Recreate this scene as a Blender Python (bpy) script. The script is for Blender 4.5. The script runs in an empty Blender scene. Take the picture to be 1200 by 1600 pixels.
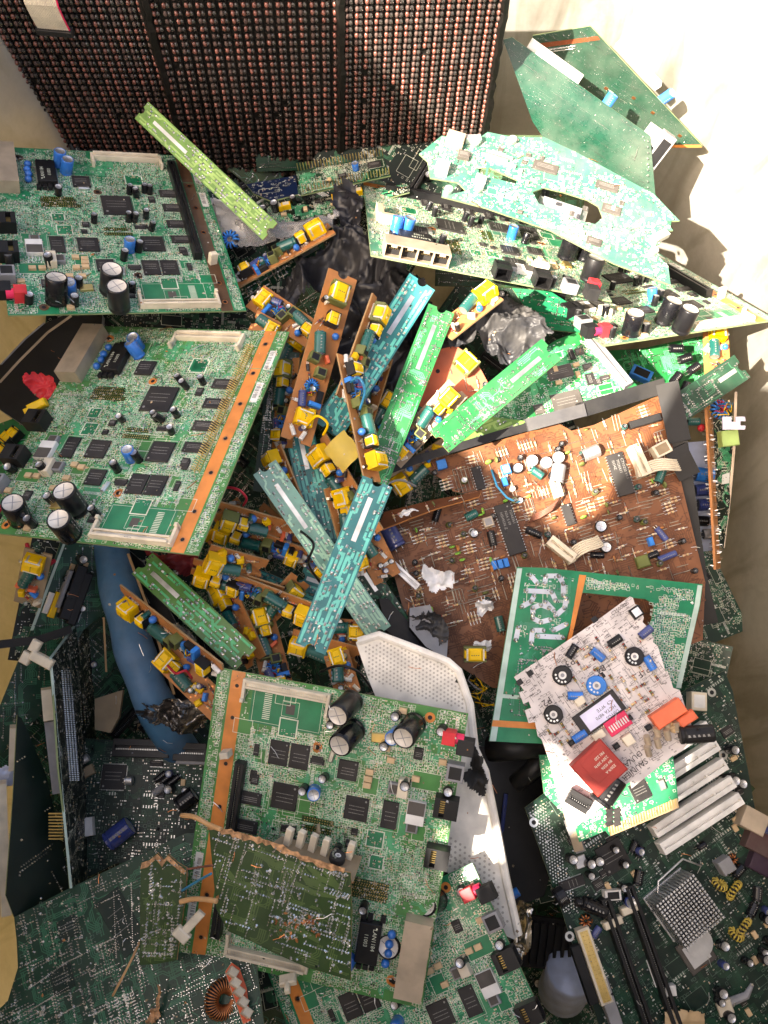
import bpy, math, random
import numpy as np
from mathutils import Vector, Matrix
from mathutils.geometry import tessellate_polygon

# ------------------------------------------------------------------ camera, world, sun
SC = bpy.context.scene
COL = SC.collection
FPX, CX, CY = 1336.0, 600.0, 800.0      # focal length of the photograph in its own pixels
PITCH = math.radians(18)
CAM = Vector((0, 0, 1.35))
cd = bpy.data.cameras.new('camera')
cam = bpy.data.objects.new('camera', cd)
COL.objects.link(cam)
cam.location = CAM
cam.rotation_euler = (PITCH, 0, 0)
cd.sensor_fit = 'VERTICAL'
cd.sensor_height = 24.0
cd.lens = 24.0 * FPX / 1600.0
cd.clip_start = 0.01
cd.clip_end = 200
SC.camera = cam
SC.view_settings.view_transform = 'Standard'
SC.view_settings.look = 'None'
SC.view_settings.gamma = 1
SC.view_settings.use_curve_mapping = False
SC.view_settings.exposure = 2.6
SC.view_settings.use_white_balance = True
SC.view_settings.white_balance_temperature = 7400
SC.view_settings.white_balance_tint = 12
SUN = Vector((-0.54, -0.38, 0.75)).normalized()
w = bpy.data.worlds.new('World')
SC.world = w
w.use_nodes = True
nt = w.node_tree
sky = nt.nodes.new('ShaderNodeTexSky')
sky.sky_type = 'NISHITA'
sky.sun_disc = False
sky.sun_elevation = math.asin(SUN.z)
sky.sun_rotation = math.atan2(SUN.x, SUN.y)
sky.dust_density = 6.0
sky.air_density = 0.8
sky.ozone_density = 0.4
nt.links.new(sky.outputs[0], nt.nodes['Background'].inputs[0])
nt.nodes['Background'].inputs[1].default_value = 0.075
sd = bpy.data.lights.new('sun', 'SUN')
sd.energy = 3.7
sd.angle = math.radians(0.5)
sd.color = (1.0, 0.96, 0.90)
so = bpy.data.objects.new('sun', sd)
COL.objects.link(so)
so.rotation_euler = SUN.to_track_quat('Z', 'Y').to_euler()
SC.cycles.max_bounces = 8

# ------------------------------------------------------------------ geometry of the view
CP, SP = math.cos(PITCH), math.sin(PITCH)
def cvdir(v):                       # camera x right, y down, z forward  ->  world
    x, y, z = v[0], -v[1], -v[2]
    return Vector((x, y * CP - z * SP, y * SP + z * CP))
def P3(x, y, d):                    # the point seen at photo pixel (x, y) at depth d metres
    return CAM + cvdir(((x - CX) / FPX * d, (y - CY) / FPX * d, d))

class Frame:
    """a flat thing's own frame: origin, x along, y across, z its normal (metres)"""
    def __init__(s, o, x, y, n):
        s.o, s.x, s.y, s.n = Vector(o), Vector(x), Vector(y), Vector(n)
    def mat(s):
        m = Matrix.Identity(4)
        for i, v in enumerate((s.x, s.y, s.n, s.o)):
            for k in range(3): m[k][i] = v[k]
        return m
    def loc(s, px, py, h=0.0):      # where the line of sight of a pixel meets this plane (lifted by h)
        r = P3(px, py, 1) - CAM
        t = (s.o + s.n * h - CAM).dot(s.n) / r.dot(s.n)
        q = CAM + r * t - s.o
        return q.dot(s.x), q.dot(s.y)
def frame3(a, b, c):                # three (x, y, depth); x runs a -> b, normal faces the camera
    A, B, Cc = P3(*a), P3(*b), P3(*c)
    x = (B - A).normalized()
    n = x.cross(Cc - A).normalized()
    if n.dot(CAM - A) < 0: n = -n
    return Frame(A, x, n.cross(x), n)
def frame_axis(a, b, roll=0.0, flip=False):  # a strip from a to b rolled about its own length
    A, B = P3(*a), P3(*b)
    x = (B - A).normalized()
    c = (CAM - (A + B) / 2).normalized()
    y = c.cross(x).normalized()
    n = x.cross(y)
    R = Matrix.Rotation(math.radians(roll), 3, x)
    y, n = R @ y, R @ n
    if flip: y, n = -y, -n
    return Frame(A, x, y, n), (B - A).length
def rod(w):
    w = Vector(w); t = w.length
    return Matrix.Rotation(t, 3, w.normalized())
SB = 0.23
def frame_pose(p):                  # pose of the router board solved from its corners and chips
    R = rod(p[:3])
    c = [Vector((R[0][i], R[1][i], R[2][i])) for i in range(3)]
    O = CAM + cvdir(Vector(p[3:6]) * SB)
    u, v, n = cvdir(c[0]), cvdir(c[1]), cvdir(c[2])
    return Frame(O, u, -v, -n)

# ------------------------------------------------------------------ materials
MATS = {}
def mat(name, col, rough=0.5, metal=0.0, dust=0.0, var=0.15, scale=60.0, coat=0.0, trans=0.0, alpha=1.0, bump=0.0, dustcol=(0.33, 0.30, 0.25), ior=1.5):
    if name in MATS: return MATS[name]
    m = bpy.data.materials.new(name); m.use_nodes = True
    t = m.node_tree; N = t.nodes; L = t.links
    b = N['Principled BSDF']
    b.inputs['Roughness'].default_value = rough
    b.inputs['Metallic'].default_value = metal
    b.inputs['Coat Weight'].default_value = coat
    b.inputs['Coat Roughness'].default_value = 0.12
    b.inputs['Transmission Weight'].default_value = trans
    b.inputs['Alpha'].default_value = alpha
    b.inputs['IOR'].default_value = ior
    b.inputs['Specular IOR Level'].default_value = 0.5 if (metal > 0 or coat > .3 or trans > 0) else 0.3
    tc = N.new('ShaderNodeTexCoord')
    oi = N.new('ShaderNodeObjectInfo')
    add = N.new('ShaderNodeVectorMath'); add.operation = 'ADD'
    L.new(tc.outputs['Object'], add.inputs[0]); L.new(oi.outputs['Random'], add.inputs[1])
    nz = N.new('ShaderNodeTexNoise'); nz.inputs['Scale'].default_value = scale; nz.inputs['Detail'].default_value = 5
    L.new(add.outputs[0], nz.inputs['Vector'])
    mx = N.new('ShaderNodeMix'); mx.data_type = 'RGBA'
    c1 = [max(0, c * (1 - var)) for c in col]; c2 = [min(1, c * (1 + var)) for c in col]
    mx.inputs[6].default_value = (*c1, 1); mx.inputs[7].default_value = (*c2, 1)
    mr = N.new('ShaderNodeMapRange'); mr.inputs[1].default_value = 0.35; mr.inputs[2].default_value = 0.65
    L.new(nz.outputs[0], mr.inputs[0]); L.new(mr.outputs[0], mx.inputs[0])
    out = mx.outputs[2]
    if dust > 0:
        n2 = N.new('ShaderNodeTexNoise'); n2.inputs['Scale'].default_value = 14; n2.inputs['Detail'].default_value = 9; n2.inputs['Roughness'].default_value = 0.68
        L.new(add.outputs[0], n2.inputs['Vector'])
        r2 = N.new('ShaderNodeMapRange'); r2.inputs[1].default_value = 0.42; r2.inputs[2].default_value = 0.78; r2.inputs[4].default_value = dust
        L.new(n2.outputs[0], r2.inputs[0])
        m2 = N.new('ShaderNodeMix'); m2.data_type = 'RGBA'; m2.inputs[7].default_value = (*dustcol, 1)
        L.new(r2.outputs[0], m2.inputs[0]); L.new(out, m2.inputs[6]); out = m2.outputs[2]
        rr = N.new('ShaderNodeMapRange'); rr.inputs[3].default_value = rough; rr.inputs[4].default_value = min(1, rough + 0.35)
        rr.inputs[1].default_value = 0; rr.inputs[2].default_value = max(dust, .01)
        L.new(r2.outputs[0], rr.inputs[0]); L.new(rr.outputs[0], b.inputs['Roughness'])
    L.new(out, b.inputs['Base Color'])
    if bump > 0:
        bp = N.new('ShaderNodeBump'); bp.inputs['Strength'].default_value = bump; bp.inputs['Distance'].default_value = 0.001
        L.new(nz.outputs[0], bp.inputs['Height']); L.new(bp.outputs[0], b.inputs['Normal'])
    MATS[name] = m
    return m
# name: base colour ...
PAL = dict(
    green=dict(col=(.010, .20, .085), rough=.34, dust=.14, coat=.2),
    green2=dict(col=(.008, .060, .034), rough=.26, dust=.28, coat=.5),  # dust tint raised to grey the leaning boards, standing in for glare
    jade=dict(col=(.008, .19, .08), rough=.34, dust=.12, coat=.2),
    scallop=dict(col=(.030, .025, .023), rough=.12, coat=.8, dust=.15),
    captop=dict(col=(.66, .61, .54), rough=.4, metal=.15, dust=.1),
    glare_green=dict(col=(.045, .20, .13), rough=.30, dust=.45, coat=.6),  # paler copy of the board green, sun glare put into the colour
    sunlit_rim=dict(col=(.06, .06, .065), rough=.5, dust=.2),  # lighter stretch of the black rim, sunlight put into its colour
    mint=dict(col=(.04, .24, .14), rough=.36, dust=.25, coat=.3),
    olive=dict(col=(.07, .19, .035), rough=.38, dust=.35, coat=.3),
    lime=dict(col=(.14, .30, .05), rough=.42, dust=.3, coat=.2),
    limetr=dict(col=(.33, .52, .14), rough=.42, dust=.3),
    leaf=dict(col=(.010, .15, .04), rough=.35, dust=.12, coat=.2),
    teal=dict(col=(.025, .19, .20), rough=.34, dust=.10, coat=.2),
    tealtr=dict(col=(.12, .58, .48), rough=.35, dust=.2, coat=.3),
    pale=dict(col=(.16, .38, .30), rough=.34, dust=.35, coat=.4),
    paletr=dict(col=(.42, .72, .52), rough=.35, dust=.3, coat=.3),
    leaftr=dict(col=(.07, .44, .17), rough=.35, dust=.25, coat=.3),
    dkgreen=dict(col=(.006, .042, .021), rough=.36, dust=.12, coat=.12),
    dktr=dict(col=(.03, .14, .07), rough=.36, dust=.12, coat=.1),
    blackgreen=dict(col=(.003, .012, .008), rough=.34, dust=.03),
    army=dict(col=(.022, .055, .010), rough=.38, dust=.12, coat=.12),
    armytr=dict(col=(.07, .12, .03), rough=.38, dust=.15, coat=.1),
    navy=dict(col=(.006, .018, .06), rough=.3, dust=.08, coat=.1),
    trace=dict(col=(.06, .36, .17), rough=.32, dust=.25, coat=.3),
    brown=dict(col=(.20, .074, .027), rough=.42, dust=.30, coat=.15, dustcol=(.16, .10, .07)),
    browntr=dict(col=(.12, .040, .015), rough=.45, dust=.3, dustcol=(.16, .10, .07)),
    phen=dict(col=(.45, .18, .055), rough=.5, dust=.22, dustcol=(.30, .22, .15)),
    phen2=dict(col=(.36, .27, .18), rough=.5, dust=.35),
    redphen=dict(col=(.55, .13, .06), rough=.5, dust=.3),
    edge=dict(col=(.36, .22, .10), rough=.6, dust=.3),
    edgegreen=dict(col=(.20, .26, .12), rough=.5, dust=.3),
    orange=dict(col=(.64, .22, .045), rough=.42, dust=.12, coat=.2),
    whiteboard=dict(col=(.64, .58, .55), rough=.42, dust=.08, coat=.3),
    mintborder=dict(col=(.42, .55, .48), rough=.4, dust=.3, coat=.2),
    tin=dict(col=(.62, .62, .58), rough=.30, metal=.9, var=.25),
    solder=dict(col=(.70, .69, .65), rough=.22, metal=1.0, var=.2),
    gold=dict(col=(.72, .52, .20), rough=.3, metal=.9),
    copper=dict(col=(.60, .23, .09), rough=.28, metal=.9),
    silk=dict(col=(.68, .71, .56), rough=.6, dust=.15, var=.2),
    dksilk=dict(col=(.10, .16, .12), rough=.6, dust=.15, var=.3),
    fern=dict(col=(.055, .22, .055), rough=.36, dust=.14, coat=.15),
    tape=dict(col=(.62, .45, .07), rough=.5, dust=.3), stripe=dict(col=(.26, .07, .03), rough=.4),
    silkblack=dict(col=(.05, .04, .04), rough=.6),
    silkbrown=dict(col=(.07, .03, .015), rough=.6),
    chip=dict(col=(.022, .020, .020), rough=.45, dust=.10, var=.2),
    chipgrey=dict(col=(.075, .066, .058), rough=.45, dust=.2),
    mark=dict(col=(.26, .25, .23), rough=.5),
    black=dict(col=(.009, .009, .010), rough=.36, dust=.05),
    blackrough=dict(col=(.013, .013, .014), rough=.6, dust=.10),
    capblack=dict(col=(.007, .007, .009), rough=.2, dust=.03, coat=.15),
    capblue=dict(col=(.015, .16, .55), rough=.25, dust=.08, coat=.4),
    capnavy=dict(col=(.03, .05, .20), rough=.25, dust=.15, coat=.4),
    capteal=dict(col=(.005, .10, .085), rough=.25, dust=.1, coat=.4),
    alu=dict(col=(.66, .66, .66), rough=.34, metal=.85, dust=.15),
    blue=dict(col=(.02, .20, .62), rough=.35, dust=.1),
    yellow=dict(col=(.86, .52, .006), rough=.4, dust=.06, var=.10),
    cream=dict(col=(.72, .63, .48), rough=.45, dust=.25),
    white=dict(col=(.76, .74, .70), rough=.4, dust=.25),
    grey=dict(col=(.26, .26, .27), rough=.45, dust=.3),
    tan=dict(col=(.62, .44, .25), rough=.5, dust=.1),
    shield=dict(col=(.50, .40, .29), rough=.4, metal=.35, dust=.2),
    shieldtan=dict(col=(.58, .41, .27), rough=.45, dust=.2),
    red=dict(col=(.62, .03, .04), rough=.38, dust=.1),
    redpink=dict(col=(.70, .03, .10), rough=.35),
    brick=dict(col=(.40, .035, .025), rough=.42, dust=.12),
    coral=dict(col=(.80, .16, .07), rough=.42, dust=.1),
    oliveg=dict(col=(.13, .15, .04), rough=.45, dust=.2),
    greenbead=dict(col=(.25, .55, .08), rough=.35),
    dktan=dict(col=(.30, .22, .13), rough=.6, dust=.4),
    torn=dict(col=(.50, .27, .13), rough=.85, bump=.8, var=.5, scale=260),
    paper=dict(col=(.72, .72, .72), rough=.8, bump=.6),
    labelw=dict(col=(.72, .72, .68), rough=.5, dust=.2),
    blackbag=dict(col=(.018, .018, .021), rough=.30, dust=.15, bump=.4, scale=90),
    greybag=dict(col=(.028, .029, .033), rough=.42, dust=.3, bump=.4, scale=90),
    clearbag=dict(col=(.75, .73, .70), rough=.25, trans=.75, bump=.3),
    foil=dict(col=(.55, .50, .42), rough=.24, metal=.95, bump=.4, scale=120),
    darkfoil=dict(col=(.22, .20, .18), rough=.24, metal=.9, bump=.5, scale=90),
    bluetube=dict(col=(.05, .15, .27), rough=.36, dust=.5, bump=.1, dustcol=(.2, .26, .36)),
    bezel=dict(col=(.84, .80, .72), rough=.45, dust=.12, bump=.05),
    ledblack=dict(col=(.006, .005, .004), rough=.5, dust=.10, dustcol=(.10, .075, .055)),
    led_dim=dict(col=(.085, .05, .042), rough=.45, dust=.4, dustcol=(.16, .12, .10)),
    led=dict(col=(.18, .062, .045), rough=.2, coat=.5, dust=.15, dustcol=(.22, .15, .12), var=.4, scale=30),
    purple=dict(col=(.28, .05, .20), rough=.4), darkred=dict(col=(.22, .03, .03), rough=.4),
    wired=dict(col=(.62, .35, .16), rough=.45), wirebrown=dict(col=(.22, .09, .06), rough=.5),
    wireblue=dict(col=(.03, .22, .40), rough=.4), wirered=dict(col=(.5, .03, .05), rough=.4),
    limebox=dict(col=(.36, .50, .16), rough=.5), lilac=dict(col=(.66, .64, .80), rough=.5),
    iceblue=dict(col=(.52, .60, .80), rough=.4, metal=.2, dust=.2),
)
def M(n): return mat(n, **PAL[n])

# ------------------------------------------------------------------ mesh builder
class MB:
    def __init__(s): s.v, s.f, s.m, s.mats = [], [], [], []
    def mi(s, n):
        if n not in s.mats: s.mats.append(n)
        return s.mats.index(n)
    def add(s, vs, fs, m):
        b = len(s.v); s.v.extend(vs); k = s.mi(m)
        for f in fs: s.f.append(tuple(b + i for i in f)); s.m.append(k)
    def quad(s, x0, y0, x1, y1, z, m):
        s.add([(x0, y0, z), (x1, y0, z), (x1, y1, z), (x0, y1, z)], [(0, 1, 2, 3)], m)
    def line(s, p, q, wd, z, m):
        dx, dy = q[0] - p[0], q[1] - p[1]; l = math.hypot(dx, dy) or 1e-9
        nx, ny = -dy / l * wd / 2, dx / l * wd / 2
        s.add([(p[0] - nx, p[1] - ny, z), (q[0] - nx, q[1] - ny, z), (q[0] + nx, q[1] + ny, z), (p[0] + nx, p[1] + ny, z)], [(0, 1, 2, 3)], m)
    def pline(s, pts, wd, z, m):
        for p, q in zip(pts, pts[1:]): s.line(p, q, wd, z + random.uniform(0, 2e-5), m)
    def rect(s, x0, y0, x1, y1, wd, z, m):
        s.pline([(x0, y0), (x1, y0), (x1, y1), (x0, y1), (x0, y0)], wd, z, m)
    def disc(s, x, y, r, z, m, n=8):
        s.add([(x + r * math.cos(6.2832 * i / n), y + r * math.sin(6.2832 * i / n), z) for i in range(n)], [tuple(range(n))], m)
    def bump(s, x, y, r, h, m, n=6, z=0.0, tip=.35, dx=0, dy=0):   # a blob of solder
        a = [(x + r * math.cos(6.2832 * i / n), y + r * math.sin(6.2832 * i / n), z) for i in range(n)]
        b = [(x + dx + r * tip * math.cos(6.2832 * i / n), y + dy + r * tip * math.sin(6.2832 * i / n), z + h) for i in range(n)]
        s.add(a + b, [(i, (i + 1) % n, n + (i + 1) % n, n + i) for i in range(n)] + [tuple(range(n, 2 * n))], m)
    def box(s, x0, y0, z0, x1, y1, z1, m, bev=0.0):
        if bev > 0:
            b = bev
            v = []
            for z, i in ((z0, 0), (z1 - b, 0), (z1, b)):
                v += [(x0 + i, y0 + i, z), (x1 - i, y0 + i, z), (x1 - i, y1 - i, z), (x0 + i, y1 - i, z)]
            f = [(8, 9, 10, 11)]
            for r in (0, 4):
                f += [(r, r + 1, r + 5, r + 4), (r + 1, r + 2, r + 6, r + 5), (r + 2, r + 3, r + 7, r + 6), (r + 3, r, r + 4, r + 7)]
            f.append((3, 2, 1, 0))
            s.add(v, f, m); return
        s.add([(x0, y0, z0), (x1, y0, z0), (x1, y1, z0), (x0, y1, z0), (x0, y0, z1), (x1, y0, z1), (x1, y1, z1), (x0, y1, z1)],
              [(4, 5, 6, 7), (3, 2, 1, 0), (0, 1, 5, 4), (1, 2, 6, 5), (2, 3, 7, 6), (3, 0, 4, 7)], m)
    def lathe(s, prof, m, n=20, o=(0, 0, 0), ax=None, mats=None):   # prof: (radius, height)
        k = len(prof); vs = []
        if ax is None: X, Y, Z = Vector((1, 0, 0)), Vector((0, 1, 0)), Vector((0, 0, 1))
        else:
            Z = Vector(ax).normalized(); X = Z.orthogonal().normalized(); Y = Z.cross(X)
        O = Vector(o)
        for r, h in prof:
            for i in range(n):
                a = 6.2832 * i / n
                vs.append(tuple(O + X * (r * math.cos(a)) + Y * (r * math.sin(a)) + Z * h))
        b = len(s.v); s.v.extend(vs)
        for j in range(k - 1):
            mm = s.mi(mats[j] if mats else m)
            for i in range(n):
                s.f.append((b + j * n + i, b + j * n + (i + 1) % n, b + (j + 1) * n + (i + 1) % n, b + (j + 1) * n + i)); s.m.append(mm)
    def tube(s, pts, r, m, n=6, cap=True):
        pts = [Vector(p) for p in pts]; vs = []; up = None
        for i, p in enumerate(pts):
            t = (pts[min(i + 1, len(pts) - 1)] - pts[max(i - 1, 0)]).normalized()
            X = t.orthogonal().normalized() if up is None else (up - t * up.dot(t)).normalized()
            up = X; Y = t.cross(X); rr = r[i] if isinstance(r, (list, tuple)) else r
            for k in range(n):
                a = 6.2832 * k / n; vs.append(tuple(p + X * rr * math.cos(a) + Y * rr * math.sin(a)))
        fs = [(j * n + k, j * n + (k + 1) % n, (j + 1) * n + (k + 1) % n, (j + 1) * n + k) for j in range(len(pts) - 1) for k in range(n)]
        if cap: fs += [tuple(range(n))[::-1], tuple(range((len(pts) - 1) * n, len(pts) * n))]
        s.add(vs, fs, m)
    def text(s, txt, x, y, size, ang, z, m, mirror=False):
        vs, fs = glyphs(txt)
        c, sn = math.cos(ang), math.sin(ang)
        s.add([(x + (vx * c - vy * sn) * size, y + (vx * sn + vy * c) * size, z) for vx, vy in vs], fs, m)
    def mesh(s, name, smooth=False):
        me = bpy.data.meshes.new(name)
        me.from_pydata([tuple(v) for v in s.v], [], s.f)
        for n in s.mats: me.materials.append(M(n))
        me.polygons.foreach_set('material_index', s.m)
        if smooth: me.polygons.foreach_set('use_smooth', [True] * len(s.f))
        me.update()
        return me
GL = {}
def glyphs(txt):
    if txt in GL: return GL[txt]
    c = bpy.data.curves.new('txt', 'FONT'); c.body = txt; c.size = 1; c.resolution_u = 2
    o = bpy.data.objects.new('txt', c); me = o.to_mesh()
    vs = [(v.co.x, v.co.y) for v in me.vertices]; fs = [tuple(p.vertices) for p in me.polygons]
    o.to_mesh_clear(); bpy.data.objects.remove(o); bpy.data.curves.remove(c)
    GL[txt] = (vs, fs); return GL[txt]

def obj(name, me, parent=None, mtx=None):
    o = bpy.data.objects.new(name, me); COL.objects.link(o)
    if parent is not None: o.parent = parent
    if mtx is not None: o.matrix_local = mtx
    return o
def tag(o, label, cat, group=None, kind=None):
    if label: o['label'] = label
    if cat: o['category'] = cat
    if group: o['group'] = group
    if kind: o['kind'] = kind
    return o
def thing(name, fr, label, cat, group=None):
    o = obj(name, None, None, fr.mat() if isinstance(fr, Frame) else Matrix.Translation(fr))
    return tag(o, label, cat, group)
def put(parent, name, me, x=0, y=0, z=0, rz=0.0, tilt=None, label=None):
    m = Matrix.Translation((x, y, z)) @ Matrix.Rotation(rz, 4, 'Z')
    if tilt: m = m @ Matrix.Rotation(math.radians(tilt[0]), 4, 'X') @ Matrix.Rotation(math.radians(tilt[1]), 4, 'Y')
    o = obj(name, me, parent, m)
    if label: o['label'] = label
    return o

# ------------------------------------------------------------------ components (meshes are cached and shared)
CACHE = {}
def cached(fn):
    def g(*a):
        k = (fn.__name__,) + tuple(round(x, 5) if isinstance(x, float) else x for x in a)
        if k not in CACHE: CACHE[k] = fn(*a)
        return CACHE[k]
    return g
mm = 0.001
@cached
def chip(w_, h_, t=1.4, pins='all', body='chip', seed=0):      # millimetres
    b = MB(); r = random.Random(seed + int(w_ * 10 + h_)); X, Y, T = w_ * mm / 2, h_ * mm / 2, t * mm
    b.box(-X, -Y, .2 * mm, X, Y, T, body, .25 * mm)
    pl = .9 * mm
    def row(n, fn):
        for i in range(n):
            fn(i / max(n - 1, 1))
    ny = max(3, int(h_ / 1.1)); nx = max(3, int(w_ / 1.1))
    if pins in ('all', 'lr'):
        for sx in (-1, 1):
            for i in range(ny):
                y = -Y * .9 + 1.8 * Y * i / (ny - 1)
                b.box(min(sx * X, sx * (X + pl)), y - .2 * mm, .05 * mm, max(sx * X, sx * (X + pl)), y + .2 * mm, .3 * mm, 'tin')
    if pins in ('all', 'tb'):
        for sy in (-1, 1):
            for i in range(nx):
                x = -X * .9 + 1.8 * X * i / (nx - 1)
                b.box(x - .2 * mm, min(sy * Y, sy * (Y + pl)), .05 * mm, x + .2 * mm, max(sy * Y, sy * (Y + pl)), .3 * mm, 'tin')
    for k in range(3 if min(w_, h_) > 5 else 1):
        y = Y * (.35 - .3 * k); x = -X * .7
        while x < X * .6:
            l = r.uniform(.3, .9) * mm
            b.quad(x, y, x + l, y + .55 * mm, T + 3e-5, 'mark'); x += l + .35 * mm
    b.disc(-X * .75, -Y * .75, min(X, Y) * .09, T + 3e-5, 'mark', 8)
    me = b.mesh('chip'); me['size'] = (float(w_), float(h_)); return me
@cached
def cap(r, h, c='capblack', top='alu', stripe='mark'):
    b = MB(); r *= mm; h *= mm
    b.lathe([(r * .92, 0), (r, .03 * h), (r, h * .12), (r * .93, h * .16), (r, h * .2), (r, h * .95), (r * .93, h), (r * .86, h), (r * .84, h * .985), (0.00001, h * .985)], c, 20,
            mats=[c, c, c, c, c, c, c, c, 'captop' if top == 'alu' and r > .006 else top])
    for i in range(3):
        a = i * math.pi / 3 if top != 'alu' else i * math.pi / 2
        if i < 2 or top != 'alu': b.line((-r * .7 * math.cos(a), -r * .7 * math.sin(a)), (r * .7 * math.cos(a), r * .7 * math.sin(a)), r * .07, h * .99 + 1e-5 * i, 'grey')
    n = 4
    for i in range(n):                                            # the pale minus stripe, broken by marks
        a0, a1 = -1.9, -1.45
        z0, z1 = h * (.25 + .17 * i), h * (.36 + .17 * i)
        q = r * 1.008
        b.add([(q * math.cos(a0), q * math.sin(a0), z0), (q * math.cos(a1), q * math.sin(a1), z0), (q * math.cos(a1), q * math.sin(a1), z1), (q * math.cos(a0), q * math.sin(a0), z1)], [(0, 1, 2, 3)], stripe)
    me = b.mesh('capacitor', True)
    return me
@cached
def lyingcap(r, h, c='capblack'):
    b = MB(); r *= mm; h *= mm
    b.lathe([(1e-5, 0), (r * .9, 0), (r, .03 * h), (r, h * .1), (r * .92, h * .14), (r, h * .18), (r, h * .95), (r * .93, h), (r * .86, h), (r * .84, h * .985), (0.00001, h * .985)], c, 18,
            o=(-h / 2, 0, r), ax=(1, 0, 0), mats=['black'] + [c] * 8 + ['alu'])
    for s_ in (-.4, .4): b.tube([(-h / 2, r * s_, r), (-h / 2 - 2 * mm, r * s_, r), (-h / 2 - 3 * mm, r * s_, -.5 * mm)], .3 * mm, 'tin', 5)
    for i in range(5):
        b.add([(-h * .3 + h * .14 * i, -r * .25, 2 * r + 2e-4 - r * .03), (-h * .3 + h * .14 * i + h * .08, -r * .25, 2 * r + 2e-4 - r * .03), (-h * .3 + h * .14 * i + h * .05, r * .02, 2 * r + 2e-4), (-h * .3 + h * .14 * i, r * .02, 2 * r + 2e-4)], [(0, 1, 2, 3)], 'mark')
    return b.mesh('capacitor', False)
@cached
def bead(rx, rz, c='capblue'):
    b = MB(); n = 8
    b.lathe([(1e-5, 0)] + [(rx * mm * math.sin(math.pi * i / n), rz * mm * (1 - math.cos(math.pi * i / n))) for i in range(1, n)] + [(1e-5, 2 * rz * mm)], c, 12)
    return b.mesh('bead_capacitor', True)
@cached
def longconn(l, wd, h, c='cream', arms=True):     # long cream card connector with latching arms
    b = MB(); X, Y, H = l * mm / 2, wd * mm / 2, h * mm
    b.box(-X, -Y, 0, X, Y, H * .55, c, .3 * mm)
    b.box(-X, Y * .35, H * .55, X, Y, H, c, .3 * mm)
    b.box(-X, -Y, H * .55, X, -Y * .55, H * .8, c, .2 * mm)
    n = int(l / 1.4)
    for i in range(n):
        x = -X * .9 + 1.8 * X * i / (n - 1)
        b.box(x - .25 * mm, -Y * .5, H * .55, x + .25 * mm, Y * .3, H * .62, 'tin')
        b.box(x - .2 * mm, -Y - 1 * mm, 0, x + .2 * mm, -Y, .4 * mm, 'tin')
    if arms:
        for sx in (-1, 1):
            x0, x1 = sorted((sx * X, sx * (X + 2.6 * mm)))
            b.box(x0, -Y - 9 * mm, 0, x1, Y, H * .75, c, .4 * mm)
            b.box(x0, -Y - 11 * mm, 0, x1, -Y - 8 * mm, H * 1.05, c, .4 * mm)
            b.tube([(sx * X, -Y - 8 * mm, H * .4), (sx * (X - 2 * mm), -Y - 4 * mm, H * .6)], .5 * mm, 'tin', 5)
    for k in range(5):
        b.quad(-3 * mm + k * 1.3 * mm, Y * .55, -2.2 * mm + k * 1.3 * mm, Y * .8, H + 2e-5, 'grey')
    return b.mesh('connector')
@cached
def slotbar(l, wd, h, c='black'):
    b = MB(); X, Y, H = l * mm / 2, wd * mm / 2, h * mm
    b.box(-X, -Y, 0, X, Y, H * .6, c)
    b.box(-X, -Y, H * .6, X, -Y * .25, H, c, .3 * mm); b.box(-X, Y * .25, H * .6, X, Y, H, c, .3 * mm)
    b.box(-X, -Y * .25, H * .6, -X + 2 * mm, Y * .25, H, c); b.box(X - 2 * mm, -Y * .25, H * .6, X, Y * .25, H, c)
    n = int(l / 1.6)
    for i in range(n):
        x = -X * .95 + 1.9 * X * i / (n - 1)
        b.box(x - .25 * mm, -Y * .22, H * .6, x + .25 * mm, -Y * .05, H * .8, 'tin')
    return b.mesh('slot')
@cached
def pcislot(l, wd=8.5, h=11, c='white'):
    b = MB(); X, Y, H = l * mm / 2, wd * mm / 2, h * mm
    b.box(-X, -Y, 0, X, Y, H * .75, c, .3 * mm)
    b.box(-X, -Y, H * .75, X, -Y * .2, H, c, .3 * mm); b.box(-X, Y * .2, H * .75, X, Y, H, c, .3 * mm)
    b.box(-X, -Y * .2, H * .75, -X + 2 * mm, Y * .2, H, c); b.box(X * .48, -Y * .2, H * .75, X * .52, Y * .2, H, c); b.box(X - 2 * mm, -Y * .2, H * .75, X, Y * .2, H, c)
    return b.mesh('expansion_slot')
@cached
def jack(w_, d, h, c='black', gold=True):          # opening towards -y; also seen from above
    b = MB(); X, Y, H = w_ * mm / 2, d * mm / 2, h * mm; t = 1.2 * mm
    b.box(-X, -Y, 0, -X + t, Y, H, c); b.box(X - t, -Y, 0, X, Y, H, c); b.box(-X + t, Y - 4 * mm, 0, X - t, Y, H, c)
    b.box(-X + t, -Y, 0, X - t, Y - 4 * mm, t, c); b.box(-X + t, -Y, H - t, X - t, Y * .1, H - 1e-5, c)
    b.box(-X + t, Y * .1, H * .55, X - t, Y - 4 * mm, H * .6, c)
    if gold:
        for i in range(6):
            x = -X * .55 + 1.1 * X * i / 5
            b.box(x - .25 * mm, Y * .12, H * .6, x + .25 * mm, Y - 4.2 * mm, H * .72, 'gold')
    return b.mesh('jack')
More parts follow.
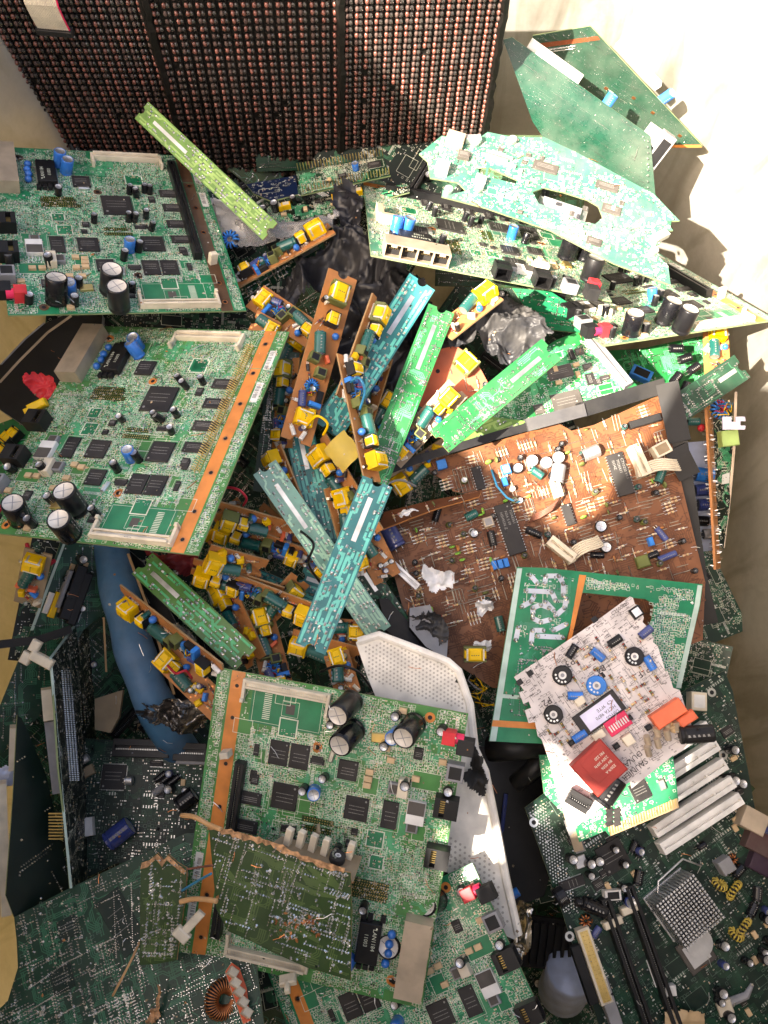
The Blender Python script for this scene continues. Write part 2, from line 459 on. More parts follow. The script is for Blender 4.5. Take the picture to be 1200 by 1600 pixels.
@cached
def quadjack(l, d, h):                              # four sockets in one metal shield, openings to -x
    b = MB(); X, Y, H = d * mm / 2, l * mm / 2, h * mm; t = 1 * mm
    b.box(-X + 8 * mm, -Y, 0, X, Y, H - t, 'shield'); b.box(-X, -Y, H - t, X, Y, H, 'shield')
    b.box(-X, -Y, 0, -X + 8 * mm, Y, t, 'shield')
    for i in range(5):
        y = -Y + (2 * Y - t) * i / 4
        b.box(-X, y, t, -X + 8 * mm, y + t, H - t, 'shield')
    for i in range(4):
        y = -Y + (2 * Y - t) * i / 4 + t
        w2 = (2 * Y - t) / 4 - t
        b.box(-X + 6.5 * mm, y, t, -X + 8.1 * mm, y + w2, H - t, 'blackrough')
        for k in range(5): b.box(-X + 2 * mm, y + w2 * (.2 + .13 * k), H * .6, -X + 6 * mm, y + w2 * (.24 + .13 * k), H * .64, 'gold')
        b.box(-X - .3 * mm, y + w2 * .3, H - 3 * mm, -X, y + w2 * .7, H - .5 * mm, 'shield')
    return b.mesh('socket_block')
@cached
def block(w_, d, h, c='black', bev=.4, inset=None):
    b = MB(); X, Y, H = w_ * mm / 2, d * mm / 2, h * mm
    b.box(-X, -Y, 0, X, Y, H, c, bev * mm)
    if inset:
        b.box(-X * .7, -Y * .7, H, X * .7, Y * .7, H + .3 * mm, inset)
    return b.mesh('block')
@cached
def rca(c='red'):
    b = MB()
    b.box(-5 * mm, -5 * mm, 0, 5 * mm, 5 * mm, 12 * mm, c, .5 * mm)
    for z in (3, 6, 9): b.box(-5.05 * mm, -3 * mm, z * mm, -5 * mm, 3 * mm, (z + .8) * mm, 'darkred')
    b.lathe([(4.2 * mm, 0), (4.2 * mm, 6 * mm), (3.2 * mm, 6 * mm), (3 * mm, 1 * mm), (1e-5, 1 * mm)], 'redpink', 14, o=(-5 * mm, 0, 6.5 * mm), ax=(-1, 0, 0))
    return b.mesh('phono_socket')
@cached
def powerchip(w_, h_):                              # metal-tabbed package with legs
    b = MB(); X, Y = w_ * mm / 2, h_ * mm / 2
    b.box(-X, -Y, 0, X, Y * .5, 4.5 * mm, 'white', .3 * mm)
    b.box(-X * .92, -Y * .35, 4.5 * mm, X * .92, Y * .48, 4.9 * mm, 'chipgrey')
    for i in range(5):
        x = -X * .8 + 1.6 * X * i / 4
        b.tube([(x, Y * .5, 2 * mm), (x, Y * .8, 2 * mm), (x, Y, .1 * mm)], .35 * mm, 'tin', 4)
    return b.mesh('power_chip')
@cached
def transformer(w_, d, h, tape='yellow', flange='white', core='oliveg'):
    w_, d, h = w_ * .86, d * .86, h * .92
    b = MB(); X, Y, H = w_ * mm / 2, d * mm / 2, h * mm
    # a core frame, the taped winding bulging through it and the pale bobbin flanges
    b.box(-X, -Y, H * .15, X, -Y * .72, H * .9, core, .3 * mm); b.box(-X, Y * .72, H * .15, X, Y, H * .9, core, .3 * mm)
    b.box(-X, -Y * .72, H * .15, X, Y * .72, H * .3, core)
    b.box(-X * .64, -Y * .84, H * .3, X * .64, Y * .84, H * 1.08, tape, 1.6 * mm)
    b.box(-X * .98, -Y * .5, H * .3, X * .98, Y * .5, H * .93, tape, 1.0 * mm)
    for sx in (-1, 1):
        x0, x1 = sorted((sx * X * .66, sx * X * .82)); b.box(x0, -Y * .78, 0, x1, Y * .78, H * .96, flange, .2 * mm)
        for k in range(4):
            y = -Y * .6 + 1.2 * Y * k / 3
            b.box(sx * X * .82 - .4 * mm, y - .5 * mm, 0, sx * X * .82 + .9 * mm * sx + .4 * mm, y + .5 * mm, H * .18, 'tin')
    for k in range(4): b.quad(-X * .4 + k * X * .2, -Y * .1, -X * .28 + k * X * .2, Y * .02, H * 1.08 + 3e-5, 'oliveg')
    return b.mesh('transformer')
@cached
def coil(R, r, c='blue', n=16, stand=False):
    b = MB(); R *= mm; r *= mm
    vs = []; k, q = 24, 8
    for i in range(k):
        a = 6.2832 * i / k
        for j in range(q):
            t = 6.2832 * j / q
            vs.append(((R + r * .8 * math.cos(t)) * math.cos(a), (R + r * .8 * math.cos(t)) * math.sin(a), r + r * .8 * math.sin(t)))
    b.add(vs, [(i * q + j, ((i + 1) % k) * q + j, ((i + 1) % k) * q + (j + 1) % q, i * q + (j + 1) % q) for i in range(k) for j in range(q)], 'blackrough')
    for i in range(n):
        a = 6.2832 * (i + .5) / n * .93
        p = []
        for j in range(9):
            t = 6.2832 * j / 8
            p.append(((R + r * math.cos(t)) * math.cos(a + .01 * j), (R + r * math.cos(t)) * math.sin(a + .01 * j), r + r * math.sin(t)))
        b.tube(p, R * 6.2832 / n * .30, c, 5, False)
    b.tube([(R, -r, r), (R + 2 * mm, -r * 1.5, r), (R + 2.5 * mm, -r * 2, 0)], .4 * mm, c, 5)
    return b.mesh('coil', True)
@cached
def resistor(l=9.0, c='tan', seed=0):
    b = MB(); r = 1.05 * mm; L = l * mm
    b.tube([(-L / 2 - 2.2 * mm, 0, 0), (-L / 2 - 2 * mm, 0, r), (L / 2 + 2 * mm, 0, r), (L / 2 + 2.2 * mm, 0, 0)], .3 * mm, 'tin', 4)
    pr = [(r * .5, 0), (r * 1.15, .06), (r * 1.15, .2), (r * .9, .25), (r * .9, .4), (r * .9, .45), (r * .9, .6), (r * .9, .66), (r * .9, .75), (r * 1.15, .8), (r * 1.15, .94), (r * .5, 1)]
    cs = [c, 'brick', c, c, 'black' if seed % 2 else 'capteal', c, 'brick', c, c, 'gold', c]
    b.lathe([(q, h * L * .68) for q, h in pr], c, 7, o=(-L * .34, 0, r), ax=(1, 0, 0), mats=cs)
    return b.mesh('resistor', True)
@cached
def jumper(l=12.0):
    b = MB(); L = l * mm
    b.tube([(-L / 2, 0, 0), (-L / 2, 0, .5 * mm), (L / 2, 0, .5 * mm), (L / 2, 0, 0)], .33 * mm, 'tin', 4)
    return b.mesh('jumper_wire')
@cached
def disccap(r, c='oliveg'):                         # ceramic disc on two legs, leaning
    b = MB(); R = r * mm
    b.lathe([(1e-5, -R * .28), (R * .8, -R * .22), (R, 0), (R * .8, R * .22), (1e-5, R * .28)], c, 14, o=(0, 0, R * 1.2), ax=(0, 1, 0.35))
    for s_ in (-1, 1): b.tube([(s_ * R * .4, 0, R * .5), (s_ * R * .5, 0, 0)], .3 * mm, 'tin', 4)
    return b.mesh('disc_capacitor', True)
@cached
def wireset(n, R, seed, cols='wireblue,wirered,yellow,blue'):   # a little tangle of wires
    b = MB(); r = random.Random(seed); cl = cols.split(',')
    for i in range(n):
        a = r.uniform(0, 6.28); p = [Vector((r.uniform(-R, R), r.uniform(-R, R), 0)) * mm]
        for k in range(6):
            p.append(p[-1] * .7 + Vector((r.uniform(-R, R), r.uniform(-R, R), 0)) * mm * .6); p[-1].z = mm * R * (.2 + math.sin(k / 5 * 3.1) * r.uniform(.4, 1.1))
        b.tube(p, .55 * mm, cl[i % len(cl)], 5)
    return b.mesh('wire_tangle', True)
@cached
def pot(c='black', R=6.5):                           # trimmer with a notched dial
    b = MB(); R *= mm
    b.lathe([(R * .9, 0), (R, 1 * mm), (R, 5 * mm), (R * .9, 6 * mm), (R * .42, 6 * mm), (R * .40, 5.2 * mm)], c, 24)
    b.disc(0, 0, R * .4, 5.3 * mm, 'white', 14); b.disc(0, 0, R * .2, 5.5 * mm, 'grey', 10)
    for i in range(5):
        a = 2.2 + i * .5
        b.box(R * .68 * math.cos(a) - .7 * mm, R * .68 * math.sin(a) - .7 * mm, 6 * mm, R * .68 * math.cos(a) + .7 * mm, R * .68 * math.sin(a) + .7 * mm, 6.5 * mm, 'tin')
    return b.mesh('trimmer', False)
@cached
def flatcable(n, l, c='cream', droop=8.0):
    b = MB()
    for i in range(n):
        y = (i - n / 2) * 1.9 * mm
        b.tube([(l * mm * t, y + math.sin(t * 5) * 1.5 * mm, (6 + droop * math.sin(t * 3.1)) * mm) for t in [k / 9 for k in range(10)]], .9 * mm, c, 6)
    b.box(-6 * mm, -n * mm - 1 * mm, 0, 1 * mm, n * mm + 1 * mm, 9 * mm, c, .5 * mm)
    return b.mesh('ribbon_lead', False)

# ------------------------------------------------------------------ printed circuit board surfaces
def inpoly(x, y, poly):
    c = False; j = len(poly) - 1
    for i in range(len(poly)):
        xi, yi = poly[i]; xj, yj = poly[j]
        if (yi > y) != (yj > y) and x < (xj - xi) * (y - yi) / (yj - yi + 1e-12) + xi: c = not c
        j = i
    return c
def slab(b, poly, top, bottom, edge, t=1.6, holes=()):
    t *= mm
    ar = sum(poly[i][0] * poly[(i + 1) % len(poly)][1] - poly[(i + 1) % len(poly)][0] * poly[i][1] for i in range(len(poly)))
    if ar < 0: poly = poly[::-1]
    loops = [poly] + [list(h) for h in holes]
    tris = tessellate_polygon([[Vector((x, y, 0)) for x, y in l] for l in loops])
    flat = [p for l in loops for p in l]
    up = []
    for a_, b_, c_ in tris:
        A, B, C_ = flat[a_], flat[b_], flat[c_]
        if (B[0] - A[0]) * (C_[1] - A[1]) - (C_[0] - A[0]) * (B[1] - A[1]) < 0: up.append((a_, c_, b_))
        else: up.append((a_, b_, c_))
    b.add([(x, y, 0) for x, y in flat], up, top)
    b.add([(x, y, -t) for x, y in flat], [f[::-1] for f in up], bottom)
    for l in loops:
        n = len(l)
        b.add([(x, y, 0) for x, y in l] + [(x, y, -t) for x, y in l], [(i, (i + 1) % n, n + (i + 1) % n, n + i) for i in range(n)], edge)
Z1, Z2, Z3, Z4 = 6e-5, 1.2e-4, 1.8e-4, 2.4e-4
def route(b, r, x, y, ang, n, pitch, wd, seglen, m, ok, z=Z1):
    """a bundle of n parallel tracks that bends by 45 degrees"""
    for k in range(n):
        off = (k - n / 2) * pitch
        a = ang; px_, py_ = x - off * math.sin(a), y + off * math.cos(a); pts = [(px_, py_)]
        for sgl, turn in seglen:
            L = sgl + off * math.tan(-turn / 2)
            px_, py_ = px_ + L * math.cos(a), py_ + L * math.sin(a)
            if not ok(px_, py_): break
            pts.append((px_, py_)); a += turn
        if len(pts) > 1:
            b.pline(pts, wd, z, m)
            for q in (pts[0], pts[-1]): b.disc(q[0], q[1], wd * .9, z + 4e-5, m, 6)
def dress(b, poly, style, seed, holes=(), avoid=(), tr='trace', silk='silk', dens=1.0):
    r = random.Random(seed)
    avoid = list(avoid)
    xs = [p[0] for p in poly]; ys = [p[1] for p in poly]
    x0, x1, y0, y1 = min(xs), max(xs), min(ys), max(ys)
    mg = 1.2 * mm
    def ok(x, y):
        if not all(inpoly(x + dx, y + dy, poly) for dx, dy in ((mg, 0), (-mg, 0), (0, mg), (0, -mg))): return False
        if any(inpoly(x, y, h) for h in holes): return False
        for a in avoid:
            if a[0] < x < a[2] and a[1] < y < a[3]: return False
        return True
    # slow pattern that decides how crowded each patch is
    ph = [r.uniform(0, 6.28) for _ in range(6)]
    def crowd(x, y):
        q = .5 + .45 * math.sin(x * 75 + ph[0] + 2 * math.sin(y * 45 + ph[1])) + .45 * math.sin(y * 90 + ph[2] + 2 * math.sin(x * 55 + ph[3])); return max(.18, min(1., q + .42))
    A = (x1 - x0) * (y1 - y0) * 1e4
    def jz(z): return z + r.uniform(0, 4e-5)
    if style in ('smd', 'mobo', 'fine'):
        for _ in range(int(A * .045) + 2):                   # plain patches, outlined fields and long pale bundles
            w2, h2 = r.uniform(4, 11) * mm, r.uniform(2.5, 8) * mm; x, y = r.uniform(x0, x1), r.uniform(y0, y1)
            if r.random() < .6: avoid.append((x - w2, y - h2, x + w2, y + h2))
            q = [(x - w2, y - h2), (x + w2, y - h2), (x + w2, y + h2), (x - w2, y + h2)]
            if all(ok(a_[0] * 1.0, a_[1]) or True for a_ in q) and all(inpoly(a_[0], a_[1], poly) and not any(inpoly(a_[0], a_[1], h) for h in holes) for a_ in q): b.rect(x - w2, y - h2, x + w2, y + h2, .4 * mm, jz(Z3), silk)
        for _ in range(int(A * .10)):                        # rows of long pads, as beside a connector or a memory chip
            x, y = r.uniform(x0, x1), r.uniform(y0, y1); hz = r.random() < .5
            for i in range(r.randint(6, 18)):
                X, Y = (x + i * 1.25 * mm, y) if hz else (x, y + i * 1.25 * mm)
                if ok(X, Y):
                    if hz: b.quad(X - .35 * mm, Y - 1.3 * mm, X + .35 * mm, Y + 1.3 * mm, jz(Z3), 'tin' if i % 2 else silk)
                    else: b.quad(X - 1.3 * mm, Y - .35 * mm, X + 1.3 * mm, Y + .35 * mm, jz(Z3), 'tin' if i % 2 else silk)
        nb = int(A * (.9 if style != 'mobo' else .5))
        for _ in range(nb):
            x, y = r.uniform(x0, x1), r.uniform(y0, y1)
            if not ok(x, y): continue
            sg = [(r.uniform(4, 14) * mm, r.choice((.785, -.785))), (r.uniform(2, 6) * mm, r.choice((.785, -.785))), (r.uniform(3, 14) * mm, 0)]
            route(b, r, x, y, r.choice((0, 1.5708, 3.1416, -1.5708)), r.randint(3, 9), .95 * mm, .5 * mm, sg, tr, ok)
        cell = 1.95 * mm if style != 'mobo' else 3.0 * mm
        y = y0
        while y < y1:
            x = x0
            while x < x1:
                X, Y = x + r.uniform(-.3, .3) * mm, y + r.uniform(-.3, .3) * mm
                cr = crowd(X, Y)
                if r.random() < (cr * 1.0 if style == 'smd' else cr * .62) * dens and ok(X, Y):
                    t = r.random(); hz = r.random() < .5
                    if t < .34:
                        l, w2 = r.choice(((.8, .35), (1.1, .5), (.7, .4)))
                        c = r.choice(('tan', 'chip', 'tan', 'chipgrey', 'white'))
                        if hz:
                            b.box(X - l * mm, Y - w2 * mm, .02 * mm, X - l * .5 * mm, Y + w2 * mm, .45 * mm, 'tin'); b.box(X + l * .5 * mm, Y - w2 * mm, .02 * mm, X + l * mm, Y + w2 * mm, .45 * mm, 'tin')
                            b.box(X - l * .5 * mm, Y - w2 * mm, .02 * mm, X + l * .5 * mm, Y + w2 * mm, .5 * mm, c)
                        else:
                            b.box(X - w2 * mm, Y - l * mm, .02 * mm, X + w2 * mm, Y - l * .5 * mm, .45 * mm, 'tin'); b.box(X - w2 * mm, Y + l * .5 * mm, .02 * mm, X + w2 * mm, Y + l * mm, .45 * mm, 'tin')
                            b.box(X - w2 * mm, Y - l * .5 * mm, .02 * mm, X + w2 * mm, Y + l * .5 * mm, .5 * mm, c)
                    elif t < .62:
                        u_, v_ = r.uniform(.7, 1.5) * mm, r.uniform(.7, 1.3) * mm
                        b.rect(X - u_, Y - v_, X + u_, Y + v_, .28 * mm, jz(Z2), silk)
                    elif t < .82:
                        for k in range(r.randint(2, 4)):
                            q = (k - 1) * .65 * mm
                            if hz: b.quad(X + q, Y - .55 * mm, X + q + .38 * mm, Y + .55 * mm, jz(Z2), silk)
                            else: b.quad(X - .55 * mm, Y + q, X + .55 * mm, Y + q + .38 * mm, jz(Z2), silk)
                    elif t < .92: b.disc(X, Y, .55 * mm, jz(Z3), 'tin', 6)
                    else: b.line((X - 1.1 * mm, Y), (X + 1.1 * mm, Y + r.choice((0, 1, -1)) * mm), .3 * mm, jz(Z3), silk)
                x += cell
            y += cell
    if style == 'vias':
        for _ in range(int(A * 9 * dens)):
            x, y = r.uniform(x0, x1), r.uniform(y0, y1)
            if r.random() < .12:
                for i in range(r.randint(5, 16)):
                    X = x + i * 1.3 * mm
                    if ok(X, y): b.bump(X, y, .42 * mm, .7 * mm, 'solder', 5)
            elif ok(x, y): b.bump(x, y, r.uniform(.25, .6) * mm, r.uniform(.2, .9) * mm, 'solder', 5)
    if style in ('solder', 'solderdense'):
        nb = int(A * .8)
        for _ in range(nb):
            x, y = r.uniform(x0, x1), r.uniform(y0, y1)
            if ok(x, y):
                sg = [(r.uniform(4, 12) * mm, r.choice((.785, -.785))), (r.uniform(2, 6) * mm, r.choice((.785, -.785))), (r.uniform(3, 12) * mm, 0)]
                route(b, r, x, y, r.choice((0, 1.5708, 3.1416, -1.5708)), r.randint(1, 4), 1.5 * mm, .8 * mm, sg, tr, ok)
        n = int(A * (7 if style == 'solder' else 6) * dens)
        k = 0
        while k < n:
            k += 1
            x, y = r.uniform(x0, x1), r.uniform(y0, y1)
            if r.random() < .45:                       # a row of pins
                m_ = r.randint(4, 14); hz = r.random() < .5; p = 2.2 * mm; k += m_ // 2
                for i in range(m_):
                    X, Y = (x + i * p, y) if hz else (x, y + i * p)
                    if ok(X, Y): b.bump(X, Y, .95 * mm, 1.1 * mm, 'solder', 6, .02 * mm, .3, r.uniform(-.3, .3) * mm, r.uniform(-.3, .3) * mm)
            elif ok(x, y):
                q = r.uniform(.8, 1.5) * mm
                b.bump(x, y, q, q * r.uniform(.7, 1.3), 'solder', 7, .02 * mm, .35, r.uniform(-.3, .3) * mm, r.uniform(-.3, .3) * mm)
    if style == 'solderdense':
        for _ in range(int(A * .16)):                        # blocks of pins in rows and columns
            x, y = r.uniform(x0, x1), r.uniform(y0, y1); p = 2.54 * mm; sl = r.choice((1, 1, 2))
            for i in range(r.randint(3, 12)):
                for j in range(r.randint(2, 5)):
                    X, Y = (x + i * p, y + j * p * sl) if r.random() < 1 else (x, y)
                    if ok(X, Y): b.bump(X, Y, .85 * mm, 1.0 * mm, 'solder', 6, .02 * mm, .3)
        for _ in range(int(A * .7)):
            x, y = r.uniform(x0, x1), r.uniform(y0, y1)
            if ok(x, y):
                u_, v_ = r.uniform(.8, 3) * mm, r.uniform(.6, 1.5) * mm
                if r.random() < .5: u_, v_ = v_, u_
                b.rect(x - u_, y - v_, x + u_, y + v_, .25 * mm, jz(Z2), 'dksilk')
    if style == 'strip':                               # broad tracks of a single-sided supply board
        wS = y1 - y0; nl = 7; lanes = [y0 + wS * (q + .75) / (nl + .5) for q in range(nl)]; pitch = wS / (nl + .5)
        for i, ly in enumerate(lanes):
            x = x0 + r.uniform(2, 6) * mm
            while x < x1 - 6 * mm:
                st = r.uniform(8, 26) * mm; k = i + r.choice((-2, -1, 0, 0, 1, 2)); tgt = lanes[max(0, min(nl - 1, k))]
                dgl = abs(tgt - ly)
                pts = [(x, ly), (x + st * .45, ly), (x + st * .45 + dgl * r.choice((0, 1)), tgt), (x + st * .45 + dgl + st * .4, tgt)]
                if all(ok(*p) for p in pts): b.pline(pts, pitch * r.uniform(.5, .74), Z1 + i * 1.2e-5, tr)
                x += st * .45 + dgl + r.uniform(2.5, 8) * mm
        for k in range(int(A * 3.6)):
            X, Y = r.uniform(x0, x1), lanes[r.randrange(nl)]
            if not ok(X, Y): continue
            if r.random() < .5: b.bump(X, Y, r.uniform(.9, 1.35) * mm, r.uniform(.5, 1.1) * mm, 'solder', 8, .19 * mm, .4)
            else:
                h = .9 * mm; v = r.uniform(1.0, 1.5) * mm
                b.add([(X - v, Y - h, 2.2e-4), (X + v, Y - h, 2.2e-4), (X + v, Y + h, 2.2e-4), (X - v, Y + h, 2.2e-4), (X, Y, 9e-4)], [(0, 1, 4), (1, 2, 4), (2, 3, 4), (3, 0, 4)], 'tin')
    if style == 'brown':
        for _ in range(int(A * 1.1)):
            x, y = r.uniform(x0, x1), r.uniform(y0, y1)
            if ok(x, y): route(b, r, x, y, r.choice((0, 1.5708)), r.randint(1, 4), 2.0 * mm, 1.1 * mm, [(r.uniform(5, 18) * mm, r.choice((.785, -.785))), (r.uniform(3, 8) * mm, 0)], tr, ok)
        for _ in range(int(A * 3)):
            x, y = r.uniform(x0, x1), r.uniform(y0, y1)
            if ok(x, y):
                for k in range(r.randint(2, 4)): b.quad(x + k * .9 * mm, y, x + k * .9 * mm + .5 * mm, y + 1.1 * mm, jz(Z2), silk)
    if style == 'whitesilk':
        for _ in range(int(A * 8)):
            x, y = r.uniform(x0, x1), r.uniform(y0, y1)
            if not ok(x, y): continue
            t = r.random()
            if t < .35:
                l = r.uniform(3, 12) * mm; hz = r.random() < .3
                b.line((x, y), (x + (l if hz else 0), y + (0 if hz else l)), .22 * mm, jz(Z1), silk)
            elif t < .6: b.rect(x - 1.6 * mm, y - .8 * mm, x + 1.6 * mm, y + .8 * mm, .2 * mm, jz(Z2), silk)
            else:
                for k in range(r.randint(2, 3)): b.quad(x + k * .8 * mm, y, x + k * .8 * mm + .4 * mm, y + 1 * mm, jz(Z3), silk)
PA = [-0.5929, -0.347, -0.2263, -1.6208, -1.4961, 3.4958]
PB = [-0.6044, 0.2402, 0.1667, -1.1721, -0.7484, 3.4369]
PC = [-0.1985, 0.0585, -2.9822, 0.1255, 1.6438, 2.8298]
PF = [3.1237, 5.3739, 8.8854, -0.0502, -0.9876, 3.2839]
PG = [-0.9352, -0.1656, -0.3027, 0.5611, -1.2302, 4.2274]
FA, FB, FC, FF, FG = map(frame_pose, (PA, PB, PC, PF, PG))
def shrink(fr, k):      # the same view of the same board pushed k times nearer or farther along the line of sight
    return Frame(CAM + (fr.o - CAM) * k, fr.x, fr.y, fr.n)

PAL['dktape'] = dict(col=(.10, .05, .025), rough=.3, dust=.3)
# ------------------------------------------------------------------ the bin and what shades it
def bin_walls():
    b = MB()
    N_, R_ = 96, [(.50, -.10), (.505, .10), (.52, .30), (.535, .50), (.55, .74), (.56, .86)]
    def pt(a, k, z, off=0):
        c, s_ = math.cos(a), math.sin(a); e = .40
        hx, hy = .387 * k / .52, .50 * k / .52
        return (.010 + (hx + off) * math.copysign(abs(c) ** e, c), .225 + (hy + off) * math.copysign(abs(s_) ** e, s_), z)
    rings = []
    for off in (0, .006):
        for k, z in (R_ if off == 0 else R_[::-1]):
            rings.append([pt(2 * math.pi * i / N_, k, z, off) for i in range(N_)])
    vs = [p for r_ in rings for p in r_]; fs = []
    for j in range(len(rings) - 1):
        for i in range(N_):
            q = (i + 1) % N_
            fs.append((j * N_ + q, j * N_ + i, (j + 1) * N_ + i, (j + 1) * N_ + q))
    fs.append(tuple(range(N_)))
    vs = [(x, y, z + (.22 * max(0., min(1., (.25 - y) / .5)) if z > .8 else 0)) for x, y, z in vs]  # front rim raised out of view to keep sky light off the near heap
    b.add(vs, fs, 'bin')
    return b
m = mat('bin', (.46, .44, .39), rough=.5, dust=.85, var=.2, scale=7, dustcol=(.17, .16, .14), bump=.1)
_t = m.node_tree; _n = _t.nodes; _tc = _n.new('ShaderNodeTexCoord'); _mp = _n.new('ShaderNodeMapping'); _mp.inputs['Scale'].default_value = (26, 26, 5); _nz = _n.new('ShaderNodeTexNoise'); _nz.inputs['Scale'].default_value = 1.0; _nz.inputs['Detail'].default_value = 8; _nz.inputs['Distortion'].default_value = 1.2
_rp = _n.new('ShaderNodeMapRange'); _rp.inputs[1].default_value = .50; _rp.inputs[2].default_value = .72; _rp.inputs[4].default_value = .7; _m3 = _n.new('ShaderNodeMix'); _m3.data_type = 'RGBA'; _m3.inputs[7].default_value = (.13, .115, .09, 1)   # run marks and grime
_t.links.new(_tc.outputs['Object'], _mp.inputs[0]); _t.links.new(_mp.outputs[0], _nz.inputs['Vector']); _t.links.new(_nz.outputs[0], _rp.inputs[0]); _t.links.new(_rp.outputs[0], _m3.inputs[0])
_src = _n['Principled BSDF'].inputs['Base Color'].links[0].from_socket; _t.links.new(_src, _m3.inputs[6]); _t.links.new(_m3.outputs[2], _n['Principled BSDF'].inputs['Base Color'])
_t = m.node_tree; _o = _t.nodes['Material Output']; _b = _t.nodes['Principled BSDF']   # thin plastic lets some of the sun through
_tr = _t.nodes.new('ShaderNodeBsdfTranslucent'); _tr.inputs[0].default_value = (.80, .68, .42, 1)
_mx = _t.nodes.new('ShaderNodeMixShader'); _mx.inputs[0].default_value = .22
_t.links.new(_b.outputs[0], _mx.inputs[1]); _t.links.new(_tr.outputs[0], _mx.inputs[2]); _t.links.new(_mx.outputs[0], _o.inputs[0])
PAL['bin'] = dict(col=(.5, .43, .31))
t = thing('waste_bin', (0, 0, 0), 'large worn beige plastic bin whose stained inner wall surrounds the heap', 'bin')
obj('bin_wall', bin_walls().mesh('bin_wall', True), t)
b = MB(); b.box(-8, -8, -.2, 8, 8, -.12, 'ground'); PAL['ground'] = dict(col=(.22, .20, .17), rough=.9)
tag(obj('ground', b.mesh('ground')), 'bare grey ground under the bin', None, None, 'structure')

# unseen sheet added up to the left, cut so the sun lights chosen patches
def shade_sheet():
    T = 1.25
    def up(px, py, d):
        p = P3(px, py, d); return p + SUN * ((H0 - (p.z)) / SUN.z)
    H0 = 1.72
    o = Vector((0, 0, H0))
    lit = [(528, -160, .74), (530, 0, .78), (700, 235, .93), (640, 290, .86), (572, 285, .86), (592, 400, .78), (640, 430, .76), (640, 520, .76),
           (672, 600, .77), (640, 655, .78), (700, 705, .78), (745, 735, .77), (800, 790, .77), (870, 835, .77), (925, 800, .77), (965, 740, .77), (1030, 655, .78), (1070, 600, .80),
           (1140, 600, .86), (1260, 640, .86), (1700, 420, .8), (1900, -600, .9), (700, -600, .8)]
    hole2 = [(732, 1235, .685), (752, 1262, .685), (778, 1390, .68), (764, 1398, .68), (738, 1310, .685)]
    hole3 = [(868, 1150, .70), (905, 1180, .70), (990, 1205, .70), (1058, 1195, .71), (1050, 1262, .71), (960, 1300, .71), (895, 1298, .71), (830, 1292, .73), (815, 1262, .73), (850, 1225, .72)]
    hole4 = [(-60, 1410, .75), (5, 1415, .75), (32, 1530, .74), (0, 1600, .74), (-60, 1600, .75)]
    L = [[(v.x, v.y) for v in (up(*q) for q in l)] for l in (lit, hole2, hole3)]
    pts = L[0]
    # outer boundary: the edge cut to the lit area first, then round the back of the sheet
    x0 = -1.13 - .35
    edge = pts[:-4]
    far_lo = (edge[-1][0] + .35, edge[-1][1] - .05)
    poly = edge + [far_lo, (far_lo[0], edge[-1][1] - .95), (x0 + .35, edge[-1][1] - .95), (x0 + .35, edge[0][1] + .15), (edge[0][0], edge[0][1] + .15)]
    b = MB(); slab(b, poly, 'shade_sheet_mat', 'shade_sheet_mat', 'shade_sheet_mat', 3, holes=L[1:])
    b.v = [(x, y, z + H0) for x, y, z in b.v]
    return b
PAL['shade_sheet_mat'] = dict(col=(.45, .42, .38), rough=.7, dust=.3)
tag(obj('shade_sheet', shade_sheet().mesh('shade_sheet')), 'unseen sheet added above the bin, cut to shade most of the heap', None, None, 'structure')

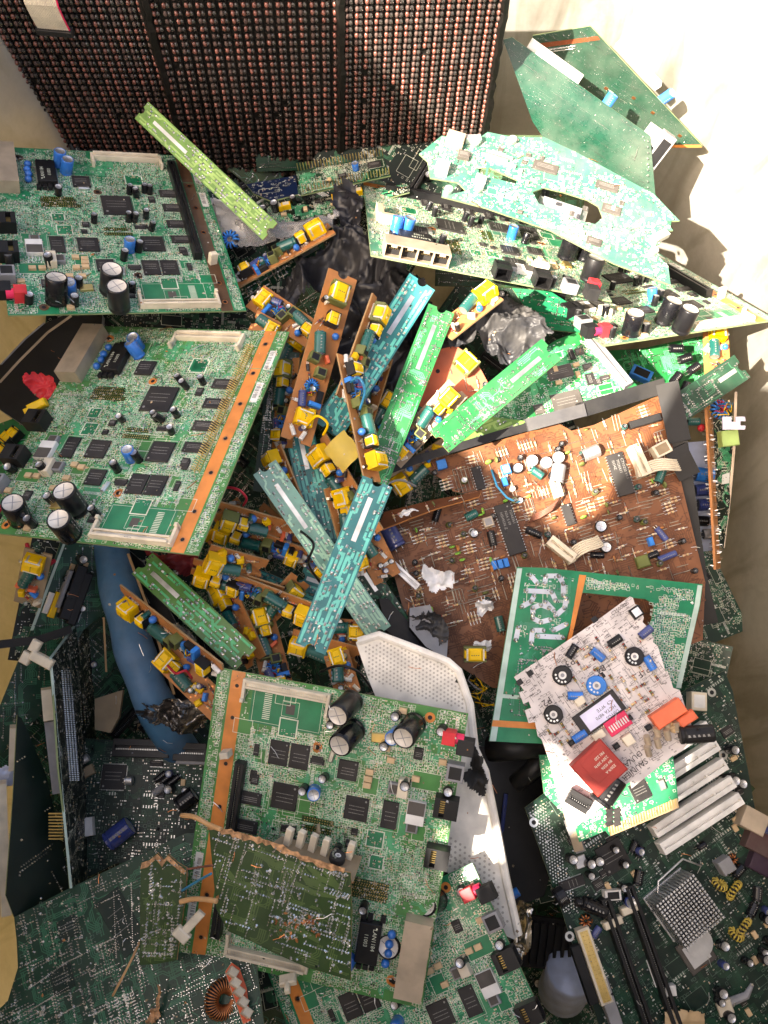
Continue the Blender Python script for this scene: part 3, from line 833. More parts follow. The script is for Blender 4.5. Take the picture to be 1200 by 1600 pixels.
# ------------------------------------------------------------------ LED display modules at the back
PL = frame3((0, 0, .76), (790, 0, .76), (752, 215, .925))
def led_panel(out, ncol, label, seed):
    q = [PL.loc(*p) for p in out]                      # tl tr br bl
    t = thing('display_module', PL, label, 'display panel', 'dark display modules leaning at the back')
    b = MB(); slab(b, q, 'ledblack', 'black', 'black', 14)
    r = random.Random(seed)
    (ax, ay), (bx, by), (cx_, cy_), (dx, dy) = q
    h = math.hypot(dx - ax, dy - ay); wd = math.hypot(bx - ax, by - ay)
    nrow = int(h / (wd / ncol) * 1.22)
    led = MB(); led.lathe([(1.95 * mm, -.5 * mm), (1.95 * mm, 1.2 * mm), (1.8 * mm, 2.4 * mm), (1.0 * mm, 3.3 * mm), (1e-5, 3.6 * mm)], 'led', 10); led.v = [(x, y * 1.5, z) for x, y, z in led.v]
    lm = led.mesh('led', True); ld = MB(); ld.add(list(led.v), list(led.f), 'led_dim'); lmd = ld.mesh('led', True)
    spots = []
    for i in range(ncol):
        u = (i + .5) / ncol
        # ribs between the columns with a small louvre over every lamp
        x0, y0 = ax + (bx - ax) * (i / ncol), ay + (by - ay) * (i / ncol); x1, y1 = dx + (cx_ - dx) * (i / ncol), dy + (cy_ - dy) * (i / ncol)
        b.tube([(x0, y0, .5 * mm), (x1, y1, .5 * mm)], 1.0 * mm, 'ledblack', 5)
        for j in range(nrow):
            v = (j + .5) / nrow
            x = (ax + (bx - ax) * u) * (1 - v) + (dx + (cx_ - dx) * u) * v; y = (ay + (by - ay) * u) * (1 - v) + (dy + (cy_ - dy) * u) * v
            spots.append((x + r.uniform(-.4, .4) * mm, y + r.uniform(-.4, .4) * mm))
            sc = [(vx * 1.0 + x + 3.6 * mm, vy + y, vz * .9) for vx, vy, vz in led.v]
            b.add(sc, led.f, 'scallop'); b.box(x - 3.0 * mm, y + 3.0 * mm, 0, x + 4.8 * mm, y + 3.5 * mm, 1.6 * mm, 'ledblack')
    # frame lip and dirt crust on the seam
    for (p, s_) in ((q[0], q[3]), (q[1], q[2]), (q[3], q[2])):
        n = 30
        b.tube([(p[0] + (s_[0] - p[0]) * k / n + r.uniform(-1, 1) * mm, p[1] + (s_[1] - p[1]) * k / n + r.uniform(-1, 1) * mm, 1 * mm) for k in range(n + 1)], [r.uniform(3.2, 5.2) * mm for _ in range(n + 1)], 'ledblack', 6)
    obj('panel_face', b.mesh('panel_face'), t)
    for k, (x, y) in enumerate(spots[:0]): pass
    order = sorted(range(len(spots)), key=lambda k: -spots[k][1])
    vis = [k for k in order if in_view(PL, spots[k])]
    for k in vis[:100]: put(t, 'led', lmd if r.random() < .28 else lm, *spots[k])
    rest = MB(); src = led
    for k in order:
        if k in vis[:100]: continue
        x, y = spots[k]
        if r.random() < .02: continue
        rest.add([(v[0] + x, v[1] + y, v[2]) for v in src.v], src.f, 'led_dim' if r.random() < .3 else 'led')
    o = obj('led', rest.mesh('led_field', True), t); o['kind'] = 'stuff'
def in_view(fr, p):
    w_ = fr.o + fr.x * p[0] + fr.y * p[1] - CAM
    z = -w_.y * SP + w_.z * CP; yy = w_.y * CP + w_.z * SP
    return -z > 0 and abs(w_.x / -z) < 600 / FPX and 0 < 800 - yy / -z * FPX
if PL.y.z < 0 or True:
    pass
led_panel([(-100, -40), (212, -40), (296, 262), (66, 258)], 19, 'leftmost dark display module with a grid of pink lamps, behind the top left circuit board', 1)
led_panel([(217, -40), (532, -40), (532, 278), (299, 288)], 17, 'middle dark display module with pink lamps, wholly in shade between two seams', 2)
led_panel([(534, -40), (797, -40), (752, 238), (534, 262)], 16, 'right dark display module whose upper right half is in bright sun', 3)

# ------------------------------------------------------------------ the router board, made six times
def L2(fr, px, py):
    x, y = fr.loc(px, py); return x, y
BW, BH = .852 * SB, SB
def router_surface():
    b = MB(); poly = [(0, -BH), (BW, -BH), (BW, 0), (0, 0)]
    sx0, sx1 = .1735, .1845
    slab(b, poly, 'green', 'dkgreen', 'edgegreen', 1.6)
    for name_, me_, x_, y_, rz_, k_ in RI:
        if name_ == 'chip' and 'size' in me_:
            w_, h_ = me_['size']; w_ = w_ / 2 + 1.9; h_ = h_ / 2 + 1.9; b.rect(x_ - w_ * mm, y_ - h_ * mm, x_ + w_ * mm, y_ + h_ * mm, .35 * mm, 3e-4, 'silk')
    hs = []
    b.quad(sx0, -BH + 1e-4, sx1, -1e-4, Z1, 'orange')
    for v in (.07, .22, .37, .53, .68, .84, .95): b.disc((sx0 + sx1) / 2, -v * SB, 1.6 * mm, Z3, 'black', 12); b.disc((sx0 + sx1) / 2, -v * SB, 2.6 * mm, Z2, 'copper', 12)
    av = [(sx0 - 1 * mm, -1, sx1 + 1 * mm, 1)]
    # areas kept plain: the socket area at the bottom right, a corner
    av.append((.108, -.224, .166, -.192))
    dress(b, poly, 'smd', 11, avoid=av, dens=1.15)
    r = random.Random(5)
    for (vw, px, py, s_) in ((FC, 586, 1311, 12), (FC, 588, 1347, 10), (FB, 221, 792, 13), (FB, 312, 573, 13), (FA, 207, 281, 13)):
        x, y = vw.loc(px, py); k = s_ * mm / 2
        b.quad(x - k * 1.15, y - k * 1.15, x + k * 1.15, y + k * 1.15, 2.9e-4, 'silk'); b.quad(x - k, y - k, x + k, y + k, 3.4e-4, 'jade')
    for (vw, pa, pb) in ((FA, (62, 311), (120, 316)), (FA, (64, 319), (127, 324)), (FA, (162, 357), (205, 360)), (FA, (162, 364), (208, 368)), (FC, (545, 1382), (606, 1392)), (FC, (546, 1396), (604, 1406))):
        (xa, ya), (xb, yb) = vw.loc(*pa), vw.loc(*pb); ym = (ya + yb) / 2; xa, xb = min(xa, xb), max(xa, xb)
        b.quad(xa, ym - 2.4 * mm, xb, ym + 2.4 * mm, 2.9e-4, 'army'); n = int((xb - xa) / (2 * mm))
        for i in range(n):
            for s_ in (-1, 1): b.disc(xa + (i + .5) * 2 * mm, ym + s_ * 1.1 * mm, .55 * mm, 3.5e-4, 'gold', 6)
    for (vw, px, py) in ((FB, 172, 530), (FC, 496, 1168), (FC, 672, 1121), (FC, 615, 1534), (FB, 239, 596), (FB, 184.5, 771)):
        x, y = vw.loc(px, py); b.disc(x, y, 4 * mm, 2.9e-4, 'orange', 14); b.disc(x, y, 1.8 * mm, 3.5e-4, 'black', 10)
    # the socket area at the bottom
    b.quad(.108, -.2235, .166, -.1925, Z1, 'jade')
    b.rect(.110, -.222, .164, -.194, .3 * mm, Z2, 'silk'); b.rect(.128, -.214, .141, -.202, .3 * mm, Z2, 'silk'); b.quad(.131, -.212, .138, -.204, Z3, 'chipgrey')
    for i in range(14): b.quad(.150 + 0, -.217 + i * 1.5 * mm, .156, -.2163 + i * 1.5 * mm, Z2, 'silk')
    # edge strip: small footprints, labels and the board's number
    y = -.09
    while y > -.205:
        b.rect(.1868, y - 2 * mm, .1905, y + 2 * mm, .35 * mm, 2.9e-4, 'silk'); b.quad(.1875, y - .8 * mm, .1898, y + .2 * mm, 3.4e-4, 'tin'); y -= r.uniform(6, 9) * mm
    for y in (-.035, -.072):
        b.quad(.1863, y - 11 * mm, .1925, y + 11 * mm, 3.4e-4, 'labelw')
        for i in range(22):
            if r.random() < .6: b.quad(.187, y - 10 * mm + i * .9 * mm, .1905, y - 10 * mm + (i + .5) * .9 * mm, 4e-4, 'chip')
    for i, s_ in enumerate(('USBL047', 'REV.0  GP', '308.00170')): b.text(s_, .1882 + i * 2.6 * mm - .3 * mm, -.2285, 2.9 * mm, math.pi / 2, 3.6e-4, 'silk')
    # the underside, as it would be seen from below
    sub = MB(); dress(sub, poly, 'solder', 12, tr='dktr', dens=.35)
    b.add([(x, y, -z - 1.6 * mm) for x, y, z in sub.v], [], 'tin') if 0 else None
    base = len(b.v); b.v.extend([(x, y, -z - 1.6 * mm) for x, y, z in sub.v])
    for f, k in zip(sub.f, sub.m): b.f.append(tuple(base + i for i in f[::-1])); b.m.append(b.mi(sub.mats[k]))
    return b.mesh('circuit_board')
RI = []                      # (part name, mesh, x, y, rz)
def ri(name, me, vw, px, py, rz=0.0, key=None):
    x, y = vw.loc(px, py); RI.append((name, me, x, y, rz, key))
P = math.pi
for (px, py, w_, h_) in ((436, 1176, 15, 19), (468, 1182, 15, 19), (396, 1212, 5, 9), (388, 1246, 21, 10), (382, 1290, 21, 10), (444.8, 1244, 20, 20), (543.6, 1203, 15, 15), (557, 1263, 18, 18), (609, 1273, 12, 21),
                         (496, 1186, 9, 4.5), (654, 1177, 7, 9), (554, 1299, 5, 5), (446, 1294, 7, 5), (401, 1171, 4, 9), (524, 1119, 7, 6)):
    ri('chip', chip(w_, h_, 1.6, 'all' if w_ > 12 and abs(w_ - h_) < 4 else 'tb' if w_ > h_ else 'lr', 'chip', 0), FC, px, py)
for (px, py, w_, h_) in ((266, 304, 21, 10), (272, 326, 21, 10), (183, 322, 27, 27), (127, 285, 16, 16), (237, 313, 6, 8), (218, 356, 9, 4), (285, 392, 6, 8), (134, 352, 6, 6), (210, 418, 11, 4)):
    ri('chip', chip(w_, h_, 1.8, 'all' if w_ == h_ else 'tb', 'chip', 1), FA, px, py)
def lan():
    b = MB(); b.box(-8.5 * mm, -16 * mm, .3 * mm, 8.5 * mm, 16 * mm, 7 * mm, 'black', .5 * mm)
    for s_ in (-1, 1):
        for i in range(20): b.box(min(s_ * 8.5 * mm, s_ * 10 * mm), (-15 + i * 1.55) * mm, 0, max(s_ * 8.5 * mm, s_ * 10 * mm), (-14.5 + i * 1.55) * mm, .6 * mm, 'tin')
    b.text('LAN1184', 2.5 * mm, 12.5 * mm, 4.4 * mm, -P / 2, 7.05 * mm, 'silk'); b.text('11003', -3.5 * mm, 8 * mm, 4.2 * mm, -P / 2, 7.05 * mm, 'silk'); b.disc(5 * mm, 13 * mm, .7 * mm, 7.05 * mm, 'silk')
    return b.mesh('chip')
ri('network_transformer', lan(), FC, 577, 1468, P)
for q in ((613, 1457), (609, 1472), (608, 1486), (603, 1502)): ri('bead_capacitor', bead(3.4, 3.2), FC, *q)
ri('power_chip', powerchip(14, 24), FC, 651, 1262, P)
ri('connector', longconn(64, 7, 6.5), FC, 449, 1078, P)
ri('connector', longconn(62, 7, 6.5), FA, 197, 250, 0, 'top')
RI.append(('slot', slotbar(140, 7.5, 9, 'black'), .166, -.092, P / 2, 'slot'))
RI.append(('latch', block(7, 5, 12, 'cream', .8), .1785, -.166, .3, 'slot'))
for (u, v, r_, h_) in ((.165, .94, 9, 24), (.36, .882, 9.2, 26), (.381, .976, 9, 26)): RI.append(('capacitor', cap(r_, h_), u * SB, -v * SB, 2.0, 'big'))
ri('capacitor', cap(5.4, 16, 'capblue'), FA, 110, 460, 1.9); ri('capacitor', cap(3.6, 10), FA, 123, 448, 1.1)
for (px, py, r_, h_, c) in ((45, 473, 3.6, 10, 'black'), (117, 477, 3.6, 11, 'capblack'), (79, 415, 3.8, 12, 'capblack'), (16, 415, 3.6, 10, 'black'), (202, 392, 5, 13, 'capblue'), (216, 393, 3.4, 11, 'capblack'), (193, 406, 3.4, 11, 'capblack'),
                         (207, 457, 3.2, 10, 'capblack'), (202, 303, 3, 10, 'capblack'), (213, 308, 3, 10, 'capblack'), (226, 301, 3, 9, 'capblack'), (234, 303, 3, 9, 'capblack'), (201, 346, 3, 10, 'capblack'), (210, 346, 3, 10, 'capblack'),
                         (228, 341, 3, 10, 'capblack'), (236, 360, 3, 9, 'capblack'), (147, 348, 3, 9, 'capblack'), (91, 304, 3.4, 10, 'capblack'), (92, 259, 5.6, 16, 'capblue'), (103, 270, 5.6, 16, 'capblue')):
    ri('capacitor', cap(r_, h_, c), FA, px, py, 2.0)
RI.append(('phono_socket', rca(), .049 * SB + .0, -.921 * SB, 0, None))
ri('jack', jack(15, 18, 12), FC, 698, 1256, -P / 2); ri('jack', jack(15, 18, 12), FC, 684, 1333, -P / 2)
ri('power_socket', block(13, 12, 11, 'blackrough', .6), FC, 728, 1163, 0, 'side'); ri('side_socket', block(13, 13, 10, 'grey', .5, 'blackrough'), FC, 712, 1202)
RI.append(('socket_block', quadjack(60, 21, 13), .012, -.041, 0, None))
for q in ((590, 1182), (611, 1187), (578, 1205), (594, 1206), (576, 1216), (574, 1226), (588, 1233), (650, 1216), (666, 1219), (692, 1190), (604, 1168), (630, 1110)): ri('tantalum_capacitor', block(6, 4.4, 2.6, 'tan', .3), FC, *q)
for q in ((616, 1230), (644, 1290)): ri('inductor', block(9, 9, 4, 'grey', .6, 'chipgrey'), FC, *q)
ri('relay', block(8, 14, 8, 'cream', .4), FC, 631, 1228)
ri('crystal', block(10, 4, 3, 'tin', .8), FC, 519, 1180, 1.4); ri('crystal', block(10, 4, 3, 'tin', .8), FA, 131, 296)
for k in range(4): ri('ferrite', block(4, 5, 4, 'black', .3), FA, 61 + k * 9, 295)
for k in range(4): ri('ferrite', block(4, 4, 3, 'black', .3), FA, 60 + k * 0 + k * 9, 255)
ri('crystal', block(11, 7, 2.5, 'gold', .5), FC, 592, 1182 - 30, .1)
ROUTER = router_surface()
def router(fr, label, seed, skip=(), tilt=None, surface=None, fern=False):
    t = thing('circuit_board', fr, label, 'circuit board', 'matching green network boards')
    bo = obj('board', surface or ROUTER, t)
    if surface is None and fern:
        bo.material_slots[0].link = 'OBJECT'; bo.material_slots[0].material = M('fern')
    r = random.Random(seed)
    if seed in (4, 5): bo.material_slots[0].link = 'OBJECT'; bo.material_slots[0].material = M('glare_green')
    if seed == 1: bo.material_slots[ROUTER.materials.find('orange')].link = 'OBJECT'; bo.material_slots[ROUTER.materials.find('orange')].material = M('dktape')
    r2 = random.Random(seed * 7)
    for name, me, x, y, rz, key in RI:
        if key in skip or (key is None and name in ('capacitor', 'tantalum_capacitor', 'ferrite', 'crystal') and seed > 1 and r2.random() < .16): continue
        tl = None
        if name == 'capacitor':
            a = 7 if me.name.startswith('cap') else 0
            tl = (r.gauss(0, 6), r.gauss(0, 6))
            if tilt and key == 'big': tl = tilt
        put(t, name, me, x, y, 0, rz, tl)
    if 'slot' in skip:
        b = MB()
        for i in range(60):
            for s_ in (0, 1):
                b.tube([(.1655 + s_ * 4.2 * mm, -.022 - i * 2.3 * mm, 0), (.1655 + s_ * 4.2 * mm + 1.2 * mm, -.022 - i * 2.3 * mm, 3.4 * mm), (.1655 + s_ * 4.2 * mm - 1 * mm, -.022 - i * 2.3 * mm, 5.5 * mm)], .45 * mm, 'gold', 4)
        obj('pin_row', b.mesh('pin_row'), t)
    return t
rA = router(FA, 'bright green board at the top left with a black slot along its right side', 1)
rB = router(FB, 'green board with bare bent pins beside its orange stripe, below the top left board', 2, skip=('slot',), fern=True)
rC = router(FC, 'upside down green board at the bottom centre, partly under a dark solder side board', 3, tilt=(21, 9), fern=True)
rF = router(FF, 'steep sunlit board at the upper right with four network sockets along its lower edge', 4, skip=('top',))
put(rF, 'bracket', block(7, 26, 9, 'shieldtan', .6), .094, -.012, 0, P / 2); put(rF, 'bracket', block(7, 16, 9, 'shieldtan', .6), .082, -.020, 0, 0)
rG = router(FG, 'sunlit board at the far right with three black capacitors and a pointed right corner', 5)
E1 = frame3((735, 1350, .70), (440, 1480, .72), (800, 1600, .72))
E1 = Frame(P3(735, 1350, .725) , E1.x, E1.y, E1.n)
# lies under the bottom centre board: its lower left corner is at the origin of view, so shift to the board's own corner
def corner_frame(px, py, d, ux, uy, du):     # frame whose (0,-BH) corner is seen at px,py; u axis runs to pixel (ux,uy)
    A = P3(px, py, d); U = P3(ux, uy, du)
    x = (U - A).normalized(); c = (CAM - A).normalized(); n = (c - x * c.dot(x)).normalized(); n = (n + Vector((0, -.10, 0))).normalized(); n = (n - x * n.dot(x)).normalized()
    y = n.cross(x)
    return Frame(A + y * BH, x, y, n)
rE = router(corner_frame(738, 1348, .668, 430, 1492, .70), 'shaded board lying at the bottom edge under the bottom centre board, with a red socket', 6)
# its twin of the bottom edge is turned so that its sockets face right

# ------------------------------------------------------------------ narrow power supply strips
STW = 26.0
def notch_poly(L, W, n0=True, n1=True):     # rectangle with a semicircular bite and clipped corners at its ends
    p = []
    def bite(x, s_):
        q = []
        for k in range(7):
            a = -P / 2 + P * k / 6
            q.append((x + s_ * W * .17 * math.cos(a), W / 2 + W * .17 * math.sin(a)))
        return q
    p += [(0, 0), (L, 0)]
    if n1: p += bite(L, -1)
    p += [(L, W), (0, W)]
    if n0: p += bite(0, 1)[::-1]
    return p
def comps(t, L, W, r, z, flip, dens=1.0, base='phen'):
    """the parts of a supply strip; z side +1 top, -1 below"""
    def pp(name, me, u, v, rz=0.0, tilt=None):
        o = put(t, name, me, u * L, v * W, 0, rz, tilt)
        if flip: o.matrix_local = Matrix.Translation((0, 0, -1.6 * mm)) @ Matrix.Scale(-1, 4, (0, 0, 1)) @ o.matrix_local if False else Matrix.Translation((u * L, v * W, -1.6 * mm)) @ Matrix.Rotation(P, 4, 'X') @ Matrix.Rotation(rz, 4, 'Z')
    sc = W / .026
    k = min(1.0, L / .10)
    pp('transformer', transformer(18 * sc, 21 * sc, 15, 'yellow', 'white', r.choice(('yellow', 'yellow', 'oliveg'))), .14, .48, r.choice((0, P / 2)))
    if L > .07: pp('choke', transformer(12 * sc, 14 * sc, 13, 'yellow', 'cream', 'black'), .29, .52, P / 2)
    pp('capacitor', lyingcap(5.2, 19, 'capteal'), .43 + r.uniform(-.02, .02), .35, r.uniform(-.3, .3))
    pp('capacitor', bead(3.2, 3.6, 'capblue'), .37, .78)
    if L > .08:
        for u, v in ((.53, .3), (.60, .62)): pp('inductor', block(8, 9, 9, 'oliveg', .4, 'black'), u, v, r.uniform(-.2, .2))
        pp('coil', coil(4.2, 2, 'blue', 13), .68, .5)
        pp('wire_tangle', wireset(5, 6, r.randint(0, 4)), .70, .45)
        pp('capacitor', lyingcap(3.6, 14, 'capnavy'), .77, .3, .2)
        pp('capacitor', block(4, 11, 7, 'blue', .8), .78, .72)
        pp('transformer', transformer(15 * sc, 17 * sc, 12, 'yellow', 'white', r.choice(('yellow', 'black', 'oliveg'))), .87, .5)
        pp('fuse_clip', lyingcap(2, 8, 'white'), .95, .3, .6); pp('fuse_clip', lyingcap(2, 8, 'white'), .96, .65, -.3)
        pp('chip', block(11, 5, 5, 'black', .4), .73, .82)
    for _ in range(int(7 * dens)):
        q_ = r.randrange(5); u, v = r.uniform(.08, .95), r.uniform(.1, .9)
        if q_ == 0: pp('capacitor', cap(2.4, 8, r.choice(('capnavy', 'capblack', 'capteal'))), u, v)
        elif q_ == 1: pp('yellow_tape_coil', block(5, 6, 5, 'yellow', 1), u, v, r.uniform(0, 3))
        elif q_ == 2: pp('capacitor', block(3, 7, 6, r.choice(('blue', 'coral', 'cream')), .6), u, v, r.uniform(0, 3))
        elif q_ == 3: pp('diode', lyingcap(1.5, 6, 'black'), u, v, r.uniform(0, 3))
        else: pp('fuse_clip', lyingcap(1.6, 6, 'white'), u, v, r.uniform(0, 3))
    for _ in range(int(5 * dens)): pp('resistor', resistor(6.0, r.choice(('tan', 'brick', 'chipgrey')), r.randint(0, 1)), r.uniform(.25, .9), r.uniform(.15, .85), r.uniform(0, 3))
GS = 'narrow supply boards tangled in the middle'
def strip(label, a, b_, wpx, face='solder', cols=('teal', 'tealtr', 'phen'), roll=0.0, seed=1, group=GS, dens=1.0, name='supply_board', ends=(True, True), tag_label=None, populate=True, bare=False, dots=None):
    d = (a[2] + b_[2]) / 2; W = wpx / FPX * d
    fr, L = frame_axis(a, b_, roll)
    fr.o = fr.o - fr.y * (W / 2)
    t = thing(name, fr, label, 'supply board', group)
    r = random.Random(seed)
    poly = notch_poly(L, W, *ends)
    bd = MB()
    if face == 'solder':
        slab(bd, poly, cols[0], cols[2], 'edge' if cols[2].startswith('phen') else 'edgegreen', 1.6)
        av = []
        lx0, lx1 = L * .10, L * .36
        bd.quad(lx0, W * .41, lx1, W * .57, 3.2e-4, 'tin' if not bare else 'labelw'); av = [(lx0 - mm, W * .32, lx1 + mm, W * .66)]
        if dots: dress(bd, poly, 'solder', seed, avoid=av, tr=cols[1], dens=dots)
        else:
            dress(bd, poly, 'strip', seed, avoid=av, tr=cols[1])
            for k in range(6): 
                x = lx0 + (lx1 - lx0) * k / 5
                for v in (.18, .8): bd.bump(x + r.uniform(-1, 1) * mm, W * v, .9 * mm, .8 * mm, 'solder', 8)
        obj('board', bd.mesh('board'), t)
        if populate: comps(t, L, W, r, -1, True, .5)
    else:
        slab(bd, poly, cols[0], cols[1], 'edge', 1.6)
        for _ in range(20):
            x, y = r.uniform(.05, .95) * L, r.uniform(.1, .9) * W
            bd.disc(x, y, .8 * mm, Z1, 'copper', 8)
        # solder on its back
        sb = MB(); dress(sb, poly, 'strip', seed, tr=cols[1] if cols[1] != 'phen' else 'leaftr')
        base = len(bd.v); bd.v.extend([(x, y, -z - 1.6 * mm) for x, y, z in sb.v])
        for f, k in zip(sb.f, sb.m): bd.f.append(tuple(base + i for i in f[::-1])); bd.m.append(bd.mi(sb.mats[k]))
        obj('board', bd.mesh('board'), t)
        comps(t, L, W, r, 1, False, dens * 1.6)
    return t
TE, PA_, LE, LI, DK = ('teal', 'tealtr', 'phen'), ('pale', 'paletr', 'phen'), ('leaf', 'leaftr', 'phen'), ('lime', 'limetr', 'phen'), ('dkgreen', 'dktr', 'phen')
OR, OW = ('phen', 'dkgreen'), ('phen2', 'leaf')
strip('lime green strip leaning on the display modules above the top left board', (221, 172, .83), (422, 362, .80), 34, cols=LI, seed=21, populate=False, bare=True, dots=None)
strip('teal strip with a silver bar, sunlit at its top, upper end beside the black bag', (660, 440, .765), (512, 672, .745), 48, cols=TE, seed=22)
strip('green strip dotted with solder, sunlit, just right of the long teal strip', (690, 482, .76), (584, 752, .735), 44, cols=LE, seed=23, dots=1.6)
strip('frontmost bright teal strip running from the centre down to the left', (590, 752, .66), (485, 1014, .655), 50, cols=TE, seed=24)
strip('teal strip half hidden under the pale strip, left of the centre', (466, 668, .76), (508, 850, .75), 46, cols=TE, seed=25)
strip('pale washed green strip crossing beneath the frontmost teal strip', (413, 730, .715), (594, 990, .73), 42, cols=PA_, seed=26)
strip('dusty green strip lying below the left orange striped board', (222, 880, .72), (384, 1030, .69), 46, cols=('olive', 'leaftr', 'phen'), seed=27)
strip('green strip with pale edge crossing from the red panel to the sunlit board', (862, 545, .735), (686, 690, .725), 46, cols=LE, seed=28, dots=1.8, roll=14)
strip('dark green strip pointing up and right by the right corner of the bin', (1160, 572, .80), (1058, 640, .79), 44, cols=DK, seed=29, dots=1.2, populate=False)
strip('shaded teal strip seen between two component strips, above the yellow paper', (560, 600, .775), (505, 668, .77), 44, cols=TE, seed=30, populate=False)
strip('dark green strip dotted with solder beside the orange stripe of the left board', (445, 548, .79), (418, 770, .79), 46, cols=('dkgreen', 'dktr', 'dkgreen'), seed=31, dots=1.6, populate=False)
strip('green strip edge on beneath the upper orange strip near the black bag', (512, 378, .84), (366, 462, .83), 38, cols=DK, seed=32, roll=-35, dots=1.5)
strip('small green strip end poking out below the clump of yellow parts', (470, 900, .76), (560, 930, .77), 40, cols=TE, seed=33, populate=False)
# component side up
strip('orange edged strip with a yellow transformer, just above the black bag fold', (518, 356, .82), (368, 440, .82), 40, 'comp', OR, 62, 41)
strip('orange strip with a square yellow transformer, left end with a blue coil', (520, 545, .77), (398, 462, .79), 46, 'comp', OR, 18, 42)
strip('long orange strip of yellow, teal and blue parts standing upright above centre', (536, 428, .755), (462, 690, .725), 50, 'comp', OR, -14, 43)
strip('orange strip seen edge on with a teal capacitor, left of the long teal strip', (592, 468, .75), (536, 625, .74), 44, 'comp', OR, -58, 44)
strip('orange strip edge on whose parts lean over the yellow paper tag', (583, 752, .71), (540, 556, .73), 44, 'comp', OR, 58, 45)
strip('orange strip under the paper tag with a teal capacitor near its lower end', (495, 690, .75), (583, 838, .735), 46, 'comp', OR, 38, 46)
strip('greyish orange strip with a yellow transformer below the red panel', (716, 606, .755), (612, 718, .765), 40, 'comp', OW, 0, 47)
strip('short orange strip with a yellow transformer left of the brown board', (560, 812, .76), (606, 905, .76), 46, 'comp', OR, -10, 48)
strip('sunlit orange strip of blue and white parts under the socket board', (772, 458, .775), (692, 520, .765), 44, 'comp', OR, 42, 49)
strip('topmost orange strip of the clump of yellow parts by the left board corner', (340, 798, .715), (482, 838, .735), 42, 'comp', OR, 50, 50)
strip('second orange strip of the clump of yellow parts, burnt at its right end', (330, 815, .74), (478, 872, .745), 42, 'comp', OR, 54, 51)
strip('middle strip of the clump with a big yellow block at its left end', (322, 868, .705), (412, 892, .725), 46, 'comp', OR, 40, 52)
strip('fourth strip of the clump with white fuse ends beside the torn edge', (300, 885, .725), (440, 930, .735), 42, 'comp', OR, 56, 53)
strip('lowest strip of the clump with yellow parts hanging below its edge', (500, 962, .72), (350, 905, .73), 42, 'comp', ('phen', 'dkgreen'), -52, 54)
strip('long orange strip seen edge on to the right of the blue pipe', (190, 928, .715), (348, 1052, .665), 44, 'comp', OR, 66, 55)
strip('orange strip with a large yellow transformer touching the bottom centre board', (252, 1020, .72), (345, 1110, .70), 44, 'comp', OR, 12, 56)
strip('orange strip with a blue coil standing under the dusty green strip', (345, 910, .75), (400, 1035, .72), 44, 'comp', OR, 40, 57)
strip('dim orange strip with a yellow transformer and a tangle of coloured wire', (402, 950, .745), (440, 1090, .72), 46, 'comp', OR, -8, 58)
strip('orange strip with a yellow transformer to the right of the frontmost teal strip', (575, 990, .745), (470, 985, .75), 42, 'comp', OR, 0, 59)
strip('small orange strip of blue capacitors above the bottom centre board', (525, 1020, .72), (545, 1085, .71), 40, 'comp', OR, 0, 60)
strip('dirty orange strip with one yellow transformer at the far left wall', (60, 862, .72), (42, 945, .75), 42, 'comp', ('dktan', 'phen'), 10, 61)
strip('orange strip against the right wall below the sunlit pointed board', (1118, 512, .88), (1122, 600, .86), 40, 'comp', OR, -20, 62)
strip('short orange strip with notch above the left orange striped board', (432, 520, .775), (395, 500, .775), 34, 'comp', OR, 0, 63, dens=0)
strip('buried supply strip under the brown board at the left crack', (610, 760, .80), (700, 700, .80), 40, 'comp', OW, 30, 64)
strip('green strip end with holes touching the white grille', (620, 1075, .72), (560, 1050, .73), 30, cols=DK, seed=65, populate=False, ends=(True, False), dots=1)

for k, (lab, a_, c_, wp, fc, cl, rl) in enumerate((
    ('orange strip packed with yellow parts between the upright strip and the dark green one', (452, 560, .765), (440, 700, .76), 40, 'comp', OR, 40),
    ('orange strip edge on in the gap right of the dark green strip', (430, 700, .745), (470, 800, .74), 38, 'comp', OR, 62),
    ('orange strip with its parts facing the pale washed strip', (520, 760, .74), (560, 900, .745), 42, 'comp', OR, -50),
    ('orange strip lying flat below the clump, crossing toward the teal strip', (470, 905, .74), (372, 1010, .745), 40, 'comp', OR, -30),
    ('short orange strip with bright yellow parts under the lower end of the teal strip', (455, 1000, .735), (560, 1030, .73), 40, 'comp', OR, 30),
    ('teal strip buried under the clump of yellow parts', (380, 900, .765), (520, 960, .765), 40, 'solder', TE, 10),
    ('orange strip poking out under the right end of the clump', (400, 800, .755), (520, 900, .76), 40, 'comp', OR, 20),
    ('orange strip behind the black bag fold with yellow parts in shade', (470, 520, .80), (420, 600, .80), 40, 'comp', OR, -20),
    ('greyish orange strip under the two crossing strips above the brown board', (620, 620, .80), (570, 700, .80), 40, 'comp', OW, 20),
    ('green strip with solder rows in the gap below the red panel', (650, 600, .80), (640, 720, .80), 40, 'solder', DK, 10),
    ('orange strip end beside the yellow block at the left board corner', (318, 838, .75), (380, 790, .75), 38, 'comp', OR, -30),
    ('pale green strip low in the gap left of the brown board', (560, 880, .77), (640, 1000, .77), 38, 'solder', DK, 0),
    ('orange strip standing beside the long teal strip in shade', (600, 560, .79), (560, 690, .79), 38, 'comp', OR, 50))):
    strip(lab, a_, c_, wp, fc, cl, rl, 300 + k)
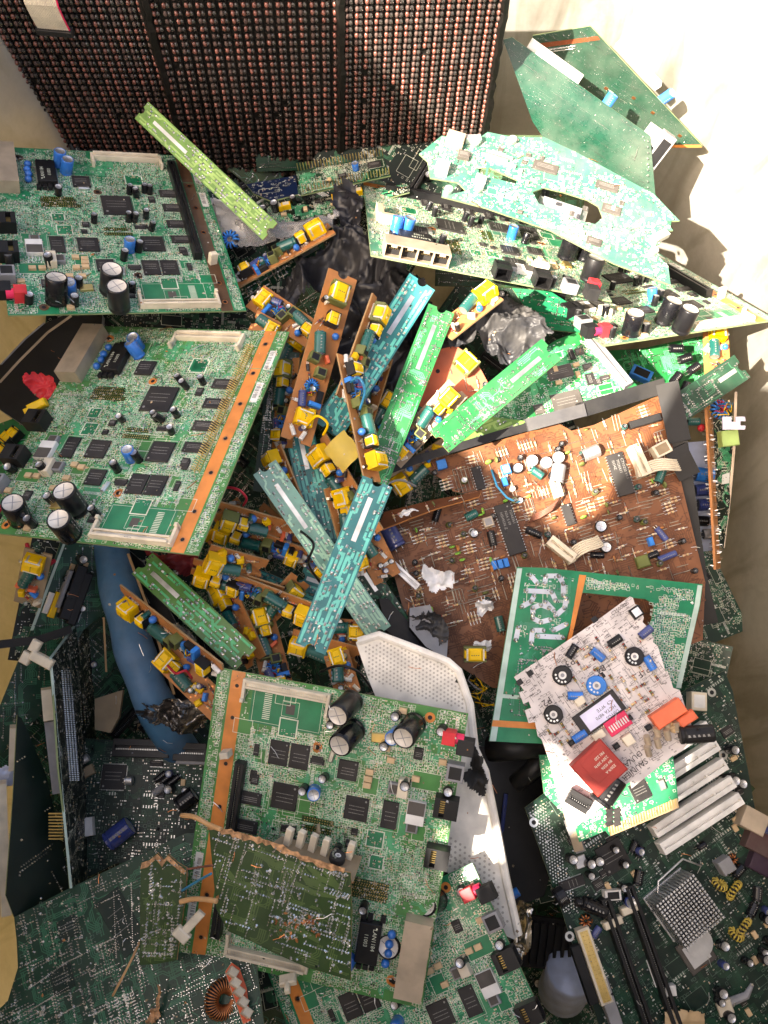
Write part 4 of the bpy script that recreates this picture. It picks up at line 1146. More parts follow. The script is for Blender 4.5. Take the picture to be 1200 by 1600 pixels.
def wire(name, label, pts, r_, m_, cat='wire'):
    b = MB(); p = [P3(*q) for q in pts]
    s = []
    for i in range(len(p) - 1):                       # smooth through the points
        a_, c_ = p[i], p[i + 1]; pa, pd = p[max(i - 1, 0)], p[min(i + 2, len(p) - 1)]
        for k in range(6):
            t_ = k / 6; s.append(.5 * ((2 * a_) + (c_ - pa) * t_ + (2 * pa - 5 * a_ + 4 * c_ - pd) * t_ * t_ + (3 * a_ - pa - 3 * c_ + pd) * t_ ** 3))
    s.append(p[-1]); o0 = s[0].copy(); b.tube([q - o0 for q in s], r_, m_, 8)
    return tag(obj(name, b.mesh(name, True), None, Matrix.Translation(o0)), label, 'wire')
for lab, pts, m_ in (('dark red wire looping over the clump of yellow parts', [(345, 770, .72), (352, 762, .71), (372, 765, .705), (385, 778, .71), (380, 790, .72)], 'wirered'),
    ('black cable crossing the gap right of the clump of yellow parts', [(470, 830, .72), (490, 850, .70), (482, 880, .705), (500, 910, .73)], 'black'),
    ('thin yellow wire curling beside the yellow tape flap', [(480, 665, .72), (495, 650, .71), (512, 662, .71), (505, 680, .72)], 'yellow'),
    ('blue wire arching over the edge on strip above the tape flap', [(545, 600, .72), (560, 590, .70), (570, 610, .70), (562, 640, .71)], 'wireblue'),
    ('black cable running down from the black bag to the tall strips', [(560, 440, .80), (545, 460, .78), (560, 480, .77), (575, 520, .79)], 'black'),
    ('grey cable at the left rim corner of the brown board', [(590, 780, .76), (600, 760, .75), (625, 750, .76), (650, 760, .78)], 'grey'),
    ('red wire at the lower left of the long orange strip by the pipe', [(262, 1040, .70), (275, 1052, .69), (290, 1048, .69), (300, 1060, .70)], 'wirered'),
    ('black cable bent above the grille cover corner', [(500, 1050, .70), (530, 1040, .69), (560, 1050, .69), (580, 1075, .70)], 'black')):
    wire('wire', lab, pts, 1.1 * mm, m_)
# ------------------------------------------------------------------ other boards, each from its outline in the photo
def panel(name, label, cat, plane, out, style, top, seed, group=None, bottom='dkgreen', edge='edgegreen', t=1.6, holes=(), tr='trace', silk='silk', dens=1.0, xdir=None, back=None):
    fr = frame3(*plane)
    poly = [fr.loc(*p) for p in out]; hl = [[fr.loc(*p) for p in h] for h in holes]
    o = thing(name, fr, label, cat, group)
    b = MB(); slab(b, poly, top, bottom, edge, t, hl)
    if style: dress(b, poly, style, seed, hl, tr=tr, silk=silk, dens=dens)
    if back:
        sb = MB(); dress(sb, poly, back, seed + 1, hl, tr='dktr', dens=.5)
        base = len(b.v); b.v.extend([(x, y, -z - t * mm) for x, y, z in sb.v])
        for f, k in zip(sb.f, sb.m): b.f.append(tuple(base + i for i in f[::-1])); b.m.append(b.mi(sb.mats[k]))
    o['_'] = 0; del o['_']
    return o, fr, b
def fin(o, b, name='board'): return obj(name, b.mesh(name), o)
def on(o, fr, name, me, px, py, rz=0.0, tilt=None, label=None, h=0.0):
    x, y = fr.loc(px, py); return put(o, name, me, x, y, h, rz, tilt, label)
def ang(fr, p, q):
    a, b_ = fr.loc(*p), fr.loc(*q); return math.atan2(b_[1] - a[1], b_[0] - a[0])
def scatter(o, fr, poly_px, n, seed, kinds, rz0=0.0):
    r = random.Random(seed); xs = [p[0] for p in poly_px]; ys = [p[1] for p in poly_px]; k = 0; g = 0; used = []
    while k < n and g < n * 40:
        g += 1; x, y = r.uniform(min(xs), max(xs)), r.uniform(min(ys), max(ys))
        if not inpoly(x, y, poly_px) or any((x - a) ** 2 + (y - c) ** 2 < 110 for a, c in used): continue
        used.append((x, y)); name, me = r.choice(kinds)(r)
        on(o, fr, name, me, x, y, rz0 + r.choice((0, P / 2, P, -P / 2)), (r.gauss(0, 4), r.gauss(0, 4))); k += 1
K_small = [lambda r: ('chip', chip(r.choice((6, 9, 12)), r.choice((5, 8)), 1.5, 'tb', 'chip', r.randint(0, 2))), lambda r: ('capacitor', cap(3.2, 10, r.choice(('capblack', 'capnavy', 'capblack')))),
           lambda r: ('capacitor', cap(4.2, 12, 'capblack')), lambda r: ('tantalum_capacitor', block(6, 4, 2.5, 'tan', .3))]
K_phen = [lambda r: ('resistor', resistor(8.0, r.choice(('tan', 'cream', 'tan')), r.randint(0, 1))), lambda r: ('resistor', resistor(8.0, r.choice(('tan', 'cream')), r.randint(0, 1))),
          lambda r: ('jumper_wire', jumper(r.choice((10.0, 14.0, 18.0)))), lambda r: ('jumper_wire', jumper(r.choice((10.0, 14.0)))), lambda r: ('disc_capacitor', disccap(r.choice((2.6, 3.2)), r.choice(('oliveg', 'oliveg', 'phen', 'greenbead')))),
          lambda r: ('capacitor', cap(2.6, 8, r.choice(('capteal', 'capblack', 'oliveg')), 'black'))]

# sunlit broken board on top of the socket board
o, fr, b = panel('broken_board', 'sunlit jade board with torn holes lying over the socket board at the upper right', 'circuit board', [(665, 240, .80), (1040, 330, .80), (860, 420, .762)],
    [(655, 240), (690, 212), (745, 218), (762, 206), (800, 214), (850, 214), (905, 240), (975, 278), (1022, 303), (1062, 345), (1040, 345), (1052, 360), (1030, 362), (1032, 380), (1025, 383), (1024, 395), (1044, 415), (1048, 445), (960, 412), (860, 360), (760, 325), (690, 307), (692, 296), (712, 302), (728, 298), (716, 285), (672, 278), (668, 252)],
    'fine', 'glare_green', 71, bottom='jade', holes=[[(745, 262), (765, 262), (808, 281), (806, 287), (770, 278), (748, 270)], [(832, 300), (850, 293), (880, 300), (918, 312), (935, 322), (942, 340), (930, 350), (905, 345), (870, 328), (842, 318)]], dens=.85, tr='mint')
for (q0, q1) in (((838, 262), (876, 276)), ((935, 290), (968, 300))): pass
fin(o, b)
az = ang(fr, (665, 240), (860, 300))
for (px, py, w_, h_, bd) in ((852, 262, 24, 11, 'chipgrey'), (948, 292, 22, 9, 'chipgrey'), (955, 328, 18, 10, 'chipgrey'), (928, 378, 14, 8, 'chipgrey')): on(o, fr, 'chip', chip(w_, h_, 1.6, 'tb', bd, 3), px, py, az)
for (px, py, l) in ((772, 248, 26), (780, 244, 26), (785, 256, 26)): on(o, fr, 'connector', block(l, 2.6, 3, 'alu', .4), px, py, az)
on(o, fr, 'chip', chip(11, 9, 4, 'tb', 'chipgrey'), 724, 245, az + .1); on(o, fr, 'socket', block(17, 13, 10, 'shield', .6, 'alu'), 710, 225, az); on(o, fr, 'socket', block(12, 10, 10, 'white', .5), 690, 268, az); on(o, fr, 'connector', block(15, 6, 7, 'alu', .5), 738, 222, az + .4)
on(o, fr, 'inductor', block(10, 8, 6, 'white', .6), 750, 285, az); on(o, fr, 'plastic_block', block(16, 8, 6, 'alu', .6, 'grey'), 1030, 372, .8)
for q in ((748, 297), (700, 300), (1020, 395), (742, 226), (800, 222)): on(o, fr, 'capacitor', cap(4, 5, 'alu'), *q)
scatter(o, fr, [(700, 230), (850, 225), (1010, 320), (1030, 400), (940, 395), (760, 310)], 26, 5, [lambda r: ('chip', chip(5, 4, 1.4, 'tb', 'chipgrey')), lambda r: ('tantalum_capacitor', block(4, 3, 2, 'tan', .3)), lambda r: ('tantalum_capacitor', block(5, 3, 2, 'white', .3))], az)
# slanted metal slot seen through its hole
b = MB(); b.box(-.024, -.012, 0, .024, .012, .010, 'alu', .001); b.box(-.02, -.004, .010, .018, .010, .013, 'grey', .0006)
for i in range(14): b.box(-.02 + i * .003, -.0145, .003, -.0188 + i * .003, -.012, .006, 'tin')
fr2 = frame3((842, 312, .806), (932, 342, .806), (870, 345, .800))
t = thing('metal_slot', fr2, 'grey metal card slot seen through the larger hole of the sunlit jade board', 'card slot'); put(t, 'slot_body', b.mesh('slot_body'), .024, -.004, -.012, 0)
# the two boards leaning on the right wall
o, fr, b = panel('leaning_board', 'tall dark glossy board leaning beside the display modules, white connector behind its edge', 'circuit board', [(795, 62, .835), (1015, 212, .865), (1022, 300, .895)],
    [(786, 62), (800, 58), (1016, 212), (1024, 305), (1012, 303), (905, 245), (848, 214), (832, 190)], 'vias', 'green2', 72, bottom='green', dens=1, tr='dktr'); fin(o, b)
az = ang(fr, (800, 58), (1016, 212))
for k in range(9): on(o, fr, 'pin', block(1, 1, 3, 'tin', .1), 1012, 220 + k * 9)
t = o
on(o, fr, 'connector', block(62, 9, 8, 'white', .5), 868, 98, az, h=-.014); on(o, fr, 'capacitor', lyingcap(5.5, 15, 'blue'), 952, 160, az + P / 2, h=-.012)
on(o, fr, 'socket_block', block(14, 38, 20, 'grey', .6, 'black'), 1030, 240, az, h=-.022); on(o, fr, 'socket', block(16, 16, 16, 'white', .6), 1022, 215, az, h=-.02)
o, fr, b = panel('leaning_board', 'dark triangular looking board with a brown stripe, standing against the right wall', 'circuit board', [(835, 57, .87), (1097, 228, .925), (1020, 232, .945)],
    [(832, 56), (922, 41), (1098, 229), (1040, 232), (1005, 230), (850, 120)], 'vias', 'green2', 73, bottom='green', dens=.8, tr='dktr')
q = [fr.loc(*p) for p in ((838, 68), (934, 56), (938, 62), (842, 75))]; b.add([(x, y, 3e-4) for x, y in q], [(3, 2, 1, 0)], 'stripe')
q = [fr.loc(*p) for p in ((1030, 226), (1094, 226), (1097, 230), (1034, 231))]; b.add([(x, y, 3e-4) for x, y in q], [(3, 2, 1, 0)], 'orange')
for i in range(22): x, y = fr.loc(852 + i * 2.2, 82 - i * .3); b.bump(x, y, 1 * mm, 1 * mm, 'solder'); x, y = fr.loc(853 + i * 2.2, 78 - i * .3); b.bump(x, y, 1 * mm, 1 * mm, 'solder')
fin(o, b); az = ang(fr, (930, 50), (1095, 226)); on(o, fr, 'connector', block(64, 8, 8, 'white', .5), 996, 110, az, h=-.012); on(o, fr, 'capacitor', lyingcap(5.5, 15, 'blue'), 1040, 158, az + P / 2, h=-.012)
for q in ((990, 153), (1020, 176), (947, 138), (1062, 212)): on(o, fr, 'eyelet', block(4, 3, .5, 'copper', .1), *q)

# things between the display modules and the bag
o, fr, b = panel('navy_board', 'dark navy board lying under the bottom edge of the display modules', 'circuit board', [(395, 285, .90), (465, 276, .90), (420, 312, .875)], [(385, 288), (462, 274), (466, 303), (424, 314), (396, 302)], 'fine', 'navy', 74, tr='navy', dens=.3); fin(o, b)
o, fr, b = panel('pin_board', 'small green board edged with two rows of upright pins, below the middle display module', 'circuit board', [(463, 268, .89), (598, 243, .89), (470, 303, .87)], [(462, 268), (598, 243), (610, 274), (470, 305)], 'smd', 'dkgreen', 75)
fin(o, b); az = ang(fr, (463, 268), (598, 243))
for (a_, c_) in (((466, 266), (598, 242)), ((474, 300), (608, 272))):
    pm = MB()
    for i in range(30):
        x, y = fr.loc(a_[0] + (c_[0] - a_[0]) * i / 29, a_[1] + (c_[1] - a_[1]) * i / 29); pm.box(x - .4 * mm, y - .4 * mm, -2 * mm, x + .4 * mm, y + .4 * mm, 8 * mm, 'gold')
    obj('pin_row', pm.mesh('pin_row'), o)
on(o, fr, 'capacitor', cap(3.5, 8, 'capblue'), 556, 265); on(o, fr, 'chip', chip(14, 9, 1.6, 'tb'), 585, 258, az); on(o, fr, 'capacitor', bead(2.5, 2, 'tan'), 515, 283); on(o, fr, 'chip', chip(9, 7, 1.6, 'tb'), 535, 276, az)
o, fr, b = panel('dim_board', 'dim dark board with two small yellow boxes under the navy board', 'circuit board', [(380, 330, .885), (600, 290, .885), (410, 356, .87)], [(370, 330), (560, 298), (640, 285), (640, 300), (530, 330), (415, 358)], 'smd', 'blackgreen', 76, dens=.8); fin(o, b); az = ang(fr, (380, 330), (600, 290))
for q in ((436, 328), (448, 325), (526, 312), (560, 303)): on(o, fr, 'yellow_block', block(9, 6, 6, 'yellow', .4, 'cream'), *q, az)
scatter(o, fr, [(400, 330), (550, 302), (560, 310), (420, 345)], 10, 6, K_small, az)

def crumple(name, label, cat, m_, out, d, amp, seed, n=70, tear=0.0, group=None, freq=18.0, drape=None):
    from mathutils import noise
    dd = d if isinstance(d, (list, tuple)) else [d] * 3
    xs = [p[0] for p in out]; ys = [p[1] for p in out]; x0, x1, y0, y1 = min(xs), max(xs), min(ys), max(ys)
    fr = frame3((x0, y0, dd[0]), (x1, y0, dd[1]), ((x0 + x1) / 2, y1, dd[2]))
    vs, idx = [], {}
    for j in range(n + 1):
        for i in range(n + 1):
            px, py = x0 + (x1 - x0) * i / n, y0 + (y1 - y0) * j / n
            x, y = fr.loc(px, py); p = Vector((x, y, seed * .37))
            h = 0; f = freq
            for k in range(4):
                q = noise.noise(p * f); h += (1 - abs(q) * 2.6) * (.46 ** k); f *= 2.17
            o2 = noise.noise_vector(p * freq * 1.4)
            idx[(i, j)] = len(vs); vs.append((x + o2.x * amp * .5, y + o2.y * amp * .5, (h - .8) * amp))
    fs = []
    for j in range(n):
        for i in range(n):
            px, py = x0 + (x1 - x0) * (i + .5) / n, y0 + (y1 - y0) * (j + .5) / n
            jit = 4 * math.sin(px * .5 + seed) + 3 * math.sin(py * .37 + seed)
            if inpoly(px + jit * .4, py + jit * .4, out): fs.append((idx[(i, j + 1)], idx[(i + 1, j + 1)], idx[(i + 1, j)], idx[(i, j)]))
    b = MB(); b.add(vs, fs, m_)
    t = obj(name, b.mesh(name, True), None, fr.mat()); return tag(t, label, cat, group)
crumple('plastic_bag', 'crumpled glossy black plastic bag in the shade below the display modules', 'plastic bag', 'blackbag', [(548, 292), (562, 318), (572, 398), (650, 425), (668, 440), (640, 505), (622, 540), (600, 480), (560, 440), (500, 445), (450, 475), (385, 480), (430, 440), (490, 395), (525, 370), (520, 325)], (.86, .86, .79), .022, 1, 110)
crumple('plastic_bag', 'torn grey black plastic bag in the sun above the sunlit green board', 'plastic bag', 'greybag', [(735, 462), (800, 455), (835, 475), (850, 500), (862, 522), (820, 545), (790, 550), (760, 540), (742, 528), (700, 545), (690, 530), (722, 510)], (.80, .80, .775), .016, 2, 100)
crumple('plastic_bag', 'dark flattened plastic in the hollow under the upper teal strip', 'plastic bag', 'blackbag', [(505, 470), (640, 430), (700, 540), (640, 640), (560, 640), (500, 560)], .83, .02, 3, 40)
crumple('plastic_film', 'clear crumpled plastic film left of the black bag', 'plastic film', 'clearbag', [(326, 306), (350, 312), (400, 348), (470, 352), (530, 335), (520, 356), (440, 372), (368, 386), (345, 350)], (.85, .85, .83), .010, 4, 40)
b = MB(); b.lathe([(1e-5, 0), (7 * mm, 0), (7 * mm, 16 * mm), (1e-5, 16 * mm)], 'blue', 12)
b = coil(6, 2.6, 'blue', 12); fr = frame3((360, 375, .83), (370, 378, .83), (362, 390, .83)); tag(obj('coil', b, None, fr.mat()), 'loose blue coil at the right edge of the top left board', 'coil')
b = MB()
for i in range(20):
    x = (-14 + 28 * i / 19) * mm
    b.tube([(x, 24 * mm, -12 * mm), (x, 22 * mm, 2 * mm), (x, 14 * mm, 5 * mm), (x, 0, 4 * mm), (x, -14 * mm, 2 * mm)], .78 * mm, 'redpink' if i == 19 else 'cream', 5)
b.box(-16 * mm, -20 * mm, -2 * mm, 16 * mm, -14 * mm, 5 * mm, 'black', .4 * mm)
fr = frame3((76, 22, .745), (100, 24, .745), (76, 44, .76)); tag(obj('ribbon_cable', b.mesh('ribbon_cable'), None, fr.mat()), 'cream ribbon cable with a red edge hanging over the leftmost display module', 'cable')

# red panel, sunlit green board, brown television board
o, fr, b = panel('red_board', 'bright orange red bare board with one round hole, in the sun right of the centre', 'circuit board', [(665, 560, .78), (740, 545, .78), (700, 640, .775)], [(640, 610), (690, 545), (712, 540), (742, 560), (770, 612), (742, 645), (700, 640), (668, 640), (652, 632)], None, 'redphen', 77, bottom='phen', edge='phen')
x, y = fr.loc(684, 580); b.disc(x, y, 2 * mm, Z1, 'black', 14); b.text('CN1', *fr.loc(688, 600), 5 * mm, .6, Z1, 'silk') if 0 else None; fin(o, b)
scatter(o, fr, [(720, 575), (760, 600), (740, 635), (715, 625)], 7, 7, K_phen); on(o, fr, 'transformer', transformer(20, 22, 14, 'yellow', 'cream'), 728, 570, .6); on(o, fr, 'metal_bracket', block(14, 10, 9, 'alu', .5), 668, 562, .7)
o, fr, b = panel('network_card', 'bright green sunlit board with a grey comb connector, behind the brown board', 'circuit board', [(770, 660, .80), (995, 606, .80), (880, 525, .825)], [(700, 640), (800, 572), (872, 530), (905, 518), (960, 565), (998, 605), (990, 622), (905, 650), (775, 672)], 'fine', 'leaf', 78, dens=.8, tr='leaftr')
fin(o, b); az = ang(fr, (770, 660), (995, 606))
for (px, py, w_, h_) in ((875, 582, 24, 13), (886, 628, 28, 20), (905, 550, 8, 7), (918, 574, 9, 7), (842, 640, 9, 10)): on(o, fr, 'chip', chip(w_, h_, 1.6, 'tb', 'chipgrey', 4), px, py, az)
on(o, fr, 'comb_connector', slotbar(62, 9, 8, 'grey'), 950, 568, ang(fr, (925, 540), (972, 598)))
scatter(o, fr, [(800, 590), (900, 540), (960, 600), (860, 640)], 10, 8, K_small[:1] + K_small[3:], az)
o, fr, b = panel('green_board', 'bright green board with solder dots beneath the pointed sunlit board', 'circuit board', [(985, 560, .90), (1130, 530, .90), (1050, 640, .88)], [(940, 548), (1000, 545), (1110, 522), (1125, 560), (1100, 610), (1040, 640), (990, 600)], 'solder', 'leaf', 79, dens=.5, tr='leaftr'); fin(o, b)
on(o, fr, 'connector', block(22, 12, 9, 'blue', .5, 'black'), 1000, 588, -.7)
o, fr, b = panel('lime_board', 'small lime green board corner poking out above the black rim of the brown board', 'circuit board', [(735, 690, .79), (820, 655, .79), (760, 640, .80)], [(722, 690), (760, 650), (822, 658), (800, 676)], 'strip', 'lime', 80, tr='limetr'); fin(o, b)
o, fr, b = panel('green_board', 'green board with a perforated block under the socket board, above the torn grey bag', 'circuit board', [(820, 470, .86), (880, 478, .85), (870, 530, .84)], [(800, 450), (860, 455), (960, 520), (905, 520), (860, 515), (820, 480)], 'solder', 'jade', 81, dens=.8, tr='jade'); fin(o, b)

PAL['jumperw'] = dict(col=(.50, .46, .38), rough=.35, metal=.4)
BRP = [(650, 726, .80), (1035, 612, .80), (700, 1010, .775)]
o, fr, b = panel('television_board', 'large brown phenolic board crowded with striped resistors and bare wire links, cracked at left', 'circuit board', BRP,
    [(648, 727), (780, 688), (872, 661), (893, 673), (928, 664), (1032, 616), (1066, 760), (1102, 910), (1098, 1000), (905, 1075), (770, 1075), (716, 1040), (640, 985), (628, 945), (598, 830), (594, 818), (660, 798), (735, 778), (722, 770), (708, 768), (698, 752)],
    'brown', 'brown', 82, bottom='phen', edge='edge', tr='browntr', silk='silkbrown')
az = ang(fr, (780, 688), (1032, 616)); fin(o, b)
def dip(w_, h_, tx=()):
    k = ('dip', w_, h_, tx)
    if k in CACHE: return CACHE[k]
    b = MB(); X, Y = w_ * mm / 2, h_ * mm / 2
    b.box(-X, -Y, .8 * mm, X, Y, 4.6 * mm, 'chip', .4 * mm)
    n = int(h_ / 2.54)
    for s_ in (-1, 1):
        for i in range(n):
            y = -Y + (i + .5) * 2 * Y / n
            b.box(min(s_ * X, s_ * (X + .9 * mm)), y - .4 * mm, 0, max(s_ * X, s_ * (X + .9 * mm)), y + .4 * mm, 3 * mm, 'tin')
    for i, s_ in enumerate(tx): b.text(s_, X * (.55 - .55 * i), Y * .7, 3.4 * mm, -P / 2, 4.62 * mm, 'mark')
    b.disc(X * .5, Y * .85, .8 * mm, 4.63 * mm, 'mark')
    CACHE[k] = b.mesh('chip'); return CACHE[k]
on(o, fr, 'chip', dip(16, 48, ('TDA8361', 'N3A 5 09', 'HSH9336 Z')), 796, 827, az + .0 + .02); on(o, fr, 'chip', dip(15, 40, ('CTV322S V1.1', 'TF2XA11', 'ISO4Z')), 968, 742, az); on(o, fr, 'chip', dip(8, 22, ()), 747, 748, az); on(o, fr, 'chip', dip(8, 20, ()), 887, 805, az)
on(o, fr, 'chip', block(30, 7, 7, 'black', .5), 1006, 660, az)
on(o, fr, 'capacitor', lyingcap(8, 26, 'capnavy'), 612, 838, az + P / 2 + .25)
for (px, py, c, r_, h_) in ((830, 722, 'alu', 5.5, 8), (852, 725, 'alu', 5.5, 8), (871, 717, 'alu', 5.5, 8), (808, 733, 'capblack', 5, 6), (740, 835, 'capblack', 4, 9), (945, 856, 'capblack', 5, 7), (938, 823, 'capblack', 5.5, 4), (725, 752, 'oliveg', 3.2, 8), (800, 765, 'white', 2.5, 6), (812, 783, 'white', 2.5, 5), (737, 832, 'white', 3, 7)):
    on(o, fr, 'capacitor', cap(r_, h_, c), px, py, 1.0)
for (px, py, r_, l, c, a_) in ((870, 742, 6.5, 17, 'grey', 1.1), (921, 710, 6, 16, 'alu', .1), (838, 740, 4, 13, 'capteal', -.9), (682, 805, 3.4, 13, 'capblack', 1.0), (768, 842, 3.6, 14, 'capblack', 1.5), (833, 833, 3.6, 15, 'capblack', -.7), (736, 806, 4, 12, 'capteal', .2), (1030, 745, 4, 13, 'capteal', .9),
                         (1032, 835, 3, 14, 'capnavy', -1.2), (1018, 868, 3, 11, 'capblack', .1), (1036, 872, 3, 11, 'capnavy', .1), (1046, 868, 3, 11, 'capnavy', .1), (932, 868, 3, 12, 'capblack', -.3), (780, 975, 4, 14, 'capteal', 1.5)):
    on(o, fr, 'capacitor', lyingcap(r_, l, c), px, py, az + a_)
for (px, py) in ((772, 884), (781, 882), (790, 880), (788, 754), (1015, 847)): on(o, fr, 'capacitor', block(4.5, 8, 7, 'blue', .5), px, py, az)
on(o, fr, 'capacitor', block(9, 9, 6, 'blue', .5), 690, 727, az); on(o, fr, 'trimmer', block(8, 9, 7, 'blue', .5, 'white'), 790, 735, az); on(o, fr, 'inductor', block(9, 9, 9, 'shield', .5, 'grey'), 762, 817, az)
on(o, fr, 'connector', pcislot(30, 10, 12, 'cream'), 996, 722, az + P / 2 + .1); on(o, fr, 'connector', block(16, 12, 11, 'cream', .5, 'dktan'), 1030, 705, az + .2); on(o, fr, 'ribbon_lead', flatcable(6, 34), 1002, 735, az - .1)
on(o, fr, 'connector', pcislot(28, 10, 12, 'cream'), 875, 860, az + P / 2 + .6); on(o, fr, 'ribbon_lead', flatcable(6, 30), 890, 868, az + .25)
on(o, fr, 'connector', pcislot(17, 8, 10, 'cream'), 868, 765, az + P / 2); on(o, fr, 'heatsink', pcislot(50, 7, 12, 'alu'), 622, 890, az + P / 2 + .55)
on(o, fr, 'capacitor', block(12, 11, 6, 'oliveg', 1.2), 1003, 878, az)
on(o, fr, 'resistor', resistor(17.0, 'coral', 0), 844, 764, az - 1.2)
b = MB(); q = [fr.loc(*p) for p in ((768, 735), (775, 762), (790, 780), (805, 786), (815, 784))]; b.tube([(x, y, z * mm) for (x, y), z in zip(q, (1, 9, 10, 6, 3))], 1.1 * mm, 'wireblue', 6); obj('wire', b.mesh('wire', True), o)
b = MB(); q = [fr.loc(*p) for p in ((868, 790), (858, 800), (842, 810), (826, 816))]
for k in range(4): b.tube([(x + k * 1.6 * mm, y + k * 1.6 * mm, z * mm) for (x, y), z in zip(q, (9, 13, 9, 2))], 1.1 * mm, 'wirebrown', 6)
obj('wire', b.mesh('wire', True), o)
scatter(o, fr, [(660, 740), (870, 680), (1025, 640), (1085, 900), (1000, 900), (820, 910), (700, 980), (640, 930), (612, 830), (740, 790)], 150, 9, K_phen, az)
_r = random.Random(91); _po = [(660, 740), (870, 680), (1025, 640), (1085, 900), (1000, 900), (820, 910), (700, 1000), (640, 940), (612, 830), (740, 790)]
_used = [(q[0], q[1], 26, 'x') for q in ((796, 827), (968, 742), (747, 748), (887, 805), (1006, 660), (875, 860), (996, 722))]
for _nm, _n in (('resistor', 95), ('jumper_wire', 110)):      # the rest of the crowd of tiny parts
    _b = MB(); _k = 0
    _gd = 0
    while _k < _n and _gd < 20000:
        _gd += 1; px, py = _r.uniform(600, 1090), _r.uniform(640, 1000)
        if not inpoly(px, py, _po): continue
        if any((px - u_) ** 2 + (py - v_) ** 2 < (q_ if _nm == q2_ else 9) ** 2 for u_, v_, q_, q2_ in _used): continue
        _k += 1; _used.append((px, py, 17, _nm)); x, y = fr.loc(px, py); a_ = az + (0 if math.sin(px * .02) + math.sin(py * .025) > 0 else P / 2) + _r.gauss(0, .05); c_, s_ = math.cos(a_), math.sin(a_)
        _g = _r.randint(2, 4) if _r.random() < .5 else 1
        for _j in range(_g):
            X, Y = x - s_ * _j * 3 * mm, y + c_ * _j * 3 * mm
            if _nm == 'jumper_wire':
                L_ = _r.uniform(3.5, 8) * mm; _b.tube([(X - c_ * L_, Y - s_ * L_, 0), (X - c_ * L_, Y - s_ * L_, .7 * mm), (X + c_ * L_, Y + s_ * L_, .7 * mm), (X + c_ * L_, Y + s_ * L_, 0)], .34 * mm, 'jumperw', 4)
            else:
                _b.tube([(X - c_ * 6 * mm, Y - s_ * 6 * mm, 1 * mm), (X + c_ * 6 * mm, Y + s_ * 6 * mm, 1 * mm)], .3 * mm, 'tin', 4)
                _b.tube([(X + c_ * q_ * mm, Y + s_ * q_ * mm, 1 * mm) for q_ in (-3, -2.6, -1.5, 1.5, 2.6, 3)], [.7 * mm, 1.2 * mm, .95 * mm, .95 * mm, 1.2 * mm, .7 * mm], 'tan' if _r.random() < .6 else 'cream', 6)
                for q_ in (-1, 0, 1): _b.tube([(X + c_ * q_ * mm, Y + s_ * q_ * mm, 1 * mm), (X + c_ * (q_ + .45) * mm, Y + s_ * (q_ + .45) * mm, 1 * mm)], 1.0 * mm, ('brick', 'black', 'gold')[q_ + 1], 6)
    tag(obj(_nm, _b.mesh(_nm), o), None, None, None, 'stuff')
for k in range(7): on(o, fr, 'jumper_wire', jumper(22.0), 712 + k * 6, 752 + k * -1.5, az + P / 2)
for k in range(5): on(o, fr, 'jumper_wire', jumper(24.0), 750 + k, 918 + k * 7, az)
for k in range(9): on(o, fr, 'resistor', resistor(8.0, 'tan', k % 2), 652, 885 + k * 7.5, az)
for (px, py) in ((655, 860), (662, 870), (646, 850), (690, 800)): on(o, fr, 'disc_capacitor', disccap(3, 'greenbead'), px + 60, py + 5, az)
# its black plastic rim
b = MB()
def bar(pts, d, wpx, hmm, m_, nseg=1):
    p = [P3(x, y, dd) for (x, y), dd in zip(pts, d)]
    for A, B in zip(p, p[1:]):
        x = (B - A).normalized(); n = (CAM - A).normalized(); y = n.cross(x).normalized(); n = x.cross(y); W = wpx / FPX * d[0] / 2
        vs = []
        for q in (A, B):
            for s_ in (-1, 1):
                for h in (0, -hmm * mm): vs.append(tuple(q + y * W * s_ + n * h))
        b.add(vs, [(0, 4, 6, 2)[::-1], (1, 3, 7, 5)[::-1], (0, 1, 5, 4)[::-1], (2, 6, 7, 3)[::-1], (0, 2, 3, 1)[::-1], (4, 5, 7, 6)[::-1]], m_)
bar([(560, 752), (660, 715), (790, 676), (835, 664)], [.775, .782, .785, .786], 13, 26, 'black'); bar([(824, 664), (915, 640)], [.78, .78], 20, 30, 'sunlit_rim'); bar([(910, 640), (985, 618), (1040, 602)], [.782, .785, .79], 24, 30, 'blackrough'); bar([(1042, 598), (1062, 690)], [.785, .785], 34, 32, 'blackrough'); bar([(1062, 690), (1092, 900), (1110, 975)], [.79, .80, .80], 24, 30, 'black'); bar([(1055, 700), (1078, 745)], [.78, .78], 34, 10, 'blackrough')
tag(obj('chassis_rim', b.mesh('chassis_rim')), 'black plastic rim running along the top and right of the brown board', 'plastic rim')
# torn brown flap
o, fr, b = panel('torn_board', 'torn brown strip of phenolic lying across the crack of the brown board', 'circuit board', [(596, 815, .765), (735, 772, .77), (600, 790, .78)], [(592, 822), (600, 800), (640, 790), (680, 780), (752, 768), (748, 776), (680, 795), (594, 828)], None, 'browntr', 83, bottom='phen', edge='phen'); fin(o, b)
scatter(o, fr, [(610, 812), (720, 780), (730, 775), (620, 800)], 7, 10, K_phen)
for k, (lab, out) in enumerate((('larger scrap of torn white paper stuck on the left of the brown board', [(655, 882), (668, 885), (682, 890), (708, 895), (712, 912), (695, 922), (675, 928), (668, 908), (656, 895)]),
    ('torn white paper scrap near the lower middle of the brown board', [(745, 940), (756, 934), (772, 938), (776, 945), (762, 960), (748, 962), (742, 954)]), ('thin white paper scrap on the torn brown strip', [(622, 806), (628, 796), (640, 794), (652, 800), (640, 806)]), ('white paper scrap beside the yellow transformer below the brown board', [(735, 1010), (765, 1000), (768, 1012), (745, 1020)]))):
    crumple('paper_scrap', lab, 'paper', 'paper', out, .752, .006, 10 + k, 24, group='white scraps stuck on the brown board', freq=60)
